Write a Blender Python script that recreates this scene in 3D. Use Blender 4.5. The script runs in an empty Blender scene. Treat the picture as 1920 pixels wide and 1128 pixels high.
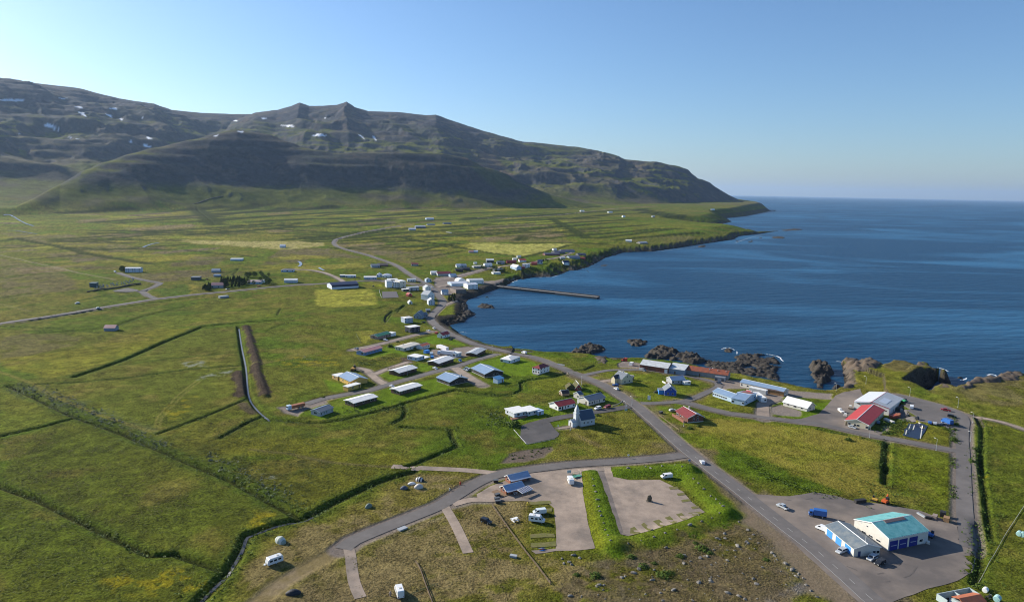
import bpy, bmesh, math, random
import numpy as np
from mathutils import Vector, Matrix
from mathutils.geometry import delaunay_2d_cdt
R = math.radians
sc = bpy.context.scene
COL = sc.collection
rng = random.Random(7)

# ------------------------------------------------------------------ camera
F = 1297.0; PITCH = R(9.1); ROLL = R(1.1); CZ = 133.0
cam = bpy.data.cameras.new('camera'); cam.sensor_width = 36.0; cam.lens = 36.0 * F / 1920.0
cam.clip_start = 1.0; cam.clip_end = 400000.0
cam_o = bpy.data.objects.new('camera', cam); COL.objects.link(cam_o)
_c, _s = math.cos(ROLL), math.sin(ROLL)
_r = Vector((1, 0, 0)); _u = Vector((0, math.sin(PITCH), math.cos(PITCH))); _f = Vector((0, math.cos(PITCH), -math.sin(PITCH)))
_x = _r * _c + _u * _s; _y = -_r * _s + _u * _c; _z = -_f
cam_o.matrix_world = Matrix(((_x.x, _y.x, _z.x, 0), (_x.y, _y.y, _z.y, 0), (_x.z, _y.z, _z.z, CZ), (0, 0, 0, 1)))
sc.camera = cam_o

# ------------------------------------------------------------------ light
SUN_AZ = R(-60.0); SUN_EL = R(24.0)
S = Vector((math.sin(SUN_AZ) * math.cos(SUN_EL), math.cos(SUN_AZ) * math.cos(SUN_EL), math.sin(SUN_EL)))
w = bpy.data.worlds.new('World'); sc.world = w; w.use_nodes = True
nt = w.node_tree; bg = nt.nodes['Background']
sky = nt.nodes.new('ShaderNodeTexSky'); sky.sky_type = 'NISHITA'; sky.sun_disc = False
sky.sun_elevation = SUN_EL; sky.sun_rotation = SUN_AZ; sky.altitude = 0
sky.air_density = 1.0; sky.dust_density = 0.6; sky.ozone_density = 6.0
nt.links.new(sky.outputs[0], bg.inputs[0]); bg.inputs[1].default_value = 0.092
sun = bpy.data.lights.new('sun', 'SUN'); sun.energy = 5.0; sun.angle = R(0.5); sun.color = (1.0, 0.93, 0.80)
sun_o = bpy.data.objects.new('sun', sun); COL.objects.link(sun_o); sun_o.rotation_mode = 'QUATERNION'
sun_o.rotation_quaternion = S.to_track_quat('Z', 'Y')
sc.render.engine = 'CYCLES'; sc.cycles.use_denoising = True; sc.cycles.denoiser = 'OPENIMAGEDENOISE'; sc.cycles.denoising_input_passes = 'RGB_ALBEDO_NORMAL'; sc.cycles.denoising_prefilter = 'ACCURATE'; sc.cycles.filter_width = 1.1
sc.view_settings.view_transform = 'Standard'; sc.view_settings.look = 'None'
sc.view_settings.exposure = 0.72; sc.view_settings.gamma = 1.0

# ------------------------------------------------------------------ photo crops -> photo pixels
CR = dict(c1=(1360, 840, 3.4286), c2=(1480, 640, 4.3636), c3=(1160, 620, 4.8), c4=(860, 820, 3.3103), c5=(400, 820, 3.4286),
          c6=(900, 640, 4.5714), c7=(500, 600, 4.1739), c8=(600, 480, 5.3333), d1=(660, 380, 3.84), d2=(0, 460, 3.0),
          d3=(0, 680, 2.5183), d4=(0, 140, 3.0), d5=(500, 180, 3.4286), d6=(960, 240, 3.2), d7=(0, 380, 3.76),
          e1=(820, 460, 12.0), e2=(960, 440, 12.0), e3=(620, 490, 9.56), e4=(740, 530, 12.0), e5=(140, 480, 7.385),
          e6=(380, 470, 7.385), e7=(740, 390, 13.714), e8=(720, 610, 10.639), f1=(1560, 710, 6.857), f2=(1500, 930, 6.857),
          f3=(920, 870, 9.56), f4=(1040, 720, 9.56), f5=(1740, 1000, 8.811), f8=(1040, 960, 4.174), p=(0, 0, 1.0))
def P(c, *a):
    """crop code, then x, y, x, y ... -> list of photo pixels"""
    ox, oy, s = CR[c]
    return [(ox + a[i] / s, oy + a[i + 1] / s) for i in range(0, len(a), 2)]

# ------------------------------------------------------------------ numpy noise
def vnoise(x, y, seed=0):
    xi = np.floor(x); yi = np.floor(y); fx = x - xi; fy = y - yi
    xi = xi.astype(np.int64); yi = yi.astype(np.int64)
    fx = fx * fx * (3 - 2 * fx); fy = fy * fy * (3 - 2 * fy)
    def h(a, b):
        n = (a * 374761393 + b * 668265263 + seed * 974634533) & 0xffffffff
        n = ((n ^ (n >> 13)) * 1274126177) & 0xffffffff
        n = n ^ (n >> 16)
        return (n & 0xffff) / 65535.0
    a = h(xi, yi); b = h(xi + 1, yi); c = h(xi, yi + 1); d = h(xi + 1, yi + 1)
    return (a + (b - a) * fx) * (1 - fy) + (c + (d - c) * fx) * fy
def fbm(x, y, sc_, oct=4, seed=0, gain=0.5):
    v = 0; amp = 1; tot = 0; f = 1.0 / sc_
    for i in range(oct):
        v = v + amp * vnoise(x * f + 17.3 * i, y * f - 9.1 * i, seed + i); tot += amp; amp *= gain; f *= 2.03
    return v / tot
def sst(a, b, x):
    t = np.clip((x - a) / (b - a), 0, 1); return t * t * (3 - 2 * t)

# ------------------------------------------------------------------ rays
def ray(px, py):
    px = np.asarray(px, float); py = np.asarray(py, float)
    x = (px - 960) / F; y = (564 - py) / F
    xr = x * _c - y * _s; yr = x * _s + y * _c
    return np.stack([xr, math.cos(PITCH) + yr * math.sin(PITCH), -math.sin(PITCH) + yr * math.cos(PITCH)], -1)
def unproj(px, py, z):
    d = ray(px, py); t = (z - CZ) / np.minimum(d[..., 2], -1e-4)
    return d[..., 0] * t, d[..., 1] * t
# ------------------------------------------------------------------ coast: (pixels, cliff height, cliff width, mode 1 = pixel marks the top edge)
COAST_SRC = [
 (P('p', 2250, 690, 2080, 692), 11, 6, 1),
 (P('c2', 1915, 270, 1880, 245, 1800, 250, 1740, 275, 1700, 290, 1620, 290, 1540, 300, 1500, 330, 1430, 350, 1380, 390, 1300, 360, 1250, 350, 1190, 360, 1140, 392), 9, 5, 1),
 (P('c2', 1085, 440, 1180, 365, 1225, 310), 11, 13, 0),
 (P('c2', 1275, 262), 7, 8, 0),
 (P('c2', 1270, 236, 1190, 212, 1120, 178, 1090, 165, 1050, 185, 960, 165, 880, 150, 830, 175, 760, 200), 9, 5, 1),
 (P('c2', 740, 165, 660, 142, 560, 152, 440, 152), 4, 5, 1),
 (P('c2', 418, 172, 430, 210, 440, 270, 446, 330, 452, 385), 6, 9, 0),
 (P('c2', 400, 398, 300, 402, 200, 388, 90, 365), 3.5, 5, 1),
 (P('c3', 1500, 470, 1350, 440, 1200, 415, 1060, 382, 980, 368, 790, 330, 600, 290, 400, 262, 200, 240, 100, 245), 3.5, 6, 1),
 (P('c6', 1200, 150, 1050, 130, 960, 112, 800, 97, 600, 87, 400, 72, 250, 52), 3.0, 14, 0),
 (P('c7', 1860, 225, 1760, 205, 1660, 180, 1560, 130, 1480, 80), 4.0, 9, 0),
 (P('e4', 1290, 1000, 1240, 955, 1400, 920, 1590, 880, 1620, 800, 1700, 740, 1640, 640, 1640, 560, 1590, 480, 1650, 390, 1900, 300), 4.5, 14, 0),
 (P('e1', 1100, 1070, 1290, 1005), 5, 11, 0),
 (P('e1', 1540, 925, 1700, 820, 1900, 750), 5, 14, 0),
 (P('e2', 200, 1020), 7, 16, 0),
 (P('e2', 500, 960, 880, 950, 1150, 880, 1300, 800, 1440, 810, 1700, 740, 1870, 655), 11, 34, 0),
 (P('d6', 560, 780, 680, 745, 850, 740, 1000, 720, 1120, 700, 1250, 680, 1330, 670, 1360, 650), 10, 26, 0),
 (P('d6', 1500, 633), 8, 20, 0), (P('d6', 1620, 613), 2, 12, 0), (P('d6', 1480, 622), 5, 20, 1),
 (P('d6', 1390, 618, 1200, 605, 1050, 585), 6, 40, 0), (P('d6', 1005, 577, 1130, 577, 1250, 578, 1320, 562), 8, 35, 0),
 (P('d6', 1290, 541, 1400, 530), 5, 40, 0), (P('d6', 1560, 497), 3, 40, 0), (P('d6', 1500, 487, 1385, 472), 8, 40, 0)]
cx, cy, ch, cw, cm = [], [], [], [], []
for pts, h_, w_, m_ in COAST_SRC:
    for (px, py) in pts:
        X_, Y_ = unproj(px, py, h_ * m_)
        cx.append(float(X_)); cy.append(float(Y_)); ch.append(h_); cw.append(w_); cm.append(m_)
for (X_, Y_) in ((2900, 9500), (4200, 16000), (-16000, 16000), (-16000, -3000), (2500, -3000)):
    cx.append(X_); cy.append(Y_); ch.append(9); cw.append(30); cm.append(0)
cx = np.array(cx); cy = np.array(cy); ch = np.array(ch, float); cw = np.array(cw, float); cm = np.array(cm, float)
NC = len(cx); DMAX = 260.0

def coast(x, y):
    """signed distance (land positive, clipped) and interpolated cliff parameters"""
    x = np.asarray(x, float); y = np.asarray(y, float); sh = x.shape; x = x.ravel(); y = y.ravel()
    d2 = np.full(x.shape, DMAX * DMAX); hh = np.full(x.shape, 8.0); ww = np.full(x.shape, 20.0); mm = np.zeros(x.shape)
    ins = np.zeros(x.shape, bool)
    for i in range(NC):
        j = (i + 1) % NC
        x0, y0, x1, y1 = cx[i], cy[i], cx[j], cy[j]
        if y0 != y1:
            k = (y0 > y) != (y1 > y)
            if k.any():
                kk = np.nonzero(k)[0]
                ins[kk] ^= x[kk] < (x1 - x0) * (y[kk] - y0) / (y1 - y0) + x0
        m = (x > min(x0, x1) - DMAX) & (x < max(x0, x1) + DMAX) & (y > min(y0, y1) - DMAX) & (y < max(y0, y1) + DMAX)
        k = np.nonzero(m)[0]
        if not len(k): continue
        dx, dy = x1 - x0, y1 - y0; L2 = dx * dx + dy * dy + 1e-9
        t = np.clip(((x[k] - x0) * dx + (y[k] - y0) * dy) / L2, 0, 1)
        q = (x[k] - x0 - t * dx) ** 2 + (y[k] - y0 - t * dy) ** 2
        b = q < d2[k]; kb = k[b]; tb = t[b]
        d2[kb] = q[b]; hh[kb] = ch[i] + (ch[j] - ch[i]) * tb; ww[kb] = cw[i] + (cw[j] - cw[i]) * tb; mm[kb] = cm[i] + (cm[j] - cm[i]) * tb
    d = np.sqrt(d2) * np.where(ins, 1, -1)
    return d.reshape(sh), hh.reshape(sh), ww.reshape(sh), mm.reshape(sh)

# ------------------------------------------------------------------ mountains: (pixel x, pixel y of crest, range of crest, range of foot)
RF = [(-60, 404, 2600, 2300), (30, 398, 2700, 2400), (60, 384, 2850, 2420), (110, 355, 3150, 2480), (147, 333, 3300, 2540), (200, 314, 3500, 2600), (267, 292, 3700, 2680), (333, 276, 3900, 2740),
      (433, 250, 4150, 2820), (500, 262, 4150, 2860), (560, 283, 4050, 2900), (620, 296, 3980, 2940), (700, 296, 3980, 3000), (760, 293, 4020, 3060), (830, 296, 4080, 3140), (880, 304, 4120, 3220), (930, 325, 4120, 3300), (980, 350, 4120, 3400), (1040, 374, 4150, 3560), (1120, 392, 4200, 3800), (1200, 404, 4300, 4000)]
RA = [(300, 400, 6400, 3600), (380, 300, 6600, 3500), (433, 240, 7200, 3400), (480, 222, 7500, 3300), (520, 217, 7600, 3300), (545, 210, 7600, 3300), (562, 203, 7600, 3300), (580, 209, 7600, 3300), (605, 209, 7600, 3320), (632, 207, 7600, 3340), (650, 201, 7600, 3360), (665, 211, 7600, 3380), (690, 219, 7600, 3420), (745, 221, 7600, 3460),
      (800, 226, 7600, 3500), (817, 225, 7600, 3520), (835, 232, 7600, 3560), (900, 253, 7600, 3640), (980, 275, 7500, 3760), (1000, 276, 7500, 3800), (1060, 283, 7400, 3950), (1160, 300, 7300, 4250), (1172, 306, 7300, 4300), (1240, 312, 7300, 4700),
      (1262, 319, 7250, 4850), (1290, 330, 7200, 5150), (1315, 345, 7150, 5500), (1340, 359, 7150, 5950), (1365, 374, 7150, 6400), (1390, 386, 7200, 6850), (1430, 400, 7400, 7200)]
RB = [(-500, 130, 8000, 3000), (-60, 150, 8000, 3100), (0, 160, 8000, 3150), (60, 168, 8000, 3200), (150, 178, 8000, 3250), (185, 187, 8000, 3300), (225, 196, 8000, 3350), (290, 206, 8000, 3450), (322, 217, 8000, 3550), (375, 222, 8000, 3650),
      (440, 225, 8000, 3800), (500, 224, 8000, 4000), (560, 250, 8000, 4300), (640, 330, 8000, 4600), (720, 420, 8000, 5200)]
def _tab(T):
    az, rr, zz, rf = [], [], [], []
    for (px, py, r_, f_) in T:
        d = ray(px, py); a = math.atan2(d[0], d[1]); az.append(a); rr.append(r_); rf.append(f_)
        zz.append(CZ + r_ * d[2] / math.hypot(d[0], d[1]))
    return np.array(az), np.array(rr), np.array(zz), np.array(rf)
TA, TB, TF_ = _tab(RA), _tab(RB), _tab(RF)
def _mount(az, r, T, p, g):
    rr = np.interp(az, T[0], T[1]); zz = np.interp(az, T[0], T[2]); rf = np.interp(az, T[0], T[3])
    rr = rr + 130 * (g - 0.5); 
    t = (r - rf) / np.maximum(rr - rf, 50)
    up = np.clip(t, 0, 1)
    prof = 0.24 * up ** 1.1 + 0.76 * up ** p * ((p + 1) - p * up)
    z = zz * prof
    z = np.where(t > 1, zz - 0.30 * (r - rr), z)
    return z, up, zz
def land(x, y, d, hh, ww, mm):
    """ground height without ditches and banks"""
    r = np.hypot(x, y)
    base = 7.0 + 1.3 * (fbm(x, y, 140, 3, 3) - 0.5) * 2 + 0.011 * np.maximum(0, r - 750) + 6 * sst(1200, 2600, r) * (fbm(x, y, 420, 3, 5) - 0.4)
    base = base + 3.0 * sst(230, 165, r) * sst(-30, 40, x) * sst(170, 60, x)
    u = (d + ww * mm) / np.maximum(ww, 1)
    rough = (fbm(x, y, 14, 4, 11) - 0.5)
    cl = sst(0.0, 1.0, np.clip(u + 0.55 * rough, -1, 2))
    z = hh * cl + (base - hh) * sst(0, 1, np.clip((d - 2) / 110, 0, 1))
    z = z + 3.0 * rough * cl * (1 - sst(1.0, 2.2, u)) * np.clip(hh / 8, 0.25, 1.3)
    z = np.where(u < 0, np.maximum(-6, u * 4.0 - 0.6), z)
    m = (r > 2300) & (u > -0.5)
    if m.any():
        xm, ym, rm = x[m], y[m], r[m]; az = np.arctan2(xm, ym)
        s_ = (xm + ym) * 0.7071; t_ = (ym - xm) * 0.7071       # along the range, across it
        wx = s_ + 160 * (fbm(xm, ym, 700, 2, 31) - 0.5)
        gul = 1 - np.abs(2 * fbm(wx, t_ * 0.22, 260, 4, 21) - 1)      # downslope gullies
        big = fbm(s_, t_ * 0.45, 900, 2, 41)
        fine = 1 - np.abs(2 * fbm(xm, ym, 120, 4, 51) - 1)
        az = az + .022 * (fbm(xm, ym, 520, 3, 91) - .5) * sst(2500, 3600, rm) * sst(7000, 6100, rm)
        zA, ua, za = _mount(az, rm, TA, 2.3, big); zF, uf, zf = _mount(az, rm, TF_, 3.6, fbm(xm, ym, 600, 2, 45))
        zB, ub, zb = _mount(az, rm, TB, 2.3, fbm(xm, ym, 900, 2, 43))
        rid = 1 - np.abs(2 * fbm(wx * .8 + 60 * fine, t_ * 0.5, 430, 3, 71) - 1); gb = 1 - np.abs(2 * fbm(xm + 90 * fine, ym, 560, 3, 61) - 1)
        def rel(u, z_, k): 
            a_ = np.minimum(1, 5 * u * (1 - u)) * sst(.12, .4, u) * sst(1.0, .66, u) * np.clip(z_ / 420, 0, 1.2)
            return k * a_ * ((rid - .6) * 56 + (gul - .62) * 36 + (gb - .6) * 84 + (big - .5) * 130) + np.clip(z_ / 420, 0, 1) * (fine - .6) * (9 * a_ + 4 * u)
        zA = zA + rel(ua, za, 1.0 + .35 * sst(-.05, .12, az)); zB = zB + rel(ub, zb, 1.15)
        zF = zF + rel(uf, zf, .6); zF = np.where(rm > np.interp(az, TF_[0], TF_[1]) + 60, zF + .18 * (rm - np.interp(az, TF_[0], TF_[1]) - 60), zF)
        zA = np.maximum(zA, zF)
        q = np.maximum(zA, zB)
        ph = q + 70 * (fbm(xm, ym, 800, 2, 81) - .5); bk = sst(.40, .60, fbm(s_, t_, 620, 2, 83)) * sst(130, 220, q) * sst(690, 560, q)
        q = q + .55 * bk * 150 / 6.283 * np.sin(6.283 * ph / 150) + .3 * sst(110, 200, q) * 44 / 6.283 * np.sin(6.283 * ph / 44)
        zm = z[m]; fade = sst(-0.2, 1.6, u[m]) 
        z = z.copy(); z[m] = np.maximum(zm, zm * 0.6 + q * fade)
    return z
def Tb(x, y):
    x = np.atleast_1d(np.asarray(x, float)); y = np.atleast_1d(np.asarray(y, float))
    return land(x, y, *coast(x, y))
def ground(pts, z0=7.0):
    """photo pixels -> world x, y on the ground (marching along each pixel's ray)"""
    pts = np.asarray(pts, float).reshape(-1, 2); d = ray(pts[:, 0], pts[:, 1]); n = len(pts)
    hz = np.hypot(d[:, 0], d[:, 1])
    zg = np.full(n, z0); X = np.zeros(n); Y = np.zeros(n)
    for _ in range(7):
        t = (zg - CZ) / np.minimum(d[:, 2], -0.012); X = d[:, 0] * t; Y = d[:, 1] * t
        zg = np.maximum(Tb(X, Y), 0.0) * 0.7 + zg * 0.3
    hi = pts[:, 1] < 415
    for i in np.nonzero(hi)[0]:
        rr = np.linspace(1500, 8600, 1100); xx = d[i, 0] / hz[i] * rr; yy = d[i, 1] / hz[i] * rr
        zz = CZ + d[i, 2] / hz[i] * rr; b = np.nonzero(Tb(xx, yy) > zz)[0]
        k = b[0] if len(b) else 1099
        X[i] = xx[k]; Y[i] = yy[k]
    return X, Y

# ------------------------------------------------------------------ ditches, banks, streams that shape the ground
FEAT = []          # (xs, ys, half width, height, flat top fraction)
def pl_dist(x, y, xs, ys, reach):
    """distance of points to a polyline, only where closer than reach: (index, distance)"""
    m = (x > xs.min() - reach) & (x < xs.max() + reach) & (y > ys.min() - reach) & (y < ys.max() + reach)
    k = np.nonzero(m)[0]
    if not len(k): return k, np.zeros(0)
    X, Y = x[k], y[k]; d2 = np.full(len(k), 1e12)
    for i in range(len(xs) - 1):
        dx, dy = xs[i + 1] - xs[i], ys[i + 1] - ys[i]; L2 = dx * dx + dy * dy + 1e-9
        t = np.clip(((X - xs[i]) * dx + (Y - ys[i]) * dy) / L2, 0, 1)
        d2 = np.minimum(d2, (X - xs[i] - t * dx) ** 2 + (Y - ys[i] - t * dy) ** 2)
    d = np.sqrt(d2); b = d < reach
    return k[b], d[b]
def feature(pts, hw, amp, flat=0.0):
    xs, ys = ground(pts); FEAT.append((xs, ys, hw, amp, flat))
def Tf(x, y, base=None):
    """final ground height"""
    x = np.atleast_1d(np.asarray(x, float)); y = np.atleast_1d(np.asarray(y, float))
    z = Tb(x, y) if base is None else base.copy()
    for xs, ys, hw, amp, flat in FEAT:
        k, d = pl_dist(x, y, xs, ys, hw)
        if len(k): z[k] += amp * (1 - sst(flat, 1, d / hw))
    return z
def G(c, *a):
    """crop pixels -> list of (x, y, z) on the ground"""
    X, Y = ground(P(c, *a)); Z = Tf(X, Y)
    return [Vector((float(X[i]), float(Y[i]), float(Z[i]))) for i in range(len(X))]
# ------------------------------------------------------------------ lines of the landscape
MAIN_ROAD = P('p', 1680, 1160, 1632, 1121, 1599, 1091, 1567, 1063, 1523, 1025, 1470, 985, 1425, 950, 1385, 918, 1345, 888, 1318, 868, 1290, 846, 1262, 822, 1238, 800, 1215, 780, 1200, 767, 1186, 756,
              1162, 741, 1140, 727, 1118, 716, 1097, 708, 1070, 697, 1044, 686, 1018, 675, 994, 668, 955, 660, 922, 653, 893, 646, 864, 635, 838, 623, 822, 613, 811, 604, 808, 596, 814, 587, 824, 578, 831, 570,
              830, 563, 823, 555, 818, 547, 811, 540, 802, 533, 787, 526, 766, 513, 750, 501.5, 735, 494, 712, 486, 687, 477.5, 652, 468.7, 630, 461, 625.5, 455, 630, 449, 646, 444, 687, 434, 722, 428, 750, 424)
HALL_ROAD = P('p', 1283, 853, 1238, 859, 1162, 865, 1072, 871, 996, 880, 951, 886, 920, 894, 890, 907.6, 860, 926, 823, 948, 765, 971.7, 706, 995, 662, 1014, 643, 1029)
DIRT_ROAD = P('p', 648, 1026, 587, 1056, 531, 1091, 487, 1126, 440, 1165)
STUBS = [P('p', 652, 1022, 657, 1040, 660, 1068, 665, 1094, 676, 1120), P('p', 833, 948, 855, 986, 878, 1036)]
WEST_TRACK = P('p', 930, 887, 870, 881, 808, 878, 735, 874)
CHURCH_ROAD = P('p', 1188, 760, 1173, 763, 1152, 767, 1108, 773.5, 1053, 782, 1022, 789, 1000, 795)
COAST_ROAD = P('c3', 200, 652, 300, 652, 450, 645, 590, 634, 680, 605, 780, 560, 850, 530, 900, 500, 880, 468, 750, 432, 620, 408, 500, 390, 330, 365, 200, 350, 0, 352, -120, 360, -300, 395, -390, 402)
FACTORY_ROAD = P('c3', 560, 640, 650, 658, 800, 700, 1000, 745, 1300, 780, 1600, 818, 1800, 838) + P('c2', 480, 728, 660, 768, 900, 810, 1150, 857, 1300, 885, 1420, 905)
RIGHT_ROAD = P('c1', 1565, 640, 1558, 560, 1540, 430, 1532, 250, 1530, 100) + P('c2', 1420, 990, 1418, 890, 1412, 800, 1420, 700, 1426, 650, 1410, 610, 1350, 572, 1200, 520, 1000, 468, 880, 440)
GRAVEL_ROADS = [(P('p', 1431, 786, 1431, 770, 1432, 757, 1456, 748), 7.0), (P('p', 931, 664, 893, 674.5, 859, 686, 811, 697.5, 775, 708, 730, 720, 692, 732, 643, 740, 608, 747, 575, 757), 5.6),
                (P('p', 722, 720, 709, 713, 699, 705, 687, 694, 672, 690), 5.0), (P('p', 699, 703, 720, 694, 740, 687, 764, 679), 4.6),
                (P('p', 660, 656, 704, 647, 740, 638, 775, 629, 812, 621), 6.0), (P('p', 852, 689, 883, 710, 905, 723), 7.0), (P('p', 1125, 716, 1150, 712, 1160, 716), 5)]
WEST_ROAD = P('p', -60, 616, 0, 606.7, 100, 592, 183, 578, 283, 562, 367, 552, 433, 546, 500, 539, 560, 534, 620, 531, 672, 527, 709, 526, 740, 530, 775, 533, 800, 534)
FAR_ROADS = [(P('p', 221, 511, 243, 519, 269, 525, 300, 531, 286, 539, 266, 546, 275, 553, 293, 561), 6), (P('p', 550, 505, 583, 506.5, 610, 512, 630, 520, 645, 529), 6),
             (P('e1', -60, 790, 200, 760, 450, 700, 700, 635, 1000, 560, 1150, 520, 1400, 490, 1700, 440), 6), (P('e2', 400, 640, 700, 570, 1000, 520, 1230, 450, 1350, 400), 5),
             (P('e4', 1090, 520, 1250, 460, 1400, 405), 6), (P('p', 894, 409, 947, 408.6, 1025, 405, 1077, 400, 1129, 394, 1160, 391), 5), (P('e1', 0, 940, 200, 900, 300, 870), 6),
             (P('c2', 1465, 600, 1560, 622, 1700, 650, 1820, 685, 1960, 735), 3.2), (P('c5', 1940, 378, 1800, 400, 1660, 400, 1540, 430), 4.0), (P('c6', 672, 744, 735, 737, 795, 728), 2.4)]
TRACKS = [(P('p', -20, 473, 0, 478, 100, 500, 150, 512, 215, 524), 4, (.20, .17, .11)), (P('p', -10, 694, 60, 718, 93, 738, 180, 775, 280, 808), 3, (.13, .125, .05)), (P('p', 290, 800, 296, 780, 330, 745, 367, 714), 1.6, (.13, .13, .05)),
          (P('p', 297, 802, 304, 782, 338, 746, 374, 715), 1.6, (.13, .13, .05)), (P('p', 735, 874, 690, 872, 620, 866, 540, 850, 470, 842), 3, (.11, .10, .05)),
          (P('p', 400, 692, 470, 684, 560, 670, 620, 662), 2.4, (.12, .11, .05)), (P('p', 0, 569, 55, 583), 3, (.13, .13, .06)), (P('p', 1500, 1100, 1440, 1128, 1400, 1150), 5, (.17, .145, .125)), (P('p', 765, 997, 800, 980, 835, 968), 2.6, (.20, .17, .10))]
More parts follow.
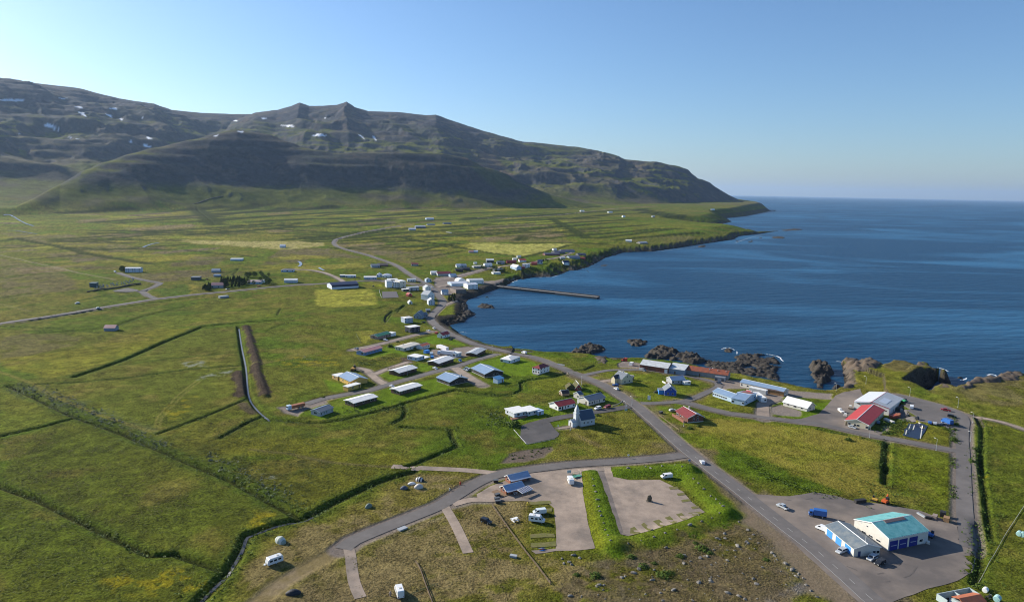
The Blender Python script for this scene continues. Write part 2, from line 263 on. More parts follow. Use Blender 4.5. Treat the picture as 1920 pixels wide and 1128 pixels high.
DITCH = [  # pixels, width m, depth m
 (P('d3', 40, 105, 350, 250, 600, 340, 850, 450, 1100, 555, 1300, 665, 1412, 726), 5.0, -1.5), (P('d3', -30, 560, 0, 580, 170, 640, 350, 730, 520, 815, 710, 905, 830, 900, 885, 920, 1065, 978), 4.5, -1.4),
 (P('d3', -20, 352, 0, 345, 200, 300, 365, 255), 3.6, -1.2), (P('d2', 420, 735, 560, 690, 700, 640, 880, 560, 1140, 455, 1380, 432, 1600, 415), 5.5, -1.8), (P('d2', 670, 672, 1000, 630, 1350, 598), 2.6, -0.9),
 (P('d2', 200, 780, 400, 770, 700, 745, 1100, 690, 1370, 672), 2.6, -0.8), (P('d2', 890, 386, 1270, 370, 1580, 352, 1560, 388), 3.4, -1.2), (P('d2', 890, 1055, 1150, 960, 1395, 858), 3.4, -1.2),
 (P('d2', 1240, 1078, 1400, 990, 1485, 955), 3.6, -1.3), (P('p', 447, 612, 452, 647, 460, 687, 465, 737, 480, 763, 507, 786), 5.0, -2.6),
 (P('p', 507, 784, 530, 788, 560, 790, 600, 792, 640, 786, 700, 772, 745, 760, 757, 755, 811, 741, 855, 730, 895, 736, 960, 741), 4.2, -1.4),
 (P('p', 756, 757, 761, 768, 757, 782, 738, 792), 4.5, -1.5), (P('p', 754, 799, 800, 802, 845, 804, 850, 822, 858, 835, 837, 844, 782, 867, 760, 875), 4.5, -1.6),
 (P('p', 776, 883, 735, 893, 709, 902, 692, 910, 633, 937, 587, 963, 569, 971, 525, 979, 488, 992, 464, 1001, 452, 1030, 426, 1071, 400, 1097, 368, 1130, 340, 1150), 6.5, -2.2),
 (P('c6', 360, 400, 350, 350, 400, 330, 520, 315, 640, 300, 740, 270), 4.0, -1.5), (P('c6', 0, 450, 150, 465, 300, 440, 360, 410), 4.0, -1.3), (P('c2', 805, 825, 795, 930, 788, 1045), 5.5, -2.2), (P('p', 1662, 870, 1660, 905), 5.0, -2.0),
 (P('c2', 240, 715, 480, 765, 620, 795, 800, 830), 3.0, -1.0), (P('c2', 1530, 605, 1580, 700, 1582, 850, 1572, 1000, 1590, 1090), 4.0, -1.6), (P('c1', 1635, 0, 1650, 160, 1672, 300, 1690, 440, 1712, 590), 4.0, -1.6),
 (P('c1', 1612, 480, 1640, 600, 1640, 760, 1610, 870), 5.0, -1.8), (P('c6', 780, 250, 900, 240, 990, 200), 4, -1.2), (P('c6', 460, 535, 620, 505, 800, 465), 1.6, -0.5),
 (P('e3', 980, 1060, 1000, 980, 1110, 880), 4, -1.5), (P('e3', 1200, 900, 1330, 770), 4, -1.5), (P('e3', 0, 880, 360, 880, 560, 865, 860, 835, 1000, 790), 4, -1.3), (P('c7', 0, 80, 150, 20, 400, 45, 650, 75, 830, 75), 3, -1.0),
 (P('d7', 0, 268, 170, 250), 8, -1.5), (P('d7', 0, 322, 300, 303), 8, -1.5), (P('d7', 200, 400, 470, 374, 600, 357), 7, -1.5), (P('d7', 350, 440, 720, 404), 7, -1.5), (P('d7', 0, 458, 100, 442), 7, -1.5), (P('d7', 0, 530, 320, 496), 7, -1.5),
 (P('d7', 0, 610, 220, 588), 6, -1.5), (P('d7', 0, 670, 240, 636), 6, -1.5), (P('d7', 100, 250, 480, 320, 590, 352, 950, 415, 1050, 430), 7, -1.5), (P('d7', 1100, 430, 1300, 408, 1640, 395, 1760, 390), 8, -1.8), (P('d7', 1250, 475, 1500, 440, 1700, 430), 6, -1.2),
 (P('d7', 1640, 510, 1682, 464), 5, -1.2), (P('d7', 1500, 482, 1880, 455), 6, -1.4), (P('d7', 1310, 335, 1560, 358, 1850, 385), 7, -1.5), (P('d7', 560, 690, 800, 640, 1040, 620), 6, -1.2), (P('d7', 0, 870, 400, 800, 700, 755, 1100, 700, 1400, 660), 7, -1.8),
 (P('d7', 300, 915, 560, 900, 800, 870, 1000, 800, 1300, 730), 6, -1.6), (P('d4', 1080, 728, 1260, 684), 14, -2.0), (P('d4', 1105, 740, 1150, 790, 1212, 842), 12, -2.0), (P('d4', 1150, 772, 1450, 732, 1600, 706), 12, -2), (P('d4', 1180, 796, 1500, 764, 1880, 742), 12, -2.5),
 (P('d4', 1300, 716, 1560, 690), 12, -1.6), (P('d4', 1400, 830, 1920, 806), 11, -2), (P('d4', 1210, 872, 1290, 880, 1560, 868, 1900, 890), 10, -2), (P('d5', 0, 745, 420, 712), 12, -2), (P('d5', 0, 800, 300, 788, 700, 800), 11, -2), (P('d5', 870, 910, 1000, 935, 1200, 962), 9, -2),
 (P('d5', 900, 968, 1200, 962, 1250, 975), 9, -2), (P('d6', 100, 556, 500, 540), 12, -2), (P('d6', 130, 602, 560, 570), 11, -2), (P('d6', 250, 626, 800, 582), 11, -2), (P('d6', 400, 647, 900, 602), 10, -2), (P('d6', 520, 661, 1000, 602), 10, -2),
 (P('d6', 620, 672, 1130, 628), 9, -2), (P('d6', 0, 622, 250, 596), 10, -2), (P('d6', 0, 690, 230, 690, 560, 694), 9, -2), (P('d6', 750, 497, 782, 486), 14, -2), (P('d6', 790, 511, 830, 492), 13, -2), (P('d6', 860, 521, 888, 503), 13, -2),
 (P('d6', 928, 529, 950, 511), 13, -2), (P('d6', 1000, 535, 1016, 520), 13, -2), (P('d6', 450, 660, 240, 545), 8, -1.2), (P('d1', 450, 402, 800, 346), 7, -1.6), (P('d1', 480, 345, 640, 312, 760, 325), 9, -2), (P('d1', 790, 322, 1000, 362, 1240, 388, 1400, 350, 1560, 305), 6, -1.4),
 (P('d1', 1200, 270, 1240, 243, 1400, 258), 12, -2), (P('d1', 860, 110, 1200, 105, 1560, 82), 12, -1.5), (P('d1', 0, 250, 200, 205, 380, 195), 8, -1.5), (P('d1', 240, 860, 290, 790, 380, 735), 3, -1.2),
 (P('d2', 0, 455, 300, 465, 560, 490), 4, -1.2), (P('d2', 500, 264, 640, 240, 790, 218), 3, 1.2), (P('d2', 1260, 168, 1340, 130), 4, -1)]
rg = random.Random(3)
for k in range(120):      # the many field drains of the far plain
    x0 = rg.uniform(60, 1150); y0 = rg.uniform(396, 470); L = rg.uniform(50, 230); sl = -0.055 if x0 > 700 else rg.choice((-0.06, -0.075, 0.02))
    if x0 + L > 1180 and y0 > 430: continue
    if 860 < x0 + L * .5 < 1090 and y0 > 450 or y0 > 450 and 300 < x0 + L * .5 < 620: continue
    DITCH.append(([(x0, y0), (x0 + L * .5, y0 + L * .5 * sl + rg.uniform(-1.5, 1.5)), (x0 + L, y0 + L * sl)], rg.uniform(7, 11), -1.6))
for i_, (pts, w_, dp) in enumerate(DITCH): feature(pts, w_ * 0.55, dp * (1.0 if i_ < 4 else 0.65), 0.12)
BERM = [P('c4', 828, 226, 870, 400, 918, 580, 962, 676), P('c4', 962, 676, 1130, 655, 1400, 570, 1600, 500, 1650, 470), P('c4', 1650, 470, 1560, 380, 1480, 290, 1415, 200), P('c4', 1415, 200, 1200, 205, 1000, 218)]
for b in BERM: feature(b, 7.5, 1.25, 0.1)
SPOIL = [P('p', 461, 612, 470, 642, 480, 676, 484, 706, 497, 742), P('p', 447, 697, 450, 720, 456, 742)]
feature(SPOIL[0], 4.5, 1.7, 0.1); feature(SPOIL[1], 3.5, 0.7, 0.1)
feature(P('e1', 350, 600, 500, 560, 700, 545), 8, 2.0); feature(P('c3', 0, 300, 60, 296), 10, 1.0)

# ------------------------------------------------------------------ ground grid: azimuth x range
NAZ = 1680
az = np.linspace(R(-47), R(47), NAZ)
rr_ = np.concatenate([1 / np.linspace(1 / 150.0, 1 / 2300.0, 800), np.linspace(2300, 8900, 330)[1:]])
NR = len(rr_)
AZ, RR = np.meshgrid(az, rr_); GX = (np.sin(AZ) * RR); GY = (np.cos(AZ) * RR)
VX = GX.ravel(); VY = GY.ravel()
cd, chh, cww, cmm = coast(VX, VY)
VZ0 = land(VX, VY, cd, chh, cww, cmm)
VZ = Tf(VX, VY, VZ0)
GZ = VZ.reshape(NR, NAZ)
def grad(Z):
    a = np.stack([np.gradient(GX, axis=1), np.gradient(GY, axis=1), np.gradient(Z, axis=1)], -1)
    b = np.stack([np.gradient(GX, axis=0), np.gradient(GY, axis=0), np.gradient(Z, axis=0)], -1)
    n = np.cross(a, b); n /= np.linalg.norm(n, axis=-1, keepdims=True); n[n[..., 2] < 0] *= -1
    return n
NRM = grad(GZ).reshape(-1, 3); SLOPE = np.degrees(np.arccos(np.clip(NRM[:, 2], -1, 1)))
VR = np.hypot(VX, VY)

n3 = fbm(VX, VY, 4, 3, 101); n12 = fbm(VX, VY, 14, 4, 102); n50 = fbm(VX, VY, 55, 4, 103); n200 = fbm(VX, VY, 230, 4, 104); n12b = fbm(VX, VY, 18, 4, 105)
def mix(a, b, t): return a + (b - a) * t[:, None]
C = lambda *c: np.array(c, float)
GRASS = C(.088, .100, .024); LUSH = C(.060, .098, .014); DRY = C(.135, .118, .050); OLIVE = C(.080, .082, .024); BROWN = C(.115, .090, .058); YEL = C(.140, .136, .028)
GRAVEL = C(.23, .19, .165); ASPH = C(.105, .098, .098); SOIL = C(.052, .036, .028); ROCK = C(.075, .062, .050)
ALB = mix(np.tile(GRASS, (len(VX), 1)), np.tile(LUSH, (len(VX), 1)), sst(.40, .66, n50))
ALB = mix(ALB, DRY, sst(.50, .72, n200) * 0.55 * sst(.3, .6, n12)); ALB = mix(ALB, OLIVE, sst(.45, .7, n12b) * 0.6)
FUZ = np.ones(len(VX))
WOBX = (fbm(VX, VY, 9, 3, 111) - .5); WOBY = (fbm(VX, VY, 9, 3, 112) - .5)
def _poly(xs, ys, feather, wob):
    m = (VX > xs.min() - feather - 5 - wob) & (VX < xs.max() + feather + 5 + wob) & (VY > ys.min() - feather - 5 - wob) & (VY < ys.max() + feather + 5 + wob)
    k = np.nonzero(m)[0]
    if not len(k): return k, np.zeros(0)
    X = VX[k] + WOBX[k] * wob * 2; Y = VY[k] + WOBY[k] * wob * 2; ins = np.zeros(len(k), bool); d2 = np.full(len(k), 1e12)
    for i in range(len(xs)):
        j = (i + 1) % len(xs); x0, y0, x1, y1 = xs[i], ys[i], xs[j], ys[j]
        if y0 != y1:
            q = (y0 > Y) != (y1 > Y); ins[q] ^= X[q] < (x1 - x0) * (Y[q] - y0) / (y1 - y0) + x0
        dx, dy = x1 - x0, y1 - y0; t = np.clip(((X - x0) * dx + (Y - y0) * dy) / (dx * dx + dy * dy + 1e-9), 0, 1)
        d2 = np.minimum(d2, (X - x0 - t * dx) ** 2 + (Y - y0 - t * dy) ** 2)
    d = np.sqrt(d2) * np.where(ins, 1, -1)
    return k, sst(-feather, feather, d)
def paint(pts, col, amt=1.0, feather=1.0, wob=0.0, fuz=None, nz=None):
    xs, ys = ground(pts); k, a = _poly(xs, ys, feather, wob)
    if not len(k): return
    a = a * amt
    if nz is not None: a = a * sst(nz[1], nz[2], nz[0][k])
    ALB[k] = mix(ALB[k], np.asarray(col), a)
    if fuz is not None: FUZ[k] = FUZ[k] * (1 - a) + fuz * a
def stroke(pts, width, col, amt=1.0, feather=0.8, nz=None, fuz=None, wob=0.0):
    xs, ys = ground(pts); x = VX + WOBX * wob; y = VY + WOBY * wob
    k, d = pl_dist(x, y, xs, ys, width / 2 + feather)
    if not len(k): return
    a = (1 - sst(width / 2 - feather, width / 2 + feather, d)) * amt
    if nz is not None: a = a * sst(nz[1], nz[2], nz[0][k])
    ALB[k] = mix(ALB[k], np.asarray(col), a)
    if fuz is not None: FUZ[k] = FUZ[k] * (1 - a) + fuz * a

# broad tints of the fields
for pts, col, amt in [
 (P('d7', 0, 212, 500, 226, 900, 300, 1060, 330, 760, 380, 590, 352, 480, 320, 100, 248), BROWN, .65), (P('d7', 0, 392, 250, 440, 500, 520, 560, 610, 0, 680), BROWN, .6), (P('d7', 850, 500, 1500, 470, 1560, 520, 1100, 562, 950, 530), BROWN, .7),
 (P('d5', 440, 935, 640, 945, 720, 985, 1000, 1000, 640, 1029, 500, 980), BROWN, .7), (P('d5', 100, 985, 400, 980, 620, 1040, 0, 1040), BROWN, .75), (P('d1', 0, 275, 560, 330, 700, 380, 400, 440, 150, 360), BROWN, .6),
 (P('d1', 800, 250, 1500, 260, 1600, 285, 850, 285), BROWN, .55), (P('d1', 850, 220, 1300, 205, 1250, 240), BROWN, .5), (P('d6', 0, 610, 250, 600, 330, 650, 0, 680), BROWN, .5), (P('d6', 300, 540, 520, 540, 480, 565, 200, 585), BROWN, .4),
 (P('d6', 700, 660, 1100, 650, 1050, 690, 640, 700), BROWN, .45), (P('d2', 0, 520, 230, 480, 460, 520, 420, 560, 150, 620, 0, 660), BROWN, .55), (P('d2', 0, 640, 460, 580, 900, 470, 1150, 460, 880, 560, 560, 680, 300, 740, 60, 700), YEL, .7),
 (P('d2', 840, 400, 1500, 365, 1570, 400, 1150, 440, 900, 470), C(.105, .12, .026), .6), (P('d2', 0, 460, 800, 360, 1100, 300, 1240, 290, 860, 400, 560, 480, 200, 500), LUSH, .8), (P('d2', 860, 250, 960, 225, 1060, 215, 1075, 270, 940, 290), C(.052, .088, .018), .9),
 (P('d7', 640, 690, 980, 630, 1040, 680, 700, 740, 380, 740), C(.055, .088, .018), .7), (P('d3', 0, 590, 350, 740, 700, 905, 1060, 985, 900, 1128, 0, 1128), C(.066, .084, .016), .75), (P('d3', 20, 360, 350, 260, 850, 460, 1390, 730, 1150, 830, 800, 890, 500, 800, 170, 630, 0, 575), C(.074, .086, .020), .7),
 (P('d3', 0, 110, 350, 252, 180, 300, 0, 340), C(.088, .10, .022), .7), (P('d2', 60, 760, 420, 740, 1140, 470, 1330, 450, 1400, 840, 900, 1050, 600, 950, 260, 800), C(.088, .096, .026), .7),
 (P('d3', 760, 330, 1170, 180, 1240, 260, 940, 400), C(.105, .105, .028), .6), (P('c5', 0, 0, 700, 0, 1350, 160, 1000, 180, 600, 130, 0, 90), C(.115, .118, .022), .7), (P('c5', 100, 120, 1000, 200, 1050, 270, 620, 470, 300, 300), C(.095, .10, .022), .7),
 (P('c5', 700, 640, 700, 560, 1300, 230, 1700, 235, 1600, 330, 1000, 590), DRY, .75), (P('c5', 60, 1056, 300, 760, 560, 560, 720, 540, 720, 680, 300, 1056), C(.100, .100, .034), .8), (P('c5', 300, 1056, 850, 740, 1450, 480, 1640, 740, 1900, 420, 1920, 1056), C(.105, .100, .040), .8),
 (P('c4', 0, 400, 220, 400, 580, 910, 600, 1020, -200, 1020), C(.105, .105, .038), .85), (P('c4', 220, 400, 440, 400, 430, 690, 560, 720, 850, 720, 660, 1010, 580, 910), C(.110, .108, .034), .8),
 (P('c6', 620, 640, 800, 640, 1000, 620, 1240, 590, 1380, 640, 1690, 920, 1640, 970, 1000, 1010, 600, 1050, 620, 900, 680, 760), C(.118, .112, .036), .8), (P('c6', 800, 780, 1000, 850, 1100, 900, 900, 880), C(.155, .118, .066), .7), (P('c6', 600, 850, 900, 860, 1050, 930, 1000, 1000, 600, 1030), C(.080, .112, .018), .65),
 (P('c6', 460, 540, 900, 420, 1130, 470, 1200, 510, 1130, 550, 900, 570, 600, 640), C(.080, .130, .016), .8), (P('c6', 370, 360, 520, 320, 740, 290, 960, 360, 780, 400, 640, 440, 400, 400), C(.105, .118, .024), .8), (P('c6', 900, 300, 1160, 275, 1500, 290, 1900, 350, 1900, 440, 1780, 500, 1420, 510, 1200, 430), C(.105, .130, .022), .85),
 (P('c3', 640, 650, 860, 560, 1020, 650, 1240, 690, 1200, 735, 1000, 720), C(.130, .138, .030), .85), (P('c3', 340, 750, 520, 690, 740, 700, 1000, 770, 1500, 830, 1920, 880, 1920, 1056, 700, 1056, 540, 890), C(.100, .124, .020), .85),
 (P('p', 1300, 800, 1345, 785, 1540, 806, 1655, 830, 1660, 850, 1652, 936, 1590, 925, 1480, 885, 1380, 840), C(.142, .142, .036), .85), (P('p', 1672, 836, 1790, 860, 1796, 900, 1795, 955, 1740, 930, 1672, 905), C(.098, .122, .018), .85), (P('c1', 870, 230, 1040, 225, 1060, 330, 870, 310), C(.12, .12, .03), .7),
 (P('c2', 1060, 640, 1350, 740, 1350, 860, 890, 790, 960, 660), YEL, .8), (P('c2', 530, 330, 640, 230, 760, 210, 900, 190, 990, 300, 960, 400, 860, 430, 600, 360), C(.115, .120, .030), .8), (P('c2', 760, 210, 880, 155, 1100, 200, 990, 300), C(.125, .10, .058), .7),
 (P('c2', 1100, 400, 1300, 370, 1500, 320, 1920, 290, 1960, 520, 1700, 540, 1400, 480), C(.13, .105, .06), .7), (P('c2', 1080, 440, 1300, 380, 1500, 480, 1920, 560, 1960, 740, 1700, 640, 1400, 560), C(.100, .112, .028), .7), (P('c2', 1500, 610, 1960, 740, 1980, 1060, 1480, 1060), C(.085, .105, .020), .8), (P('c1', 1600, 0, 1980, 0, 1980, 987, 1560, 987), C(.082, .102, .022), .7),
 (P('d1', 790, 322, 850, 288, 1000, 292, 1200, 296, 1600, 292, 1500, 322, 1380, 352, 1240, 386, 1000, 360), C(.235, .235, .095), 1), (P('d4', 930, 926, 1100, 930, 1400, 938, 1700, 936, 1820, 945, 1828, 962, 1600, 985, 1400, 968, 1100, 950), C(.245, .22, .105), 1), (P('d4', 680, 905, 850, 908, 1000, 935, 900, 940), C(.17, .155, .06), .7),
 (P('e3', -280, 510, 10, 505, 740, 495, 800, 560, 830, 740, 800, 780, 500, 800, 0, 820, -280, 790), C(.205, .210, .055), 1), (P('e3', 560, 380, 740, 370, 900, 400, 950, 470, 800, 450), C(.13, .15, .02), 1), (P('c8', 370, 740, 540, 745, 540, 830, 400, 880), C(.155, .158, .04), 1), (P('e5', 1590, 390, 1680, 390, 1660, 520, 1620, 530), C(.18, .16, .05), 1),
 (P('e5', 0, 560, 240, 540, 200, 620, 0, 650), YEL, .6), (P('e1', 560, 700, 900, 650, 1300, 640, 1300, 720, 900, 730, 640, 740), C(.10, .13, .02), .8), (P('e2', 820, 600, 1060, 570, 1170, 620, 1050, 700, 800, 690), C(.14, .16, .03), .8), (P('e4', 990, 740, 1060, 600, 1300, 530, 1340, 690, 1150, 720), C(.10, .13, .022), .9),
 (P('e4', 330, 380, 640, 350, 640, 430, 330, 440), C(.12, .145, .024), .9), (P('e4', 150, 980, 400, 930, 740, 940, 860, 1050, 600, 1030, 300, 1060), C(.10, .12, .022), .8), (P('d1', 440, 880, 560, 890, 620, 940, 500, 960, 450, 990), C(.12, .13, .024), .6)]:
    paint(pts, col, amt, feather=3, wob=4)
# patchwork of the far plain
rp = random.Random(11)
for k in range(190):
    x0 = rp.uniform(-20, 1200); y0 = rp.uniform(388, 505); 
    if y0 > 470 and x0 > 560: continue
    if 470 > y0 > 445 and (280 < x0 < 640 or 820 < x0 < 1100): continue
    L = rp.uniform(40, 150); hh_ = rp.uniform(2.5, 6) * (y0 - 350) / 90; sl = -.06 if x0 > 600 else rp.choice((-.07, -.05, .03)); sk = rp.uniform(-25, 25)
    if x0 + L > 1230: continue
    paint([(x0, y0), (x0 + L, y0 + L * sl), (x0 + L + sk, y0 + L * sl + hh_), (x0 + sk, y0 + hh_)], rp.choice((C(.130, .155, .030), C(.145, .140, .035), BROWN, C(.15, .115, .066), C(.060, .080, .020), C(.165, .160, .05), C(.085, .072, .040))), rp.uniform(.6, 1), feather=7, wob=9)
# lawns round the houses
LAWN = C(.078, .135, .014)
for pts in [P('c7', 490, 640, 620, 590, 880, 545, 1340, 450, 1500, 520, 1300, 570, 1060, 640, 860, 700, 600, 740, 500, 700), P('c7', 870, 420, 960, 395, 1030, 440, 1180, 440, 960, 475, 920, 450), P('c7', 1170, 330, 1280, 350, 1290, 390, 1200, 400), P('c7', 1500, 390, 1600, 340, 1900, 280, 1980, 330, 1900, 440, 1720, 450),
            P('c7', 280, 720, 370, 690, 540, 730, 420, 780), P('c7', 440, 460, 600, 500, 610, 560, 500, 560), P('c7', 680, 260, 900, 225, 990, 250, 800, 310), P('c7', 1150, 150, 1320, 110, 1480, 150, 1560, 200, 1280, 185), P('c6', 100, 170, 260, 120, 480, 180, 490, 290, 250, 290), P('c6', 210, 640, 480, 540, 600, 600, 480, 680, 240, 700),
            P('c7', 1010, 190, 1040, 240, 1110, 280, 950, 250, 900, 210), P('c6', 610, 690, 780, 660, 800, 720, 640, 730), P('c3', 260, 680, 450, 670, 440, 700, 300, 715), P('c2', 170, 500, 330, 500, 280, 580, 100, 630, -130, 625)]:
    paint(pts, LAWN, .9, feather=1.2, wob=1.0, fuz=.5)
# moor slope with boulders, bare patches
MOOR = P('c4', 1200, 700, 1400, 620, 1720, 520, 1920, 600, 2080, 900, 2120, 1060, 650, 1060, 700, 850, 900, 760)
paint(MOOR, C(.095, .078, .040), .85, feather=3, wob=8, nz=(n12b, .30, .55)); paint(MOOR, C(.20, .18, .155), .8, feather=4, wob=6, nz=(n3 * .5 + n12 * .5, .53, .62)); paint(MOOR, C(.055, .075, .018), .7, feather=4, wob=6, nz=(n12b, .55, .68))
paint(P('c4', 640, 1020, 720, 860, 1000, 960, 1000, 1060), C(.075, .115, .016), .8, feather=4, wob=6)
# general dead-grass mottling on rough land
FLAT = sst(2600, 1500, VR)
ALB = mix(ALB, DRY, FLAT * .50 * sst(.56, .74, n12b) * FUZ); ALB = mix(ALB, C(.05, .066, .014), FLAT * .55 * sst(.54, .70, n12) * FUZ)
ALB *= (1 + .85 * (n3 - .5) * FUZ + .5 * (n12 - .5))[:, None]
# verges of the roads
for pts, w_ in [(MAIN_ROAD[:22], 24), (MAIN_ROAD[22:40], 12), (HALL_ROAD, 12), (FACTORY_ROAD, 9), (COAST_ROAD, 11)]:
    stroke(pts, w_, C(.150, .115, .080), .75, feather=3.5, nz=(n12b, .36, .60), wob=10)
stroke(P('p', 1360, 850, 1340, 860, 1400, 905, 1480, 950), 12, C(.14, .105, .07), .6, feather=4, nz=(n12b, .4, .6), wob=8); stroke(P('p', 1410, 955, 1450, 1000, 1500, 1050, 1560, 1110), 14, C(.175, .132, .092), .9, feather=4, wob=8, fuz=.12)
# ditches: lush sides and dark bed near, widened dark lines far; banks
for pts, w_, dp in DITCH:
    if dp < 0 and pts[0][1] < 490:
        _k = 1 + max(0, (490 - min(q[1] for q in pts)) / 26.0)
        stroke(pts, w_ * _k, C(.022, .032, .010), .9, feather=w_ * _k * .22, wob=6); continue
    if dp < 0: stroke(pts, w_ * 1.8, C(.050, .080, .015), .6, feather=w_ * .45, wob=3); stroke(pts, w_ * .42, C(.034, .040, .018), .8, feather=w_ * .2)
for b in BERM: stroke(b, 14.5, C(.071, .120, .015), .92, feather=2.4, wob=4, fuz=.75); stroke(b, 16, C(.11, .12, .025), .25, feather=3, wob=5, nz=(n12b, .5, .62))
stroke(P('c4', 770, 240, 800, 430, 860, 680), 6, C(.11, .13, .02), .9, feather=2)
for s_ in SPOIL: stroke(s_, 7.0, SOIL, .95, feather=1.4, wob=7)
paint(P('d2', 1330, 880, 1400, 880, 1450, 945, 1400, 950, 1330, 900), SOIL * 1.4, .8, 2, 3); paint(P('c7', 1040, 290, 1120, 295, 1160, 330, 1080, 345), SOIL * 1.7, .9, 1.5, 2); paint(P('c6', 240, 960, 320, 940, 600, 900, 630, 930, 560, 1000, 380, 1030, 180, 1040), C(.13, .10, .082), .95, 1.5, 2, fuz=.3)
stroke(P('d3', 90, 115, 250, 170, 400, 230, 560, 300, 680, 350), 16, C(.085, .105, .070), .6, feather=5, nz=(n12, .42, .58), wob=6); stroke(P('d3', 60, 105, 350, 232, 600, 325, 900, 455, 1300, 645), 13, C(.042, .066, .016), .75, feather=4, nz=(n3, .3, .55), wob=6)
for pts, c_ in [(P('d3', 35, 112, 350, 258, 600, 348, 850, 460, 1100, 563), C(.15, .15, .05)), (P('d3', 0, 590, 170, 650, 350, 740, 520, 824), C(.13, .13, .045))]: stroke(pts, 1.8, c_, .7, feather=.6)
for pts, w_, c_ in TRACKS: stroke(pts, w_, c_, .8, feather=w_ * .35, wob=1.5)
stroke(DIRT_ROAD, 7.5, C(.215, .165, .105), .95, feather=2.0, wob=3, fuz=.15)
for i_ in (0, 1, 2, 3, 5, 7, 8): stroke(DITCH[i_][0], 2.0 if i_ < 3 else 1.6, C(.020, .028, .008), .9, feather=.7, wob=1.2)
# dry camp meadows and verges
for q_ in [P('c5', 60, 1070, 300, 770, 560, 560, 720, 500, 1050, 400, 1300, 232, 1720, 235, 1600, 330, 1000, 600, 860, 690, 600, 1070), P('c5', 400, 1070, 900, 740, 1450, 480, 1640, 420, 1900, 430, 1940, 1080), P('c4', 0, 420, 220, 410, 580, 910, 640, 1030, -200, 1030), P('c4', 230, 400, 440, 398, 430, 690, 560, 725, 860, 730, 690, 1000, 590, 920), MOOR]:
    paint(q_, C(.165, .130, .068), .85, 4, 6, nz=(n12b * .6 + n3 * .4, .36, .56)); paint(q_, C(.128, .098, .055), .6, 4, 6, nz=(n50, .48, .62))
paint(MOOR, C(.098, .076, .046), .75, feather=4, wob=8, nz=(n12 * .5 + n3 * .5, .36, .5), fuz=.7)
paint(P('c6', 640, 760, 1000, 620, 1300, 600, 1380, 640, 1690, 920, 1640, 965, 1000, 1000, 620, 1040), C(.15, .128, .055), .65, 4, 8, nz=(n12b, .40, .6)); paint(P('c3', 540, 890, 700, 900, 900, 1000, 1100, 1080, 700, 1100), C(.16, .125, .066), .7, 4, 8, nz=(n12b, .4, .58))
paint(P('p', 1300, 800, 1345, 785, 1540, 806, 1655, 830, 1652, 936, 1590, 925, 1480, 885, 1380, 840), C(.165, .148, .05), .7, 3, 8, nz=(n12b, .38, .6), fuz=.6)
# yellow buttercup drifts
for pts in [P('c5', 150, 480, 420, 470, 400, 560, 160, 560), P('d2', 930, 900, 1120, 830, 1100, 920, 950, 980), P('d3', 500, 1000, 900, 960, 1000, 1080, 500, 1110), P('c1', 1660, 165, 1730, 165, 1725, 205, 1670, 200), P('c2', 1450, 800, 1500, 820, 1480, 1000, 1440, 980), P('d2', 1560, 640, 1900, 600, 1900, 680, 1600, 690)]:
    paint(pts, C(.20, .165, .012), .55, 3, 5, nz=(n3, .5, .66))
for pts in [P('d2', 1040, 655, 1160, 648, 1170, 680, 1050, 690), P('d2', 1100, 740, 1300, 700, 1310, 720, 1110, 755), P('c5', 300, 230, 420, 220, 430, 260, 320, 260)]: paint(pts, C(.20, .21, .16), .7, 2, 3, nz=(n3, .48, .6))
# gravel and yards lie partly on bare ground
for pts in [P('c3', 860, 450, 1080, 440, 1500, 530, 1920, 565, 1930, 620, 1700, 605, 1480, 590, 1430, 640, 1300, 665, 1180, 520, 1000, 520, 880, 545), P('c3', 1380, 690, 1470, 665, 1640, 720, 1640, 775, 1480, 765, 1370, 745), P('e1', -60, 730, 450, 660, 1100, 480, 1250, 500, 450, 745, 560, 900, 300, 1120, -60, 1120),
            P('e1', 1000, 800, 1300, 790, 1800, 720, 1500, 900, 1340, 920, 1000, 870), P('c7', 90, 680, 350, 640, 440, 610, 480, 650, 300, 700, 240, 750, 130, 730), P('c6', 1180, 200, 1240, 165, 1390, 190, 1390, 230, 1200, 220), P('e8', 950, 480, 1400, 470, 1900, 400, 1900, 560, 1550, 650, 960, 650), P('c7', 1450, 218, 1580, 205, 1720, 228, 1640, 262, 1540, 262),
            P('e4', 640, 300, 740, 300, 740, 400, 660, 390), P('e3', 880, 320, 1000, 330, 1340, 380, 1600, 400, 1700, 450, 1550, 440, 1200, 330), P('c2', 760, 690, 830, 680, 800, 760, 770, 740)]:
    paint(pts, GRAVEL * .9, .95, 1.2, 1.5, fuz=.15)
paint(P('e1', 1390, 900, 1480, 790, 1700, 740, 1870, 760, 1700, 830, 1540, 925), C(.15, .050, .030), .95, 1, 2, fuz=.4)
for pts, w_ in FAR_ROADS + GRAVEL_ROADS: stroke(pts, w_ + 2.5, GRAVEL * .8, .9, feather=1.5, wob=2, fuz=.2)
for pts, w_ in [(MAIN_ROAD, 9), (WEST_ROAD, 8.5), (HALL_ROAD, 9), (RIGHT_ROAD, 9), (FACTORY_ROAD, 8)]: stroke(pts, w_ + 1.5, GRAVEL * .75, .95, feather=1.2, fuz=.2)
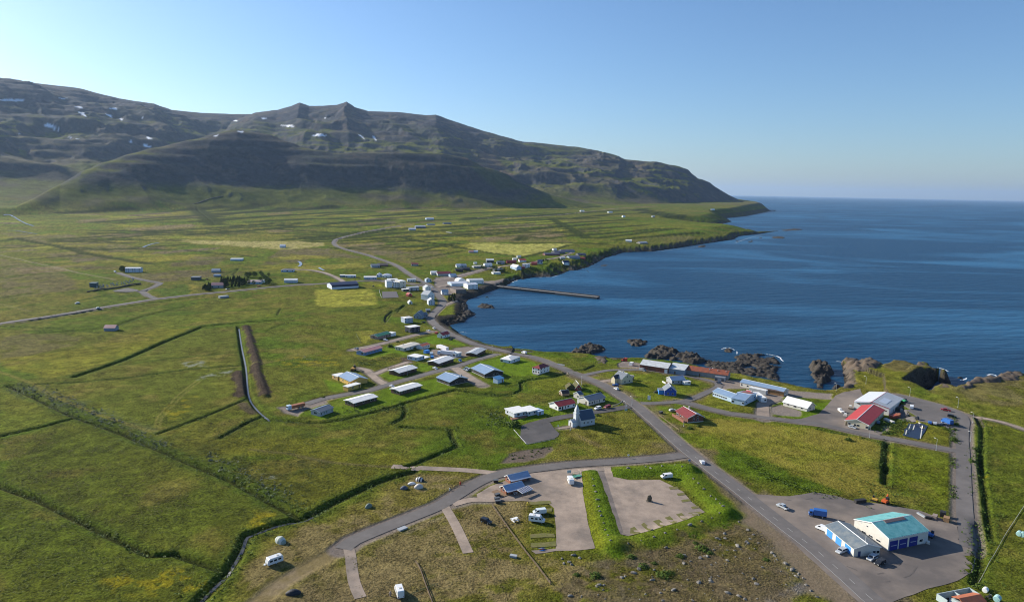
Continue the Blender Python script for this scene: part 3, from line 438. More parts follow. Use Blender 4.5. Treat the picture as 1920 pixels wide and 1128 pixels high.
# shore, cliffs, screes, mountains
coastal = (cd < 130) & (VR < 9000)
u_ = cd + cww * cmm
beach = sst(0.75, 0.25, u_ / np.maximum(cww, 1)) * (cd < 60)
ALB = mix(ALB, C(.082, .072, .064), beach * sst(.3, .5, n12b)); ALB = mix(ALB, C(.040, .036, .032), beach * sst(.5, .6, n12))
cliff = sst(20, 34, SLOPE + 14 * (n12 - .5)) * ((cd < 70) & (VZ < 22) & (u_ < 75))
GREENCL = ((VX > -80) & (VX < 330) & (VY > 880) & (VY < 1500))
ALB = mix(ALB, np.where(GREENCL[:, None], C(.030, .033, .016), ROCK * .8), cliff * .9)
wet = sst(1.6, .2, VZ) * (cd < 60); ALB = mix(ALB, C(.022, .020, .018), wet * .9)
stroke(P('c3', 1500, 462, 1350, 432, 1200, 408, 1060, 375, 980, 360, 790, 322, 600, 282, 400, 254, 200, 232, 100, 237) + P('c6', 1200, 142, 1050, 122, 960, 104), 11, C(.040, .034, .028), .9, 3, wob=6)
DARKSHORE = P('e4', 930, 730, 1150, 745, 1330, 700, 1310, 500, 1600, 470, 1680, 560, 1640, 640, 1800, 700, 1600, 900, 1240, 1010, 1000, 950, 920, 850)
paint(DARKSHORE, C(.030, .026, .023), .95, 2, 4); stroke(P('e4', 1400, 440, 1500, 320, 1700, 250, 1900, 170) + P('e1', 800, 1060, 1000, 960, 1230, 900), 22, C(.045, .040, .036), .95, 4, wob=5)
stroke(P('e4', 1040, 960, 1290, 1060, 1400, 1130) + P('c7', 1500, 110, 1600, 165, 1760, 215, 1900, 240) + P('c6', 250, 60, 420, 85), 7, C(.06, .052, .046), .9, 2, wob=3)
mt = sst(2250, 2900, VR) * (VR > 2200)
zrel = VZ
nm = fbm(VX, VY, 90, 4, 121); nm2 = fbm(VX, VY, 330, 4, 122); nm3 = fbm(VX, VY, 30, 3, 123)
scree = np.clip(sst(190, 760, zrel + 520 * (nm2 - .5) + 260 * (nm - .5)) * 1.05, 0, 1)
scree = np.clip(scree - .95 * sst(.52, .66, nm) * sst(1000, 400, zrel) * sst(34, 20, SLOPE), 0, 1)
scree = np.maximum(scree, np.maximum(sst(20, 30, SLOPE) * .9, .85 * sst(4600, 3900, VR) * sst(100, 150, zrel) * sst(11, 19, SLOPE)))
MC = mix(np.tile(C(.085, .100, .036), (len(VX), 1)), C(.105, .092, .056), sst(.4, .65, nm2))
SC = mix(np.tile(C(.058, .059, .070), (len(VX), 1)), C(.092, .078, .074), sst(.45, .65, nm))
SC = mix(SC, C(.038, .041, .050), sst(.5, .66, nm3))
ALB = mix(ALB, mix(MC, SC, scree), mt * sst(38, 75, zrel + 60 * (nm - .5)))
ALB *= (1 + mt * .5 * (nm3 - .5))[:, None]
paint(P('d5', 1250, 400, 1400, 350, 1500, 420, 1600, 530, 1440, 490), C(.145, .095, .075), .7, 30, 4); paint(P('d5', 1250, 380, 1300, 360, 1380, 450, 1700, 600, 1500, 620, 1330, 480), C(.075, .10, .03), .5, 30, 4)
SNOW = [('d4', 80, 145, 80, 7, 0), ('d4', 290, 296, 52, 11, .42), ('d4', 445, 184, 28, 5, .15), ('d4', 465, 222, 28, 8, .55), ('d4', 615, 231, 22, 7, .45), ('d4', 640, 192, 27, 6, 0), ('d4', 355, 135, 26, 4, 0), ('d4', 683, 252, 12, 6, .4), ('d4', 838, 357, 20, 7, .3), ('d4', 733, 375, 18, 5, .3), ('d4', 825, 403, 27, 6, .25),
        ('d4', 1355, 322, 18, 6, .1), ('d4', 1215, 345, 14, 5, -.4), ('d4', 1797, 342, 45, 8, 0), ('d4', 1620, 288, 42, 5, .1), ('d4', 1485, 247, 18, 6, 0), ('d4', 1325, 260, 14, 4, 0), ('d4', 104, 337, 8, 4, 0), ('d4', 395, 354, 12, 4, .3), ('d4', 435, 360, 10, 3, 0), ('d4', 1830, 245, 9, 3, 0), ('d4', 805, 246, 8, 4, .3), ('d5', 610, 262, 30, 4, .7), ('d5', 692, 270, 22, 7, .85)]
for (c_, x, y, rx, ry, an) in SNOW:
    q = []
    for k in range(14):
        t = 2 * math.pi * k / 14; e = 1 + .3 * math.sin(3 * t + x); dx, dy = .85 * rx * e * math.cos(t), .8 * ry * e * math.sin(t)
        q += [x + dx * math.cos(an) - dy * math.sin(an), y + dx * math.sin(an) + dy * math.cos(an)]
    paint(P(c_, *q), C(.82, .84, .88), 1.0, 5, 3, fuz=0)
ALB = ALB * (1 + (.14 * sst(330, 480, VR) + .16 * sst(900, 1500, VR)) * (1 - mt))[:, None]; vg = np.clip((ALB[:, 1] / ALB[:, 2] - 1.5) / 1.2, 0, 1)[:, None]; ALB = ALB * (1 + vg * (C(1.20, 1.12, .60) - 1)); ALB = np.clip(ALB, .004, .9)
FUZ = np.clip(FUZ * (1 - .6 * mt), 0, 1)

# ------------------------------------------------------------------ materials
def mat(name): 
    m = bpy.data.materials.new(name); m.use_nodes = True; n = m.node_tree; return m, n, n.nodes['Principled BSDF']
def nd(n, t, **kw):
    q = n.nodes.new(t)
    for k, v in kw.items():
        if k in q.inputs.keys(): q.inputs[k].default_value = v
        else: setattr(q, k, v)
    return q
def mm_(n, op, a, b):
    q = n.nodes.new('ShaderNodeMath'); q.operation = op
    for i, v in enumerate((a, b)):
        if isinstance(v, (int, float)): q.inputs[i].default_value = v
        else: n.links.new(v, q.inputs[i])
    return q.outputs[0]
def ground_mat():
    m, n, p = mat('ground'); L = n.links.new
    at = nd(n, 'ShaderNodeAttribute', attribute_name='albedo'); geo = n.nodes.new('ShaderNodeNewGeometry')
    a = nd(n, 'ShaderNodeTexNoise', Scale=1.1, Detail=4.0, Roughness=.65); L(geo.outputs['Position'], a.inputs['Vector'])
    b = nd(n, 'ShaderNodeTexNoise', Scale=.22, Detail=5.0, Roughness=.65); L(geo.outputs['Position'], b.inputs['Vector'])
    s = mm_(n, 'ADD', mm_(n, 'MULTIPLY', mm_(n, 'SUBTRACT', a.outputs[0], .5), 3.4), mm_(n, 'MULTIPLY', mm_(n, 'SUBTRACT', b.outputs[0], .5), 1.7))
    k = mm_(n, 'ADD', mm_(n, 'MULTIPLY', at.outputs['Alpha'], .87), .13)
    c = nd(n, 'ShaderNodeTexNoise', Scale=.030, Detail=6.0, Roughness=.68); L(geo.outputs['Position'], c.inputs['Vector']); sp = n.nodes.new('ShaderNodeSeparateXYZ'); L(geo.outputs['Position'], sp.inputs[0])
    hi = n.nodes.new('ShaderNodeMapRange'); hi.inputs['From Min'].default_value = 35; hi.inputs['From Max'].default_value = 110; L(sp.outputs['Z'], hi.inputs['Value'])
    s = mm_(n, 'ADD', s, mm_(n, 'MULTIPLY', mm_(n, 'SUBTRACT', c.outputs[0], .5), mm_(n, 'ADD', mm_(n, 'MULTIPLY', hi.outputs[0], 2.6), .9)))
    f = mm_(n, 'MAXIMUM', mm_(n, 'ADD', mm_(n, 'MULTIPLY', s, k), 1.0), .25)
    v = nd(n, 'ShaderNodeVectorMath', operation='SCALE'); L(at.outputs['Color'], v.inputs[0]); L(f, v.inputs['Scale'])
    L(v.outputs[0], p.inputs['Base Color']); p.inputs['Roughness'].default_value = 1.0; p.inputs['Specular IOR Level'].default_value = .03
    bh = n.nodes.new('ShaderNodeMath'); bh.operation = 'ADD'; bu = nd(n, 'ShaderNodeBump', Strength=.9, Distance=1.0); L(mm_(n, 'MULTIPLY', mm_(n, 'ADD', mm_(n, 'MULTIPLY', a.outputs[0], .8), b.outputs[0]), k), bh.inputs[0]); L(mm_(n, 'MULTIPLY', mm_(n, 'MULTIPLY', c.outputs[0], hi.outputs[0]), 5.0), bh.inputs[1]); L(bh.outputs[0], bu.inputs['Height']); L(bu.outputs[0], p.inputs['Normal'])
    return m
def surf_mat(name, col, rough=.9, var=.25, scale=.5, fine=6.0, bump=.1, spec=.3, patch=None, pscale=.08):
    m, n, p = mat(name); L = n.links.new; geo = n.nodes.new('ShaderNodeNewGeometry')
    a = nd(n, 'ShaderNodeTexNoise', Scale=scale, Detail=5.0, Roughness=.6); b = nd(n, 'ShaderNodeTexNoise', Scale=fine, Detail=3.0, Roughness=.7)
    L(geo.outputs['Position'], a.inputs['Vector']); L(geo.outputs['Position'], b.inputs['Vector'])
    f = mm_(n, 'ADD', mm_(n, 'ADD', mm_(n, 'MULTIPLY', mm_(n, 'SUBTRACT', a.outputs[0], .5), var * 3), mm_(n, 'MULTIPLY', mm_(n, 'SUBTRACT', b.outputs[0], .5), var * 1.5)), 1.0)
    src = None
    if patch:
        c = nd(n, 'ShaderNodeTexNoise', Scale=pscale, Detail=6.0, Roughness=.6); L(geo.outputs['Position'], c.inputs['Vector'])
        r = n.nodes.new('ShaderNodeValToRGB'); r.color_ramp.elements[0].position = .42; r.color_ramp.elements[1].position = .62
        r.color_ramp.elements[0].color = (*col, 1); r.color_ramp.elements[1].color = (*patch, 1); L(c.outputs[0], r.inputs[0]); src = r.outputs[0]
    v = nd(n, 'ShaderNodeVectorMath', operation='SCALE')
    if src is None: v.inputs[0].default_value = col
    else: L(src, v.inputs[0])
    L(f, v.inputs['Scale']); L(v.outputs[0], p.inputs['Base Color']); p.inputs['Roughness'].default_value = rough; p.inputs['Specular IOR Level'].default_value = spec
    if bump:
        bu = nd(n, 'ShaderNodeBump', Strength=bump, Distance=.1); L(b.outputs[0], bu.inputs['Height']); L(bu.outputs[0], p.inputs['Normal'])
    return m
def tag(o, label=None, cat=None, group=None, kind=None):
    if label: o['label'] = label
    if cat: o['category'] = cat
    if group: o['group'] = group
    if kind: o['kind'] = kind
    return o
def link(name, me, m=None, parent=None):
    o = bpy.data.objects.new(name, me); COL.objects.link(o)
    if m is not None and not len(me.materials): me.materials.append(m)
    if parent is not None: o.parent = parent
    return o
def mesh_np(name, V, Q, smooth=True):
    me = bpy.data.meshes.new(name); n = len(V); k = Q.shape[1]
    me.vertices.add(n); me.vertices.foreach_set('co', np.ascontiguousarray(V, np.float32).ravel())
    me.loops.add(Q.size); me.loops.foreach_set('vertex_index', np.ascontiguousarray(Q, np.int32).ravel())
    me.polygons.add(len(Q)); me.polygons.foreach_set('loop_start', np.arange(0, Q.size, k, dtype=np.int32)); me.polygons.foreach_set('loop_total', np.full(len(Q), k, np.int32))
    if smooth: me.polygons.foreach_set('use_smooth', np.ones(len(Q), bool))
    me.update(calc_edges=True); return me
ii = np.arange(NR * NAZ).reshape(NR, NAZ)
Q = np.stack([ii[:-1, :-1], ii[:-1, 1:], ii[1:, 1:], ii[1:, :-1]], -1).reshape(-1, 4)
Q = Q[(cd[Q].max(1) > -14)]
used = np.zeros(NR * NAZ, bool); used[Q.ravel()] = True; rem = np.cumsum(used) - 1
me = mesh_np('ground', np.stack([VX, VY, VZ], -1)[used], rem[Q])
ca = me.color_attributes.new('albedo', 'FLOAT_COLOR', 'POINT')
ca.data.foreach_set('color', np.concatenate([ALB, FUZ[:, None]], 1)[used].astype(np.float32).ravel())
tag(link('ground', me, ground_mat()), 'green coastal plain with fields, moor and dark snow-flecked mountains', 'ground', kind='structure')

# ------------------------------------------------------------------ sea
def sea_mat():
    m, n, p = mat('sea_water'); L = n.links.new; geo = n.nodes.new('ShaderNodeNewGeometry')
    mp = n.nodes.new('ShaderNodeMapping'); mp.inputs['Rotation'].default_value = (0, 0, R(-14)); L(geo.outputs['Position'], mp.inputs['Vector'])
    wv = nd(n, 'ShaderNodeTexWave', Scale=.0135, Distortion=5.0, Detail=3.0); wv.inputs['Detail Scale'].default_value = 1.6; wv.bands_direction = 'Y'; L(mp.outputs[0], wv.inputs['Vector'])
    st = n.nodes.new('ShaderNodeMapping'); st.inputs['Scale'].default_value = (.35, 1, 1); st.inputs['Rotation'].default_value = (0, 0, R(-14)); L(geo.outputs['Position'], st.inputs['Vector'])
    a = nd(n, 'ShaderNodeTexNoise', Scale=.16, Detail=6.0, Roughness=.6); L(st.outputs[0], a.inputs['Vector'])
    bm_ = n.nodes.new('ShaderNodeMapping'); bm_.inputs['Scale'].default_value = (.4, 1, 1); bm_.inputs['Rotation'].default_value = (0, 0, R(12)); L(geo.outputs['Position'], bm_.inputs['Vector'])
    big = nd(n, 'ShaderNodeTexNoise', Scale=.0028, Detail=6.0, Roughness=.6, Distortion=1.6); L(bm_.outputs[0], big.inputs['Vector'])
    r = n.nodes.new('ShaderNodeValToRGB'); L(big.outputs[0], r.inputs[0]); e = r.color_ramp.elements
    e[0].position = .47; e[0].color = (.004, .043, .100, 1); e[1].position = .64; e[1].color = (.026, .122, .235, 1)
    L(r.outputs[0], p.inputs['Base Color']); p.inputs['Specular Tint'].default_value = (.62, .86, 1, 1); p.inputs['Roughness'].default_value = .36; p.inputs['IOR'].default_value = 1.33; p.inputs['Specular IOR Level'].default_value = .22
    h = mm_(n, 'ADD', mm_(n, 'MULTIPLY', mm_(n, 'MULTIPLY', wv.outputs['Fac'], big.outputs[0]), .7), mm_(n, 'MULTIPLY', a.outputs[0], 2.2))
    bu = nd(n, 'ShaderNodeBump', Strength=1.0, Distance=1.5); L(h, bu.inputs['Height']); L(bu.outputs[0], p.inputs['Normal'])
    return m
sx = np.array([-80000., -30000, -9000, -1500, 0, 1500, 9000, 30000, 80000]); sy = np.array([-3000., 0, 1500, 6000, 30000, 80000])
MX, MY = np.meshgrid(sx, sy); k = np.arange(MX.size).reshape(MX.shape)
me = mesh_np('sea', np.stack([MX.ravel(), MY.ravel(), np.zeros(MX.size)], -1), np.stack([k[:-1, :-1], k[:-1, 1:], k[1:, 1:], k[1:, :-1]], -1).reshape(-1, 4))
tag(link('sea', me, sea_mat()), 'deep blue open sea with long low swell lines and pale slicks', 'sea', kind='structure')

# ------------------------------------------------------------------ roads and yards: sheets laid on the ground
ASPHALT = surf_mat('asphalt', (.122, .110, .104), var=.17, scale=.2, patch=(.155, .139, .130), pscale=.06)
TARMAC = surf_mat('tarmac_dark', (.075, .070, .070), var=.15, scale=.2, patch=(.095, .086, .084), pscale=.1)
GRAVELM = surf_mat('gravel', (.315, .245, .192), var=.32, scale=.22, fine=1.6, patch=(.195, .158, .130), pscale=.06)
PAVE = surf_mat('yard_surface', (.128, .110, .100), var=.16, scale=.12, patch=(.215, .175, .145), pscale=.03)
WHITE = surf_mat('road_paint', (.44, .43, .41), var=.1, scale=1)
def smooth_line(xs, ys, step):
    p = np.stack([xs, ys], -1); out = []
    for i in range(len(p) - 1):
        p0 = p[max(i - 1, 0)]; p1 = p[i]; p2 = p[i + 1]; p3 = p[min(i + 2, len(p) - 1)]; n = max(1, int(np.linalg.norm(p2 - p1) / step))
        for t in np.arange(n) / n: out.append(.5 * ((2 * p1) + (-p0 + p2) * t + (2 * p0 - 5 * p1 + 4 * p2 - p3) * t * t + (-p0 + 3 * p1 - 3 * p2 + p3) * t ** 3))
    out.append(p[-1]); return np.array(out)
def strip(pts, width, lift, off=0.0, world=None, dash=None):
    c = smooth_line(*ground(pts), 2.5) if world is None else world
    t = np.gradient(c, axis=0); t /= np.linalg.norm(t, axis=1, keepdims=True) + 1e-9; nn = np.stack([-t[:, 1], t[:, 0]], -1)
    K = 5 if width > 1 else 2; us = np.linspace(-.5, .5, K) * width + off
    V = (c[:, None, :] + nn[:, None, :] * us[None, :, None]).reshape(-1, 2); Z = Tf(V[:, 0], V[:, 1]); r = np.hypot(V[:, 0], V[:, 1])
    V = np.column_stack([V, Z + lift + .00022 * r]); k = np.arange(len(c) * K).reshape(-1, K)
    q = np.stack([k[:-1, :-1], k[:-1, 1:], k[1:, 1:], k[1:, :-1]], -1)
    if dash:
        s = np.concatenate([[0], np.cumsum(np.linalg.norm(np.diff(c, axis=0), axis=1))])[:-1]; q = q[(s % dash[1]) < dash[0]]
    q = q.reshape(-1, 4); return V, q[:, ::-1]
def road(name, pts, width, m, label, lift=.05):
    V, q = strip(pts, width, lift); return tag(link(name, mesh_np(name, V, q), m), label, 'road', kind='structure')
def sheet(name, pts, m, label, cat='yard', lift=.04, step=3.0, wob=.5):
    xs, ys = ground(pts); ring = []
    for i in range(len(xs)):
        j = (i + 1) % len(xs); n = max(1, int(math.hypot(xs[j] - xs[i], ys[j] - ys[i]) / step))
        for k in range(n): ring.append((xs[i] + (xs[j] - xs[i]) * k / n, ys[i] + (ys[j] - ys[i]) * k / n))
    ring = np.array(ring); ring[:, 0] += (fbm(ring[:, 0], ring[:, 1], 6, 3, 9) - .5) * 2 * wob; ring[:, 1] += (fbm(ring[:, 0], ring[:, 1], 6, 3, 10) - .5) * 2 * wob
    n = len(ring); gx, gy = np.meshgrid(np.arange(xs.min(), xs.max(), step), np.arange(ys.min(), ys.max(), step))
    pts_ = [Vector(p) for p in ring] + [Vector((a, b)) for a, b in zip(gx.ravel(), gy.ravel())]
    v, e, f, *_r = delaunay_2d_cdt(pts_, [], [list(range(n))], 1, 1e-4)
    V = np.array([(p.x, p.y) for p in v]); Z = Tf(V[:, 0], V[:, 1]) + lift + .00022 * np.hypot(V[:, 0], V[:, 1])
    me = bpy.data.meshes.new(name); me.from_pydata([(V[i, 0], V[i, 1], Z[i]) for i in range(len(V))], [], [list(q) for q in f]); me.update()
    bm = bmesh.new(); bm.from_mesh(me); bmesh.ops.recalc_face_normals(bm, faces=bm.faces)
    if sum(q.normal.z for q in bm.faces) < 0: bmesh.ops.reverse_faces(bm, faces=bm.faces)
    bm.to_mesh(me); bm.free(); return tag(link(name, me, m), label, cat, kind='structure')
sheet('car_park', P('c4', 300, 262, 455, 222, 700, 195, 940, 182, 948, 205, 870, 216, 762, 214, 772, 350, 800, 520, 848, 688, 720, 702, 600, 705, 480, 722, 452, 700, 600, 690, 602, 655, 605, 600, 590, 440, 560, 412, 400, 392, 270, 392, 130, 392, 110, 350, 200, 300), GRAVELM, 'gravel camper park west of the grass bank', 'car park')
sheet('car_park', P('c4', 862, 214, 944, 206, 962, 245, 1060, 264, 1250, 262, 1330, 300, 1395, 335, 1440, 395, 1530, 466, 1380, 528, 1200, 580, 1050, 615, 1002, 605, 975, 520, 930, 400), GRAVELM, 'gravel camper park enclosed by the green grass bank', 'car park')
sheet('yard', P('c1', 0, 205, 60, 235, 150, 292, 420, 310, 570, 283, 700, 305, 830, 342, 1000, 355, 1100, 372, 1250, 400, 1400, 455, 1490, 500, 1498, 590, 1590, 600, 1612, 690, 1585, 790, 1500, 850, 1300, 905, 1060, 990, 950, 1060, 870, 1000, 600, 760, 240, 420), PAVE, 'brownish tarmac yard round the blue-doored halls')
sheet('yard', P('c2', 0, 640, 100, 632, 240, 590, 330, 500, 380, 442, 450, 412, 580, 388, 600, 440, 560, 560, 480, 690, 640, 720, 770, 740, 740, 770, 480, 728, 200, 692, 0, 665), PAVE, 'tarmac apron in front of the red roofed workshop')
sheet('car_park', P('c2', 870, 440, 1000, 470, 1200, 520, 1340, 570, 1400, 612, 1392, 690, 1330, 740, 1270, 695, 1130, 665, 940, 650, 820, 610, 800, 540, 860, 470), ASPHALT, 'tarmac parking area behind the big pale factory', 'car park')
sheet('church_car_park', P('c6', 352, 722, 430, 692, 560, 676, 605, 700, 640, 750, 682, 790, 668, 812, 640, 830, 400, 880, 345, 832), TARMAC, 'dark tarmac car park beside the small church', 'car park', wob=.15)
sheet('sports_court', P('e3', 920, 545, 1180, 540, 1222, 650, 930, 660), surf_mat('court', (.11, .10, .105), var=.1), 'grey tarmac ball court east of the yellow pitch', 'sports court', lift=.1, wob=.1)
sheet('cemetery_car_park', P('e5', 520, 482, 740, 442, 880, 470, 905, 500, 760, 500, 560, 497), TARMAC, 'dark tarmac car park beside the cemetery wall', 'car park', lift=.12)
MAIN = road('road', MAIN_ROAD, 7.2, ASPHALT, 'main tarmac road curving from the bottom right along the shore', lift=.13)
road('road', HALL_ROAD, 6.5, ASPHALT, 'tarmac side road west past the camp buildings', lift=.09); road('road', WEST_ROAD, 6.2, ASPHALT, 'straight pale road along the left edge of the valley', lift=.12)
road('road', CHURCH_ROAD, 6.0, TARMAC, 'short tarmac lane above the church', lift=.08); road('road', FACTORY_ROAD, 6.0, ASPHALT, 'tarmac lane below the long mown field edge to the factory', lift=.09)
road('road', COAST_ROAD, 5.2, ASPHALT, 'narrow lane looping round to the long rusty warehouses', lift=.07); road('road', RIGHT_ROAD, 6.0, ASPHALT, 'grey road down the right side beside the rough meadow', lift=.1)
for q_, lb in zip(STUBS, ('pinkish gravel stub path ending in the camp grass', 'gravel stub path left of the dark car')): road('path', q_, 3.8, GRAVELM, lb, lift=.06)
road('track', WEST_TRACK, 4.5, GRAVELM, 'gravel farm track leading west from the camp', lift=.06)
for i, (q_, w_) in enumerate(GRAVEL_ROADS): road('lane', q_, w_, ASPHALT if i == 1 else GRAVELM, ('gravel drive beside the white roofed house', 'residential street between the white roofed houses', 'gravel lane to the pink roofed house', 'gravel spur below the overgrown bank', 'upper street past the green roofed house', 'broad drive between two blue roofed houses', 'short drive to the yellow house')[i], lift=.06)
for i, (q_, w_) in enumerate(FAR_ROADS): road('lane', q_, w_, (TARMAC if i == 0 else GRAVELM), ('dark lane winding past the cemetery', 'lane from the far white bungalow', 'gravel lane through the harbour hamlet', 'lane among the shoreside houses', 'ramp down to the old boat landing', 'thin far road climbing over the plain', 'yard lane at the fish plant', 'gravel footpath across the right hand meadow', 'gravel link beside the camp buildings', 'footpath from church car park to church door')[i], lift=.08)
# kerbs and painted lines
wl = smooth_line(*ground(MAIN_ROAD[:24]), 1.0)
V, q = strip(None, .14, .16, off=3.3, world=wl[:230]); tag(link('road_marking', mesh_np('road_marking', V, q), WHITE), 'continuous white edge line of the main road', 'road marking', kind='structure')
V, q = strip(None, .13, .16, off=0, world=wl[:150], dash=(3, 9)); tag(link('road_marking', mesh_np('road_marking', V, q), WHITE), 'dashed white centre line of the main road', 'road marking', kind='structure')

GRS = surf_mat('bay_grass', (.125, .125, .028), var=.35, scale=.8, patch=(.155, .135, .05), pscale=.3)
for i, q_ in enumerate([P('c4', 1062, 562, 1085, 552, 1125, 598, 1060, 612), P('c4', 1128, 540, 1150, 528, 1205, 578, 1180, 586), P('c4', 1205, 520, 1240, 508, 1292, 548, 1262, 566), P('c4', 1278, 498, 1310, 488, 1360, 528, 1332, 544), P('c4', 1348, 478, 1385, 470, 1420, 505, 1396, 520), P('c4', 1425, 470, 1500, 462, 1512, 474, 1460, 492), P('c4', 1440, 432, 1490, 426, 1498, 440, 1450, 446), P('c4', 1378, 388, 1430, 380, 1440, 394, 1384, 402), P('c4', 1348, 346, 1400, 340, 1408, 354, 1354, 360), P('c4', 1305, 308, 1360, 304, 1372, 318, 1312, 324), P('f3', 690, 668, 1075, 652, 1082, 705, 700, 724), P('f3', 980, 800, 1095, 796, 1102, 850, 1000, 858), P('c4', 445, 600, 592, 596, 598, 618, 445, 624), P('c4', 445, 655, 600, 648, 604, 676, 452, 682)]):
    sheet('grass_strip', q_, GRS, ['first grass wedge', 'second grass wedge', 'third grass wedge', 'fourth grass wedge', 'fifth grass wedge', 'corner grass wedge', 'lower side wedge', 'second side wedge', 'third side wedge', 'upper side wedge', 'long strip by the huts', 'short strip by the vans', 'upper bay strip', 'lower bay strip'][i] + ' between the gravel camper bays', 'grass strip', lift=.10, step=1.2, wob=.7)
MARK = surf_mat('tyre_mark', (.112, .098, .090), var=.2, scale=.5)
for i, q_ in enumerate([P('f2', 1300, 860, 1150, 960, 900, 1000, 600, 900), P('f2', 1500, 900, 1400, 1020, 1100, 1100), P('c1', 130, 290, 180, 340, 240, 415), P('c1', 380, 330, 480, 340, 560, 320, 720, 330)]):
    V, q = strip(q_, .5, .075); q = q[fbm(V[q[:, 0], 0], V[q[:, 0], 1], 5, 3, 66) > .42]; tag(link('tyre_mark', mesh_np('tyre_mark', V, q), MARK), ['curved tyre mark before the hall', 'second tyre mark before the hall', 'dark tyre mark at the yard mouth', 'tyre mark by the blue truck', 'left wheel track on the gravel park', 'right wheel track on the gravel park', 'wheel track round the standing stone', 'tyre mark at the workshop apron'][i], 'tyre mark', kind='structure')
# ------------------------------------------------------------------ building kit
class MB:
    def __init__(s): s.v = []; s.f = []; s.mi = []
    def poly(s, pts, faces, mi=0):
        o = len(s.v); s.v += [tuple(p) for p in pts]; s.f += [tuple(i + o for i in f) for f in faces]; s.mi += [mi] * len(faces); return s
    def box(s, x0, y0, z0, x1, y1, z1, mi=0):
        return s.poly([(x0, y0, z0), (x1, y0, z0), (x1, y1, z0), (x0, y1, z0), (x0, y0, z1), (x1, y0, z1), (x1, y1, z1), (x0, y1, z1)],
                      [(0, 3, 2, 1), (4, 5, 6, 7), (0, 1, 5, 4), (1, 2, 6, 5), (2, 3, 7, 6), (3, 0, 4, 7)], mi)
    def prism(s, prof, a, b, axis='x', mi=0, smi=None):
        """closed profile extruded; axis x: profile is (y, z); axis y: profile is (x, z) ; axis z: profile is (x, y)"""
        n = len(prof); g = {'x': lambda p, t: (t, p[0], p[1]), 'y': lambda p, t: (p[0], t, p[1]), 'z': lambda p, t: (p[0], p[1], t)}[axis]
        o = len(s.v); s.v += [g(p, a) for p in prof] + [g(p, b) for p in prof]
        for i in range(n):
            j = (i + 1) % n; s.f.append((o + i, o + j, o + n + j, o + n + i)); s.mi.append(mi if smi is None else smi[i])
        s.f.append(tuple(o + i for i in range(n))[::-1]); s.mi.append(mi); s.f.append(tuple(o + n + i for i in range(n))); s.mi.append(mi); return s
    def tube(s, p, q, r0, r1=None, n=8, mi=0):
        r1 = r0 if r1 is None else r1; p = Vector(p); q = Vector(q); d = (q - p).normalized(); u = d.orthogonal().normalized(); w_ = d.cross(u)
        a = [p + (u * math.cos(2 * math.pi * k / n) + w_ * math.sin(2 * math.pi * k / n)) * r0 for k in range(n)]
        b = [q + (u * math.cos(2 * math.pi * k / n) + w_ * math.sin(2 * math.pi * k / n)) * r1 for k in range(n)]
        return s.poly(a + b, [(k, (k + 1) % n, n + (k + 1) % n, n + k) for k in range(n)] + [tuple(range(n))[::-1], tuple(range(n, 2 * n))], mi)
    def mesh(s, name, mats, smooth=False, bevel=0):
        me = bpy.data.meshes.new(name); me.from_pydata(s.v, [], s.f); me.update()
        for m in mats if isinstance(mats, (list, tuple)) else [mats]: me.materials.append(m)
        if any(s.mi): me.polygons.foreach_set('material_index', s.mi)
        bm = bmesh.new(); bm.from_mesh(me)
        bmesh.ops.recalc_face_normals(bm, faces=bm.faces)
        if bevel: bmesh.ops.bevel(bm, geom=[e for e in bm.edges if e.calc_face_angle(0) > .5], offset=bevel, segments=2, affect='EDGES', profile=.6)
        bm.to_mesh(me); bm.free()
        if smooth: me.polygons.foreach_set('use_smooth', [True] * len(me.polygons))
        return me
    def obj(s, name, mats, parent=None, **k): return link(name, s.mesh(name, mats, **k), None, parent)
def empty(name, loc, rz=0.0, label=None, cat=None, group=None, sc_=1.0):
    o = bpy.data.objects.new(name, None); COL.objects.link(o); o.location = loc; o.rotation_euler = (0, 0, rz); o.scale = (sc_,) * 3; o.empty_display_size = .5
    return tag(o, label, cat, group)
def clone(root, loc, rz, label=None, group=None, s=1.0):
    r = root.copy(); COL.objects.link(r); r.location = loc; r.rotation_euler = (0, 0, rz); r.scale = (s,) * 3
    if label: r['label'] = label
    if group: r['group'] = group
    for ch_ in KIDS(root):
        c = ch_.copy(); COL.objects.link(c); c.parent = r
        for g in KIDS(ch_): d = g.copy(); COL.objects.link(d); d.parent = c
    return r
_kids = {}
def KIDS(o):
    if o.name not in _kids: _kids[o.name] = [q for q in COL.objects if q.parent == o]
    return _kids[o.name]
_pm = {}
def PM(r, g, b, rough=.6, var=.12, kind='paint', patch=None, pscale=.5):
    key = (r, g, b, rough, var, kind, patch)
    if key in _pm: return _pm[key]
    if kind == 'roof': m = roof_mat((r, g, b), patch, pscale)
    else: m = surf_mat('%s_%d' % (kind, len(_pm)), (r, g, b), rough=rough, var=var, scale=.6, fine=4.0, bump=.04, spec=.4, patch=patch, pscale=pscale)
    _pm[key] = m; return m
def roof_mat(col, patch=None, pscale=.5):
    m = surf_mat('roof_sheet', col, rough=.55, var=.14, scale=.4, fine=2.5, bump=0, spec=.35, patch=patch, pscale=pscale)
    n = m.node_tree; p = n.nodes['Principled BSDF']; tc = n.nodes.new('ShaderNodeTexCoord')
    wv = nd(n, 'ShaderNodeTexWave', Scale=1.3, Distortion=0.0); wv.bands_direction = 'X'; n.links.new(tc.outputs['Object'], wv.inputs['Vector'])
    bu = nd(n, 'ShaderNodeBump', Strength=.35, Distance=.05); n.links.new(wv.outputs['Fac'], bu.inputs['Height']); n.links.new(bu.outputs[0], p.inputs['Normal'])
    return m
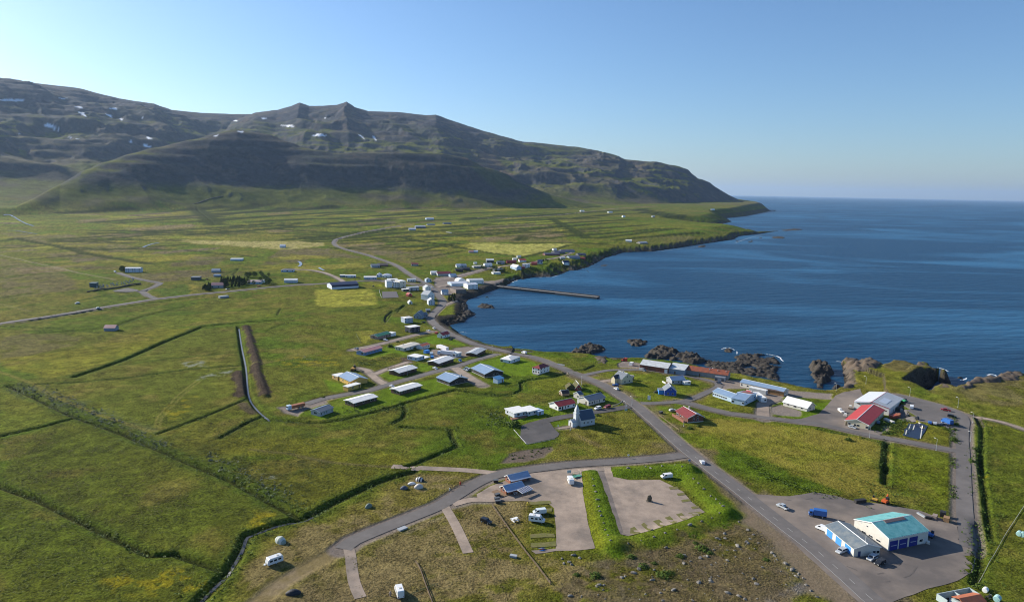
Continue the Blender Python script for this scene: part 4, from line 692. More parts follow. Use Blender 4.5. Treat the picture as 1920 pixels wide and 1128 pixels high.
def glass_mat():
    m, n, p = mat('window_glass'); p.inputs['Base Color'].default_value = (.012, .016, .022, 1); p.inputs['Roughness'].default_value = .12
    geo = n.nodes.new('ShaderNodeNewGeometry'); t = nd(n, 'ShaderNodeTexNoise', Scale=.7); n.links.new(geo.outputs['Position'], t.inputs['Vector'])
    r = n.nodes.new('ShaderNodeValToRGB'); r.color_ramp.elements[0].color = (.006, .009, .014, 1); r.color_ramp.elements[1].color = (.03, .035, .045, 1); n.links.new(t.outputs[0], r.inputs[0]); n.links.new(r.outputs[0], p.inputs['Base Color']); return m
GLASS = glass_mat()
WH = PM(.78, .78, .76); OFFW = PM(.58, .555, .50); CREAM = PM(.62, .55, .38); GREY = PM(.34, .36, .38); DKGREY = PM(.10, .11, .12); CONC = PM(.36, .35, .33, rough=.9, var=.2); BLACKW = PM(.028, .026, .026); BRNW = PM(.085, .048, .034)
BLUEW = PM(.02, .08, .40); LBLUE = PM(.05, .24, .62); REDW = PM(.30, .045, .035); YELW = PM(.62, .40, .10); WOOD = PM(.20, .13, .075, rough=.85, var=.25); DWOOD = PM(.12, .085, .055, rough=.9, var=.3); STEEL = PM(.42, .44, .46, rough=.4); RUBBER = PM(.018, .018, .018, rough=.9)
PLB = PM(.42, .54, .66); GREYBL = PM(.24, .30, .38); RWH = PM(.74, .73, .70, kind='roof'); RRED = PM(.42, .05, .045, kind='roof'); RDRED = PM(.20, .035, .035, kind='roof'); RPINK = PM(.55, .26, .23, kind='roof'); RGREEN = PM(.045, .20, .11, kind='roof'); RORANGE = PM(.62, .16, .07, kind='roof')
RTEAL = PM(.17, .42, .42, kind='roof', patch=(.10, .33, .34)); RBLUE = PM(.20, .29, .42, kind='roof'); RGREY = PM(.17, .19, .22, kind='roof'); RLGREY = PM(.42, .44, .46, kind='roof'); RMET = PM(.13, .165, .195, kind='roof', patch=(.20, .22, .225)); RRUST = PM(.30, .085, .040, kind='roof', patch=(.19, .07, .045)); RDK = PM(.045, .05, .06, kind='roof'); RBRN = PM(.12, .085, .07, kind='roof'); RGALV = PM(.55, .57, .58, kind='roof', patch=(.46, .47, .47)); RBRIGHT = PM(.60, .62, .66, kind='roof')
TURF = surf_mat('turf', (.075, .085, .025), var=.35, scale=1.5, patch=(.11, .08, .045), pscale=.8)
_wc = {}
def win_mesh(w_, h_, part, m):
    k = (round(w_, 2), round(h_, 2), part, m.name)
    if k not in _wc:
        b = MB()
        if part == 'pane':
            nn = 2 if w_ > 1.5 else 1; g = .07; pw = (w_ - g * (nn + 1)) / nn
            for i in range(nn): x = -w_ / 2 + g + i * (pw + g); b.box(x, -.075, g, x + pw, -.04, h_ - g)
        elif part == 'slab': b.box(-w_ / 2, -.06, 0, w_ / 2, .05, h_)
        else: b.box(-w_ / 2, -.055, 0, w_ / 2, .05, h_)
        _wc[k] = b.mesh(part, m)
    return _wc[k]
def put(name, me, parent, loc, rz):
    o = bpy.data.objects.new(name, me); COL.objects.link(o); o.parent = parent; o.location = loc; o.rotation_euler = (0, 0, rz); return o
def opening(root, kind, x, y, rz, wd, ht, z, fm, lod, m2=None):
    if kind in ('door', 'garage_door'):
        put(kind, win_mesh(wd, ht, 'slab', m2 or fm), root, (x, y, z), rz)
        return
    if lod >= 1:
        f = put('window', win_mesh(wd, ht, 'frame', fm), root, (x, y, z), rz); q = bpy.data.objects.new('pane', win_mesh(wd, ht, 'pane', GLASS)); COL.objects.link(q); q.parent = f
    else: put('window', win_mesh(wd, ht, 'slab', GLASS), root, (x, y, z), rz)
SPEC = {'w': (1.25, 1.1, .95), 'W': (2.3, 1.35, .8), 't': (.7, 1.7, .6), 's': (.8, .6, 1.4), '2': (1.1, 1.15, .9), '3': (1.1, 1.15, .9), 'u': (1.1, 1.1, 3.0)}
def facade(root, side, pat, L, D, h, fm, dm, gm, lod, sc_=1.0):
    n = len(pat)
    o, d, rz, T_ = {'front': ((0, 0), (1, 0), 0, L), 'right': ((L, 0), (0, 1), math.pi / 2, D), 'back': ((L, D), (-1, 0), math.pi, L), 'left': ((0, D), (0, -1), -math.pi / 2, D)}[side]
    for i, c in enumerate(pat):
        t = (i + .5) / n * T_; x, y = o[0] + d[0] * t, o[1] + d[1] * t; mx = T_ / n * .92
        if c == '.': continue
        if c == 'd': opening(root, 'door', x, y, rz, min(1.0, mx), min(2.1, h * .85), .05, fm, lod, dm)
        elif c == 'g': opening(root, 'garage_door', x, y, rz, mx * .9, h * .82, .03, fm, lod, gm)
        else:
            a, b, z = SPEC[c]; opening(root, 'window', x, y, rz, min(a * sc_, mx), min(b * sc_, h * .6), min(z, h * .45), fm, lod)
            if c == '2': opening(root, 'window', x, y, rz, min(a, mx), b, h * .5 + .9, fm, lod)
            if c == '3': opening(root, 'window', x, y, rz, min(a, mx), b, h * .36 + .9, fm, lod); opening(root, 'window', x, y, rz, min(a, mx), b, h * .68 + .7, fm, lod)
def house(label, A, B, D, h, rh, wall, roof, axis='x', cat='house', name=None, over=.35, front='', right='', left='', back='', lod=1, fm=None, dm=None, gm=None, style='gable', roof2=None, chimney=None, group=None, base=None, gab=None, wscale=1.0, off=(0, 0)):
    """A, B: ground points of the front wall, left and right as seen; D: depth in metres or the far right corner point"""
    fm = fm or WH; dm = dm or DWOOD
    d = B - A; d.z = 0; L = d.length; rz = math.atan2(d.y, d.x); z = (A.z + B.z) / 2
    if isinstance(D, Vector): n_ = Vector((-math.sin(rz), math.cos(rz), 0)); D = max(2.0, abs((D - B).dot(n_)))
    root = empty(name or cat.replace(' ', '_'), (A.x, A.y, z), rz, label, cat, group)
    if base is not None: MB().box(-.04, -.04, -1.2, L + .04, D + .04, .35).obj('foundation', base, root); z0 = .35
    else: z0 = -1.2
    hw = .17; o = over
    if style == 'flat':
        MB().box(0, 0, z0, L, D, h).obj('wall', wall, root); MB().box(-o, -o, h, L + o, D + o, h + .28).obj('roof', roof, root)
    elif style == 'hip':
        MB().box(0, 0, z0, L, D, h).obj('wall', wall, root); i = min(L, D) / 2; e = h - .05
        if L >= D: r_ = [(i, D / 2, rh), (L - i, D / 2, rh)]; fc = [(0, 1, 5, 4), (1, 2, 5), (2, 3, 4, 5), (3, 0, 4), (0, 3, 2, 1)]
        else: r_ = [(L / 2, i, rh), (L / 2, D - i, rh)]; fc = [(0, 1, 4), (1, 2, 5, 4), (2, 3, 5), (3, 0, 4, 5), (0, 3, 2, 1)]
        MB().poly([(-o, -o, e), (L + o, -o, e), (L + o, D + o, e), (-o, D + o, e)] + r_, fc).obj('roof', roof, root)
    elif style == 'barrel':
        pr = [(L / 2 - L / 2 * math.cos(math.pi * k / 12), rh * math.sin(math.pi * k / 12)) for k in range(13)]
        MB().prism(pr, .1, D - .1, 'y').obj('wall', wall, root); pr2 = [(L / 2 - (L / 2 + .15) * math.cos(math.pi * k / 12), (rh + .15) * math.sin(math.pi * k / 12)) for k in range(13)]
        MB().prism(pr2 + pr[::-1], 0, D, 'y').obj('roof', roof, root)
    else:
        W_, T_ = (D, L) if axis == 'x' else (L, D); pk = W_ / 2 if style == 'gable' else (W_ * .3 if style == 'salt' else W_ * .999)
        MB().prism([(0, z0), (W_, z0), (W_, h), (pk, rh), (0, h)], 0, T_, axis).obj('wall', wall, root)
        sl = (rh - h) / pk; sr = (rh - h) / max(W_ - pk, .3); e0, e1 = h - sl * o, h - (sr * o if style != 'mono' else 0)
        if style == 'mono': e1 = rh
        pr = [(-o, e0 + .02), (pk, rh + .02), (W_ + o, e1 + .02), (W_ + o, e1 + .18), (pk, rh + .2), (-o, e0 + .18)]
        MB().prism(pr, -o, T_ + o, axis, 0, [0, 0, 0, 1 if roof2 else 0, 0, 0]).obj('roof', [roof, roof2] if roof2 else roof, root)
        if lod >= 1 and style == 'gable':
            cp = MB(); a, b = -o - .03, T_ + o + .03
            cp.prism([(pk - .22, rh + .16), (pk, rh + .27), (pk + .22, rh + .16), (pk, rh + .20)], a, b, axis).obj('ridge_cap', fm, root)
            for t in (a, T_ + o - .01): MB().prism([(-o, e0 - .12), (pk, rh - .12), (W_ + o, e1 - .12), (W_ + o, e1 + .19), (pk, rh + .21), (-o, e0 + .19)], t, t + .06, axis).obj('bargeboard', fm, root)
    for s_, p_ in (('front', front), ('right', right), ('left', left), ('back', back)):
        if p_: facade(root, s_, p_, L, D, h, fm, dm, gm, lod, wscale)
    if chimney: x, y = chimney; c = MB().box(x * L - .35, y * D - .35, h, x * L + .35, y * D + .35, rh + .75); c.box(x * L - .42, y * D - .42, rh + .75, x * L + .42, y * D + .42, rh + .88); c.obj('chimney', CONC, root)
    return root, L, D
def dims(c, *a): g = G(c, *a); return g
# ------------------------------------------------------------------ near buildings
def H(label, c, xy, D, *a, **k):
    """xy = front left, front right (and, when D is None, far right) in crop pixels"""
    g = G(c, *xy); return house(label, g[0], g[1], g[2] if D is None else D, *a, **k)
# hall with three dark blue doors
DBLUE = PM(.012, .022, .20); TRIM = PM(.30, .40, .42)
r, L, D = H('big white hall with turquoise roof and three dark blue doors', 'f2', (1128, 706, 1632, 600, 1640, 600), 15.5, 4.9, 7.3, OFFW, RTEAL, cat='hall', over=.25, fm=WH, base=CONC)
for x0, x1 in ((.03, .235), (.265, .475), (.525, .735)): 
    opening(r, 'garage_door', (x0 + x1) / 2 * L, 0, 0, (x1 - x0) * L, 3.7, .03, WH, 1, DBLUE)
    put('door_window', win_mesh((x1 - x0) * L * .7, .28, 'slab', PM(.3, .33, .42)), r, ((x0 + x1) / 2 * L, -.02, 1.7), 0)
opening(r, 'window', .83 * L, 0, 0, 1.7, 1.1, 1.1, WH, 1); opening(r, 'door', .945 * L, 0, 0, .95, 2.1, .05, WH, 1, PM(.5, .52, .55))
for y in (.30, .50, .72): opening(r, 'window', 0, D * (1 - y), -math.pi / 2, 1.9, .8, 1.6, WH, 1)
opening(r, 'window', 0, D * .62, -math.pi / 2, .8, .6, 4.7, WH, 1); opening(r, 'door', 0, D * .8, -math.pi / 2, .5, .5, 4.9, WH, 1, PM(.5, .5, .5))
MB().prism([(D * .40, 6.98), (D * .47, 7.42), (D * .50, 7.58), (D * .47, 7.62), (D * .40, 7.2)], L * .27, L * .78, 'x').obj('ridge_vent', PM(.20, .14, .13), r)
gt = MB().box(0, -.36, 4.72, L, -.26, 4.80)
for k in range(18): gt.box(L * k / 18 + .1, -.35, 4.76, L * k / 18 + .25, -.27, 4.97)
gt.obj('gutter', WH, r)
for x in (-.06, L - .06): MB().box(x, -.03, .35, x + .12, .06, 4.9).obj('corner_trim', WH, r)
# garage with three bright blue doors
r, L, D = H('long low garage with blue-grey metal roof and three bright blue doors', 'f2', (322, 482, 685, 780, 968, 718), None, 3.3, 4.7, OFFW, RMET, cat='garage', over=.3, right='.d...ww', dm=PM(.03, .05, .14), base=CONC)
for t in (.16, .48, .80): opening(r, 'garage_door', t * L, 0, 0, L * .2, 2.7, .03, WH, 1, LBLUE)
MB().tube((L * .93, D * .5, 4.6), (L * .93, D * .5, 7.4), .05).obj('flagpole', WH, r)
# factory with the lean-to
r, L, D = H('large pale fish factory with grey pitched roof beside the red roofed workshop', 'f1', (278, 391, 726, 470, 836, 260), None, 4.7, 6.5, PM(.64, .64, .62), RBRIGHT, axis='y', cat='factory', over=.3, roof2=RLGREY, right='..d...s.', fm=PM(.34, .05, .05), base=CONC)
MB().prism([(0.2, 4.75), (L * .47, 6.35), (L * .47, 6.1), (0.2, 4.5)], -1.3, -.32, 'y').obj('canopy', PM(.45, .55, .62), r); MB().prism([(L * .62, 6.30), (L * .84, 5.50), (L * .84, 5.58), (L * .62, 6.38)], D * .18, D * .55, 'y').obj('skylight', PM(.50, .55, .62), r)
opening(r, 'window', L * .9, 0, 0, 1.6, .6, 2.6, PM(.34, .05, .05), 1); opening(r, 'window', L * .13, 0, 0, 1.6, .5, 3.6, PM(.34, .05, .05), 1)
r, L, D = H('workshop with bright red roof and pale yellow walls', 'f1', (164, 596, 462, 656, 600, 470), None, 3.0, 4.8, CREAM, RRED, axis='y', cat='workshop', over=.45, front='dw.ww..W', right='.w..w..', base=CONC, fm=WH)
# long warehouses by the rocks
r, L, D = H('long warehouse with pale metal roof and rusty red front wall', 'c3', (190, 347, 440, 384), 12.5, 3.7, 6.3, PM(.26, .075, .04, var=.3, patch=(.10, .05, .04)), RGALV, cat='warehouse', over=.2, front='..d....g', lod=0)
r, L, D = H('grey middle warehouse with pale roof joined to the rusty one', 'c3', (446, 379, 588, 402), 11.0, 3.6, 5.4, GREYBL, RGALV, cat='warehouse', over=.15, style='mono', front='..d...', lod=0)
r, L, D = H('long grey warehouse with rust-red roof and three small roof vents', 'c3', (592, 388, 978, 446), 10.0, 3.4, 5.6, PM(.22, .24, .25, var=.25), RRUST, cat='warehouse', over=.25, front='..d....', lod=0)
for t in (.55, .74, .93): MB().box(L * t, 3.0, 4.7, L * t + .5, 3.5, 5.75).obj('roof_vent', OFFW, r)
r, L, D = H('low grey loading annex in front of the long rusty roof', 'c3', (862, 446, 950, 460), 4.0, 2.5, 2.7, GREY, RGREY, style='flat', cat='annex', over=.15, front='g.g', gm=DKGREY, lod=0)
H('long blue-grey roofed shed with tan end wall near the beach', 'c3', (1092, 500, 1478, 586), 8.0, 3.0, 4.4, OFFW, RBLUE, cat='shed', right='..w..', front='w.w.d.........', over=.3, lod=1)
g = G('c3', 1325, 556, 1476, 584); house('tan wooden store built against the blue-grey shed', g[0] + Vector((0, -1.4, 0)), g[1] + Vector((0, -1.4, 0)), 1.3, 2.7, 2.9, PM(.34, .19, .08), RBRN, style='mono', cat='shed', front='d.g.', lod=1, gm=PM(.28, .16, .07))
H('pale blue-roofed bungalow with rows of windows on the yellow lawn', 'c3', (846, 586, 1012, 640), 9.0, 3.0, 4.6, PLB, RBLUE, front='wwwwwww..', left='ww', cat='house', over=.3)
r, L, D = H('light blue house wing with rust patch on its roof', 'c3', (1014, 650, 1128, 674, 1172, 606), None, 3.2, 4.6, PLB, RBLUE, front='W...w', right='w.w', over=.35)
MB().prism([(D * .53, 4.50), (D * .95, 3.45), (D * .95, 3.62), (D * .53, 4.70)], L * .05, L * .85, 'x').obj('roof_patch', RRUST, r)
H('long white flat-roofed storage unit in front of the tan shed', 'c3', (1172, 545, 1322, 578), 3.0, 2.7, 2.9, GREY, RWH, style='flat', over=.05, cat='storage unit')
H('small white container standing in the yard by the red ramp', 'c3', (1280, 642, 1330, 644, 1352, 600), None, 2.7, 2.8, WH, RWH, style='flat', over=.06, cat='container', front='.w', right='..d')
H('white shed behind the fence of the blue-roofed bungalow', 'c3', (1180, 608, 1255, 614), 3.0, 2.0, 2.2, WH, RWH, style='flat', over=.1, cat='shed', front='.d.')
H('small red roofed hut between the blue roofed sheds', 'c3', (1140, 575, 1178, 585), 3.0, 2.0, 2.9, REDW, RRED, cat='hut', front='.d')
H('house with long white front roof and dark red rear slope', 'c3', (1480, 672, 1692, 726), 9.5, 2.3, 4.9, OFFW, RWH, roof2=RRED, over=.5, front='.w.W.w.', right='.w..')
r, L, D = H('bright blue house with dark pitched roof on the green', 'c3', (412, 582, 517, 588), 8.0, 3.3, 6.2, BLUEW, RGREY, axis='y', over=.3, front='.w.w.', left='.w.w', base=CONC, chimney=(.5, .6)); opening(r, 'window', L / 2, 0, 0, 1.0, 1.0, 3.7, WH, 1)
MB().box(-3.2, 2.2, -.5, -.02, D - .5, 2.7).obj('extension', LBLUE, r); MB().box(-3.4, 2.0, 2.7, -.03, D - .3, 2.9).obj('extension_roof', RGREY, r)
r, L, D = H('grey house with blue-grey roof above the bright blue house', 'c3', (478, 478, 598, 476), 7.5, 2.6, 4.4, GREY, RBLUE, over=.3, front='w.ww.', lod=1)
MB().box(-4.5, .4, -.5, -.05, 4.5, .5).obj('terrace', WOOD, r); MB().box(-4.6, .3, .5, -4.45, 4.6, 1.5).obj('railing', WH, r)
H('little white outhouse with flat roof beside the grey house', 'c3', (592, 486, 646, 484), 3.4, 2.0, 2.3, WH, RWH, style='flat', cat='outhouse', front='.w')
r, L, D = H('cream yellow two-storey house with grey roof by the road bend', 'c6', (1140, 346, 1212, 367, 1284, 345), None, 3.6, 6.8, CREAM, RGREY, over=.25, right='.w.w.', front='w..', base=CONC, chimney=(.5, .5)); opening(r, 'window', L, D / 2, math.pi / 2, 1.0, 1.0, 4.2, WH, 1)
pr = MB().prism([(0, -.5), (3.4, -.5), (3.4, 3.4), (1.7, 5.2), (0, 3.4)], -2.6, 2.0, 'y'); o = pr.obj('front_wing', CREAM, r); o.location.x = L * .12; pr = MB().prism([(-.2, 3.3), (1.7, 5.35), (3.6, 3.3), (3.6, 3.5), (1.7, 5.55), (-.2, 3.5)], -2.8, 2.2, 'y'); o = pr.obj('wing_roof', RDK, r); o.location.x = L * .12
H('grey roofed shed at the back of the cream yellow house', 'c6', (1268, 330, 1302, 335), 3.5, 2.2, 3.2, WOOD, RBRN, cat='shed')
# the church
r, L, D = H('small grey church with dark blue roof and white spire', 'f4', (470, 766, 716, 721), 6.6, 3.9, 8.0, PM(.50, .53, .55), PM(.055, .085, .13, kind='roof'), cat='church', over=.25, front='', base=CONC, fm=WH)
for t in (.22, .50, .78):
    f = MB().prism([(-.55, 0), (.55, 0), (.55, 1.3), (.3, 1.75), (0, 1.9), (-.3, 1.75), (-.55, 1.3)], -.06, .05, 'y').obj('window', WH, r); f.location = (t * L, 0, 1.2)
    f2 = MB().prism([(-.36, .2), (.36, .2), (.36, 1.25), (0, 1.6), (-.36, 1.25)], -.09, .0, 'y').obj('pane', GLASS, f)
t_ = MB(); cyd = D / 2; t_.box(-2.0, cyd - 1.25, -.8, .3, cyd + 1.25, 7.0); t_.box(-2.2, cyd - 1.4, 6.95, .5, cyd + 1.4, 7.3); t_.box(-1.75, cyd - .85, 7.2, .35, cyd + .85, 8.6); t_.obj('tower', PM(.55, .58, .60), r)
s_ = MB(); s_.poly([(-1.9, cyd - 1.0, 8.59), (.5, cyd - 1.0, 8.59), (.5, cyd + 1.0, 8.59), (-1.9, cyd + 1.0, 8.59), (-.7, cyd, 12.2)], [(0, 3, 2, 1), (0, 1, 4), (1, 2, 4), (2, 3, 4), (3, 0, 4)]); sp = s_.obj('spire', PM(.48, .51, .54), r)
MB().box(-.75, cyd - .05, 12.0, -.65, cyd + .05, 13.2).box(-.7, cyd - .35, 12.7, -.67, cyd + .35, 12.8).obj('cross', WH, sp)
MB().prism([(cyd - 1.9, -.8), (cyd + 1.9, -.8), (cyd + 1.9, 2.7), (cyd, 3.9), (cyd - 1.9, 2.7)], -4.6, -2.02, 'x').obj('porch', PM(.58, .60, .62), r); MB().prism([(cyd - 2.1, 2.6), (cyd, 3.95), (cyd + 2.1, 2.6), (cyd + 2.1, 2.75), (cyd, 4.1), (cyd - 2.1, 2.75)], -4.8, -2.01, 'x').obj('porch_roof', RLGREY, r)
put('door', win_mesh(1.3, 2.1, 'slab', DWOOD), r, (-4.6, cyd, .1), -math.pi / 2)
# houses around the church
r, L, D = H('long white house with slate grey roof north of the church', 'f4', (606, 388, 902, 312), 8.5, 2.9, 4.6, OFFW, RGREY, over=.35, front='wwttt.W', base=CONC, left='.d')
H('white house with bright red roof beside the church lane', 'f4', (64, 478, 366, 410), 8.0, 2.7, 4.3, WH, RRED, over=.45, front='Wdtw.w', dm=BLACKW, base=CONC, left='.w')
H('grey shed with dark blue roof left of the slate roofed house', 'f4', (442, 270, 512, 252), 5.0, 2.6, 4.0, PM(.52, .5, .45), PM(.07, .10, .16, kind='roof'), cat='shed', left='.w', over=.2)
r, L, D = H('small dark turf-roofed hut with pale gable', 'f4', (136, 212, 262, 200), 4.6, 1.5, 3.0, PM(.30, .22, .16), PM(.05, .035, .032, kind='roof'), cat='hut', over=.2, left='.d.')
r, L, D = H('old turf house with dark red gable and grass-grown roof', 'c6', (818, 420, 868, 419), 7.5, 1.9, 4.4, REDW, TURF, axis='y', over=.5, front='.wd', cat='turf house', fm=WH); MB().prism([(-5.2, -.5), (.0, -.5), (0, 1.8), (-2.6, 3.3), (-5.2, 1.2)], 2.0, 7.4, 'y').obj('turf_wing', TURF, r)
MB().prism([(-5.4, 1.3), (-2.6, 3.5), (0, 1.9), (-2.6, 3.0)], 1.7, 7.6, 'y').obj('turf_wing_roof', TURF, r)
r, L, D = H('white flat-roofed house with brown deck left of the red roofed house', 'c6', (294, 655, 408, 632), 9.5, 2.6, 2.8, PM(.52, .55, .60), RWH, style='flat', over=.55, front='.W.ww', left='w.', cat='house')
d_ = MB().box(-3.0, -2.6, -.5, 7, -.06, .35); d_.box(-3.0, -2.6, .3, -2.9, -.1, 1.2); d_.obj('deck', PM(.24, .12, .08), r)
r, L, D = H('white flat-roofed wing stepped back from the decked house', 'c6', (412, 640, 500, 620), 8.0, 2.55, 2.75, PM(.52, .55, .60), RWH, style='flat', over=.5, front='w.ww')
H('pale blue lean-to at the end of the white flat-roofed house', 'c6', (503, 634, 546, 622), 5.5, 2.2, 2.6, PM(.40, .50, .64), PM(.36, .48, .66, kind='roof'), style='flat', over=.15, cat='lean-to', front='d.')
r, L, D = H('white two-storey house with dark red hipped roof on a green bank', 'c6', (512, 282, 594, 258), 6.5, 4.2, 5.9, WH, RDRED, style='hip', over=.4, front='222', left='2d2', base=CONC)
MB().box(-2.6, -.4, -.6, -.06, 4, .9).obj('stairs', CONC, r)
H('white house with pale blue hipped roof beside the shore road', 'c6', (264, 188, 343, 164), 9.0, 2.9, 4.1, PM(.58, .66, .74), RWH, style='hip', over=.35, front='.w.w', left='W..w', base=CONC)
H('small white shed with bright blue roof next to the stream', 'c6', (152, 362, 204, 345), 4.0, 2.7, 3.6, PLB, PM(.07, .22, .42, kind='roof'), cat='shed', over=.3, front='.d', style='mono')
# residential street
r, L, D = H('black house with pale blue pitched roof near the small white shed', 'c7', (1604, 404, 1706, 451, 1812, 414), None, 2.7, 4.9, BLACKW, RBLUE, over=.5, right='..ww.', front='w.W.', base=CONC)
r, L, D = H('black house with blue roof set on the middle lawn of the street', 'c7', (1332, 478, 1432, 514, 1536, 470), None, 2.7, 4.9, BLACKW, RBLUE, over=.55, right='.w.w', front='W.dw', base=CONC, chimney=(.9, .7))
H('white roofed bungalow with dark front, middle of the lower row', 'c7', (1044, 588, 1210, 540), 8.5, 2.6, 3.25, BRNW, RWH, over=.7, front='wwdwww', left='.WW')
H('white roofed bungalow with big end windows, second in the lower row', 'c7', (684, 682, 862, 630), 8.5, 2.6, 3.25, BRNW, RWH, over=.7, front='w.wdww', left='WW.')
H('small bungalow with grey roof next to the lorry at the street end', 'c7', (418, 754, 521, 716), 7.0, 2.5, 3.6, PM(.40, .41, .44), RGREY, over=.4, front='ttt.t', left='.W.')
r, L, D = H('ochre house with pale blue pitched roof at the bend', 'c7', (565, 472, 655, 514, 768, 480), None, 3.0, 5.0, YELW, RBLUE, over=.4, right='.w..', front='.w.w')
H('small ochre garage with flat white roof below the ochre house', 'c7', (598, 546, 636, 556, 718, 522), None, 2.5, 2.7, YELW, RWH, style='flat', over=.15, cat='garage', right='.w.d')
H('ochre annex with flat white roof behind the ochre house', 'c7', (512, 456, 556, 472, 586, 440), None, 2.5, 2.7, PM(.50, .32, .12), RWH, style='flat', over=.2, cat='annex', front='.w.')
H('brown house with wide white roof above the street corner', 'c7', (1038, 440, 1174, 400), 9.5, 2.6, 3.6, BRNW, RWH, over=.7, front='ww.w.w', left='...')
H('brown house with wide white roof behind the grey parked car', 'e8', (1090, 818, 1386, 726), 9.5, 2.6, 3.6, BRNW, RWH, over=.7, front='ww.w.w', left='....')
r, L, D = H('white flat-roofed house with a bright concrete patio', 'e8', (662, 710, 806, 672), 9.5, 2.7, 2.9, PLB, RWH, style='flat', over=.25, front='.w.w', left='ww.w'); MB().box(L + .1, 1, -.4, L + 8, 8, .25).obj('patio', WH, r)
r, L, D = H('long cream bungalow with off-white roof joined to the orange roof', 'e8', (398, 512, 706, 438), 9.0, 2.7, 3.2, OFFW, PM(.62, .57, .48, kind='roof'), over=.6, front='W.w..w', left='tt.', chimney=(.4, .8))
H('small white house with bright orange roof', 'e8', (760, 478, 912, 440), 6.0, 2.7, 3.7, WH, RORANGE, over=.3, front='wwww')
H('small white house with a row of dark windows near the trailers', 'e8', (1424, 632, 1544, 606), 6.5, 2.6, 2.9, WH, RWH, style='flat', over=.2, front='tttt', left='.W')
H('brown house with pale grey roof beside the shore road gravel', 'c7', (1640, 286, 1713, 254), 8.5, 2.5, 3.3, BRNW, RLGREY, over=.6, front='w.w.', left='..')
H('blue house with long pink roof on its own green plot', 'c7', (764, 278, 904, 240), 8.0, 2.6, 3.7, PM(.16, .26, .46), RPINK, over=.5, front='wwwww.', left='.W')
r, L, D = H('house with long green roof and red brick end', 'c7', (868, 152, 970, 128), 8.0, 2.7, 3.9, PM(.33, .22, .18), RGREEN, over=.5, front='w.wdw', left='.W.')
H('white garage at the end of the green roofed house', 'c7', (974, 128, 1012, 120), 6.0, 2.6, 3.2, WH, RWH, style='flat', over=.15, cat='garage', front='.g')
H('dark navy two-storey house with flat white roof', 'e8', (525, 150, 716, 128), 8.0, 5.0, 5.3, PM(.022, .028, .05), RWH, style='flat', over=.4, front='2.2.2', left='.2')
H('white cottage with red roof right beside the shore road', 'e8', (1170, 258, 1312, 222), 6.0, 2.7, 4.6, WH, RRED, over=.25, front='.ww.', left='.d', base=CONC)
H('blue-white two-storey house with low roof by the road curve', 'c8', (848, 670, 930, 664), 8.0, 4.9, 5.4, PM(.40, .46, .56), RWH, style='hip', over=.4, front='2.2.2')
H('grey house with complex slate roof near the road curve', 'e4', (430, 800, 610, 815), 11.0, 3.2, 6.8, GREYBL, RGREY, over=.5, axis='y', front='w.W.w', right='.w.w.')
H('grey side wing with slate roof next to the curve of the road', 'e4', (620, 785, 740, 780), 7.0, 2.8, 4.6, GREYBL, RGREY, over=.4, front='www')
H('dark garden shed with grey roof right of the slate roofed house', 'e4', (712, 655, 800, 655), 4.0, 2.1, 3.0, DKGREY, RLGREY, cat='shed', lod=0)
# tall white row in the village centre
H('tall white guesthouse gable, rearmost of the white row', 'e4', (690, 185, 815, 180), 8.0, 4.2, 6.6, WH, RLGREY, axis='y', front='.2.2.', over=.2)
H('tall white guesthouse gable in the middle of the white row', 'e4', (742, 395, 895, 370), 10.0, 6.2, 10.2, WH, RLGREY, axis='y', front='.2.2.', over=.25, right='2.2.')
H('white guesthouse with bluish front, nearest of the white row', 'e4', (762, 500, 905, 500), 9.0, 4.6, 7.0, PM(.55, .6, .68), RLGREY, axis='y', front='2.2.2', over=.25, right='2.2')
H('tiny red house with white trim west of the white guesthouses', 'e4', (305, 312, 392, 304), 4.5, 2.4, 4.4, REDW, RRED, axis='y', front='.d.', over=.25)
H('tiny white hut with pitched roof on the lawn by the ditch', 'e4', (320, 478, 398, 476), 4.0, 2.0, 3.8, WH, RLGREY, axis='y', cat='hut', front='.d.')
H('long grey metal shed behind the tiny red house', 'e4', (330, 182, 548, 172), 9.0, 4.0, 4.8, GREY, RLGREY, cat='shed', front='.g..d.', gm=DKGREY, lod=0)
H('dark garage with white flat roof left of the grey metal shed', 'e4', (192, 196, 322, 192), 6.0, 2.6, 2.8, DKGREY, RWH, style='flat', cat='garage', front='g.g', gm=BLACKW, lod=0)
# school and sports hall
r, L, D = H('navy and white sports hall at the edge of the yellow pitch', 'e3', (22, 502, 500, 470), 20.0, 4.6, 7.2, PM(.62, .66, .74), PM(.03, .045, .10, kind='roof'), cat='sports hall', over=.4, lod=0)
MB().box(-.03, -.09, 2.6, L + .03, -.02, 5.2).obj('cladding', PM(.016, .026, .07), r)
H('white school block, left of three', 'e3', (1002, 470, 1100, 468), 14.0, 8.0, 8.4, PM(.70, .74, .80), RLGREY, style='flat', over=.15, cat='school', front='...', lod=0)
H('white school block with four tall windows in the middle', 'e3', (1112, 468, 1238, 470), 13.0, 6.6, 7.0, WH, RLGREY, style='flat', over=.15, cat='school', front='3333', lod=0)
H('white school block, rightmost, with cream side', 'e3', (1242, 474, 1348, 468), 14.0, 8.4, 8.8, PM(.62, .58, .48), RWH, style='flat', over=.15, cat='school', front='..2.', lod=0)
H('white-roofed school wing behind the three white blocks', 'e3', (1030, 400, 1205, 396), 10.0, 5.4, 5.8, GREY, RWH, style='flat', over=.3, cat='school', front='', lod=0)
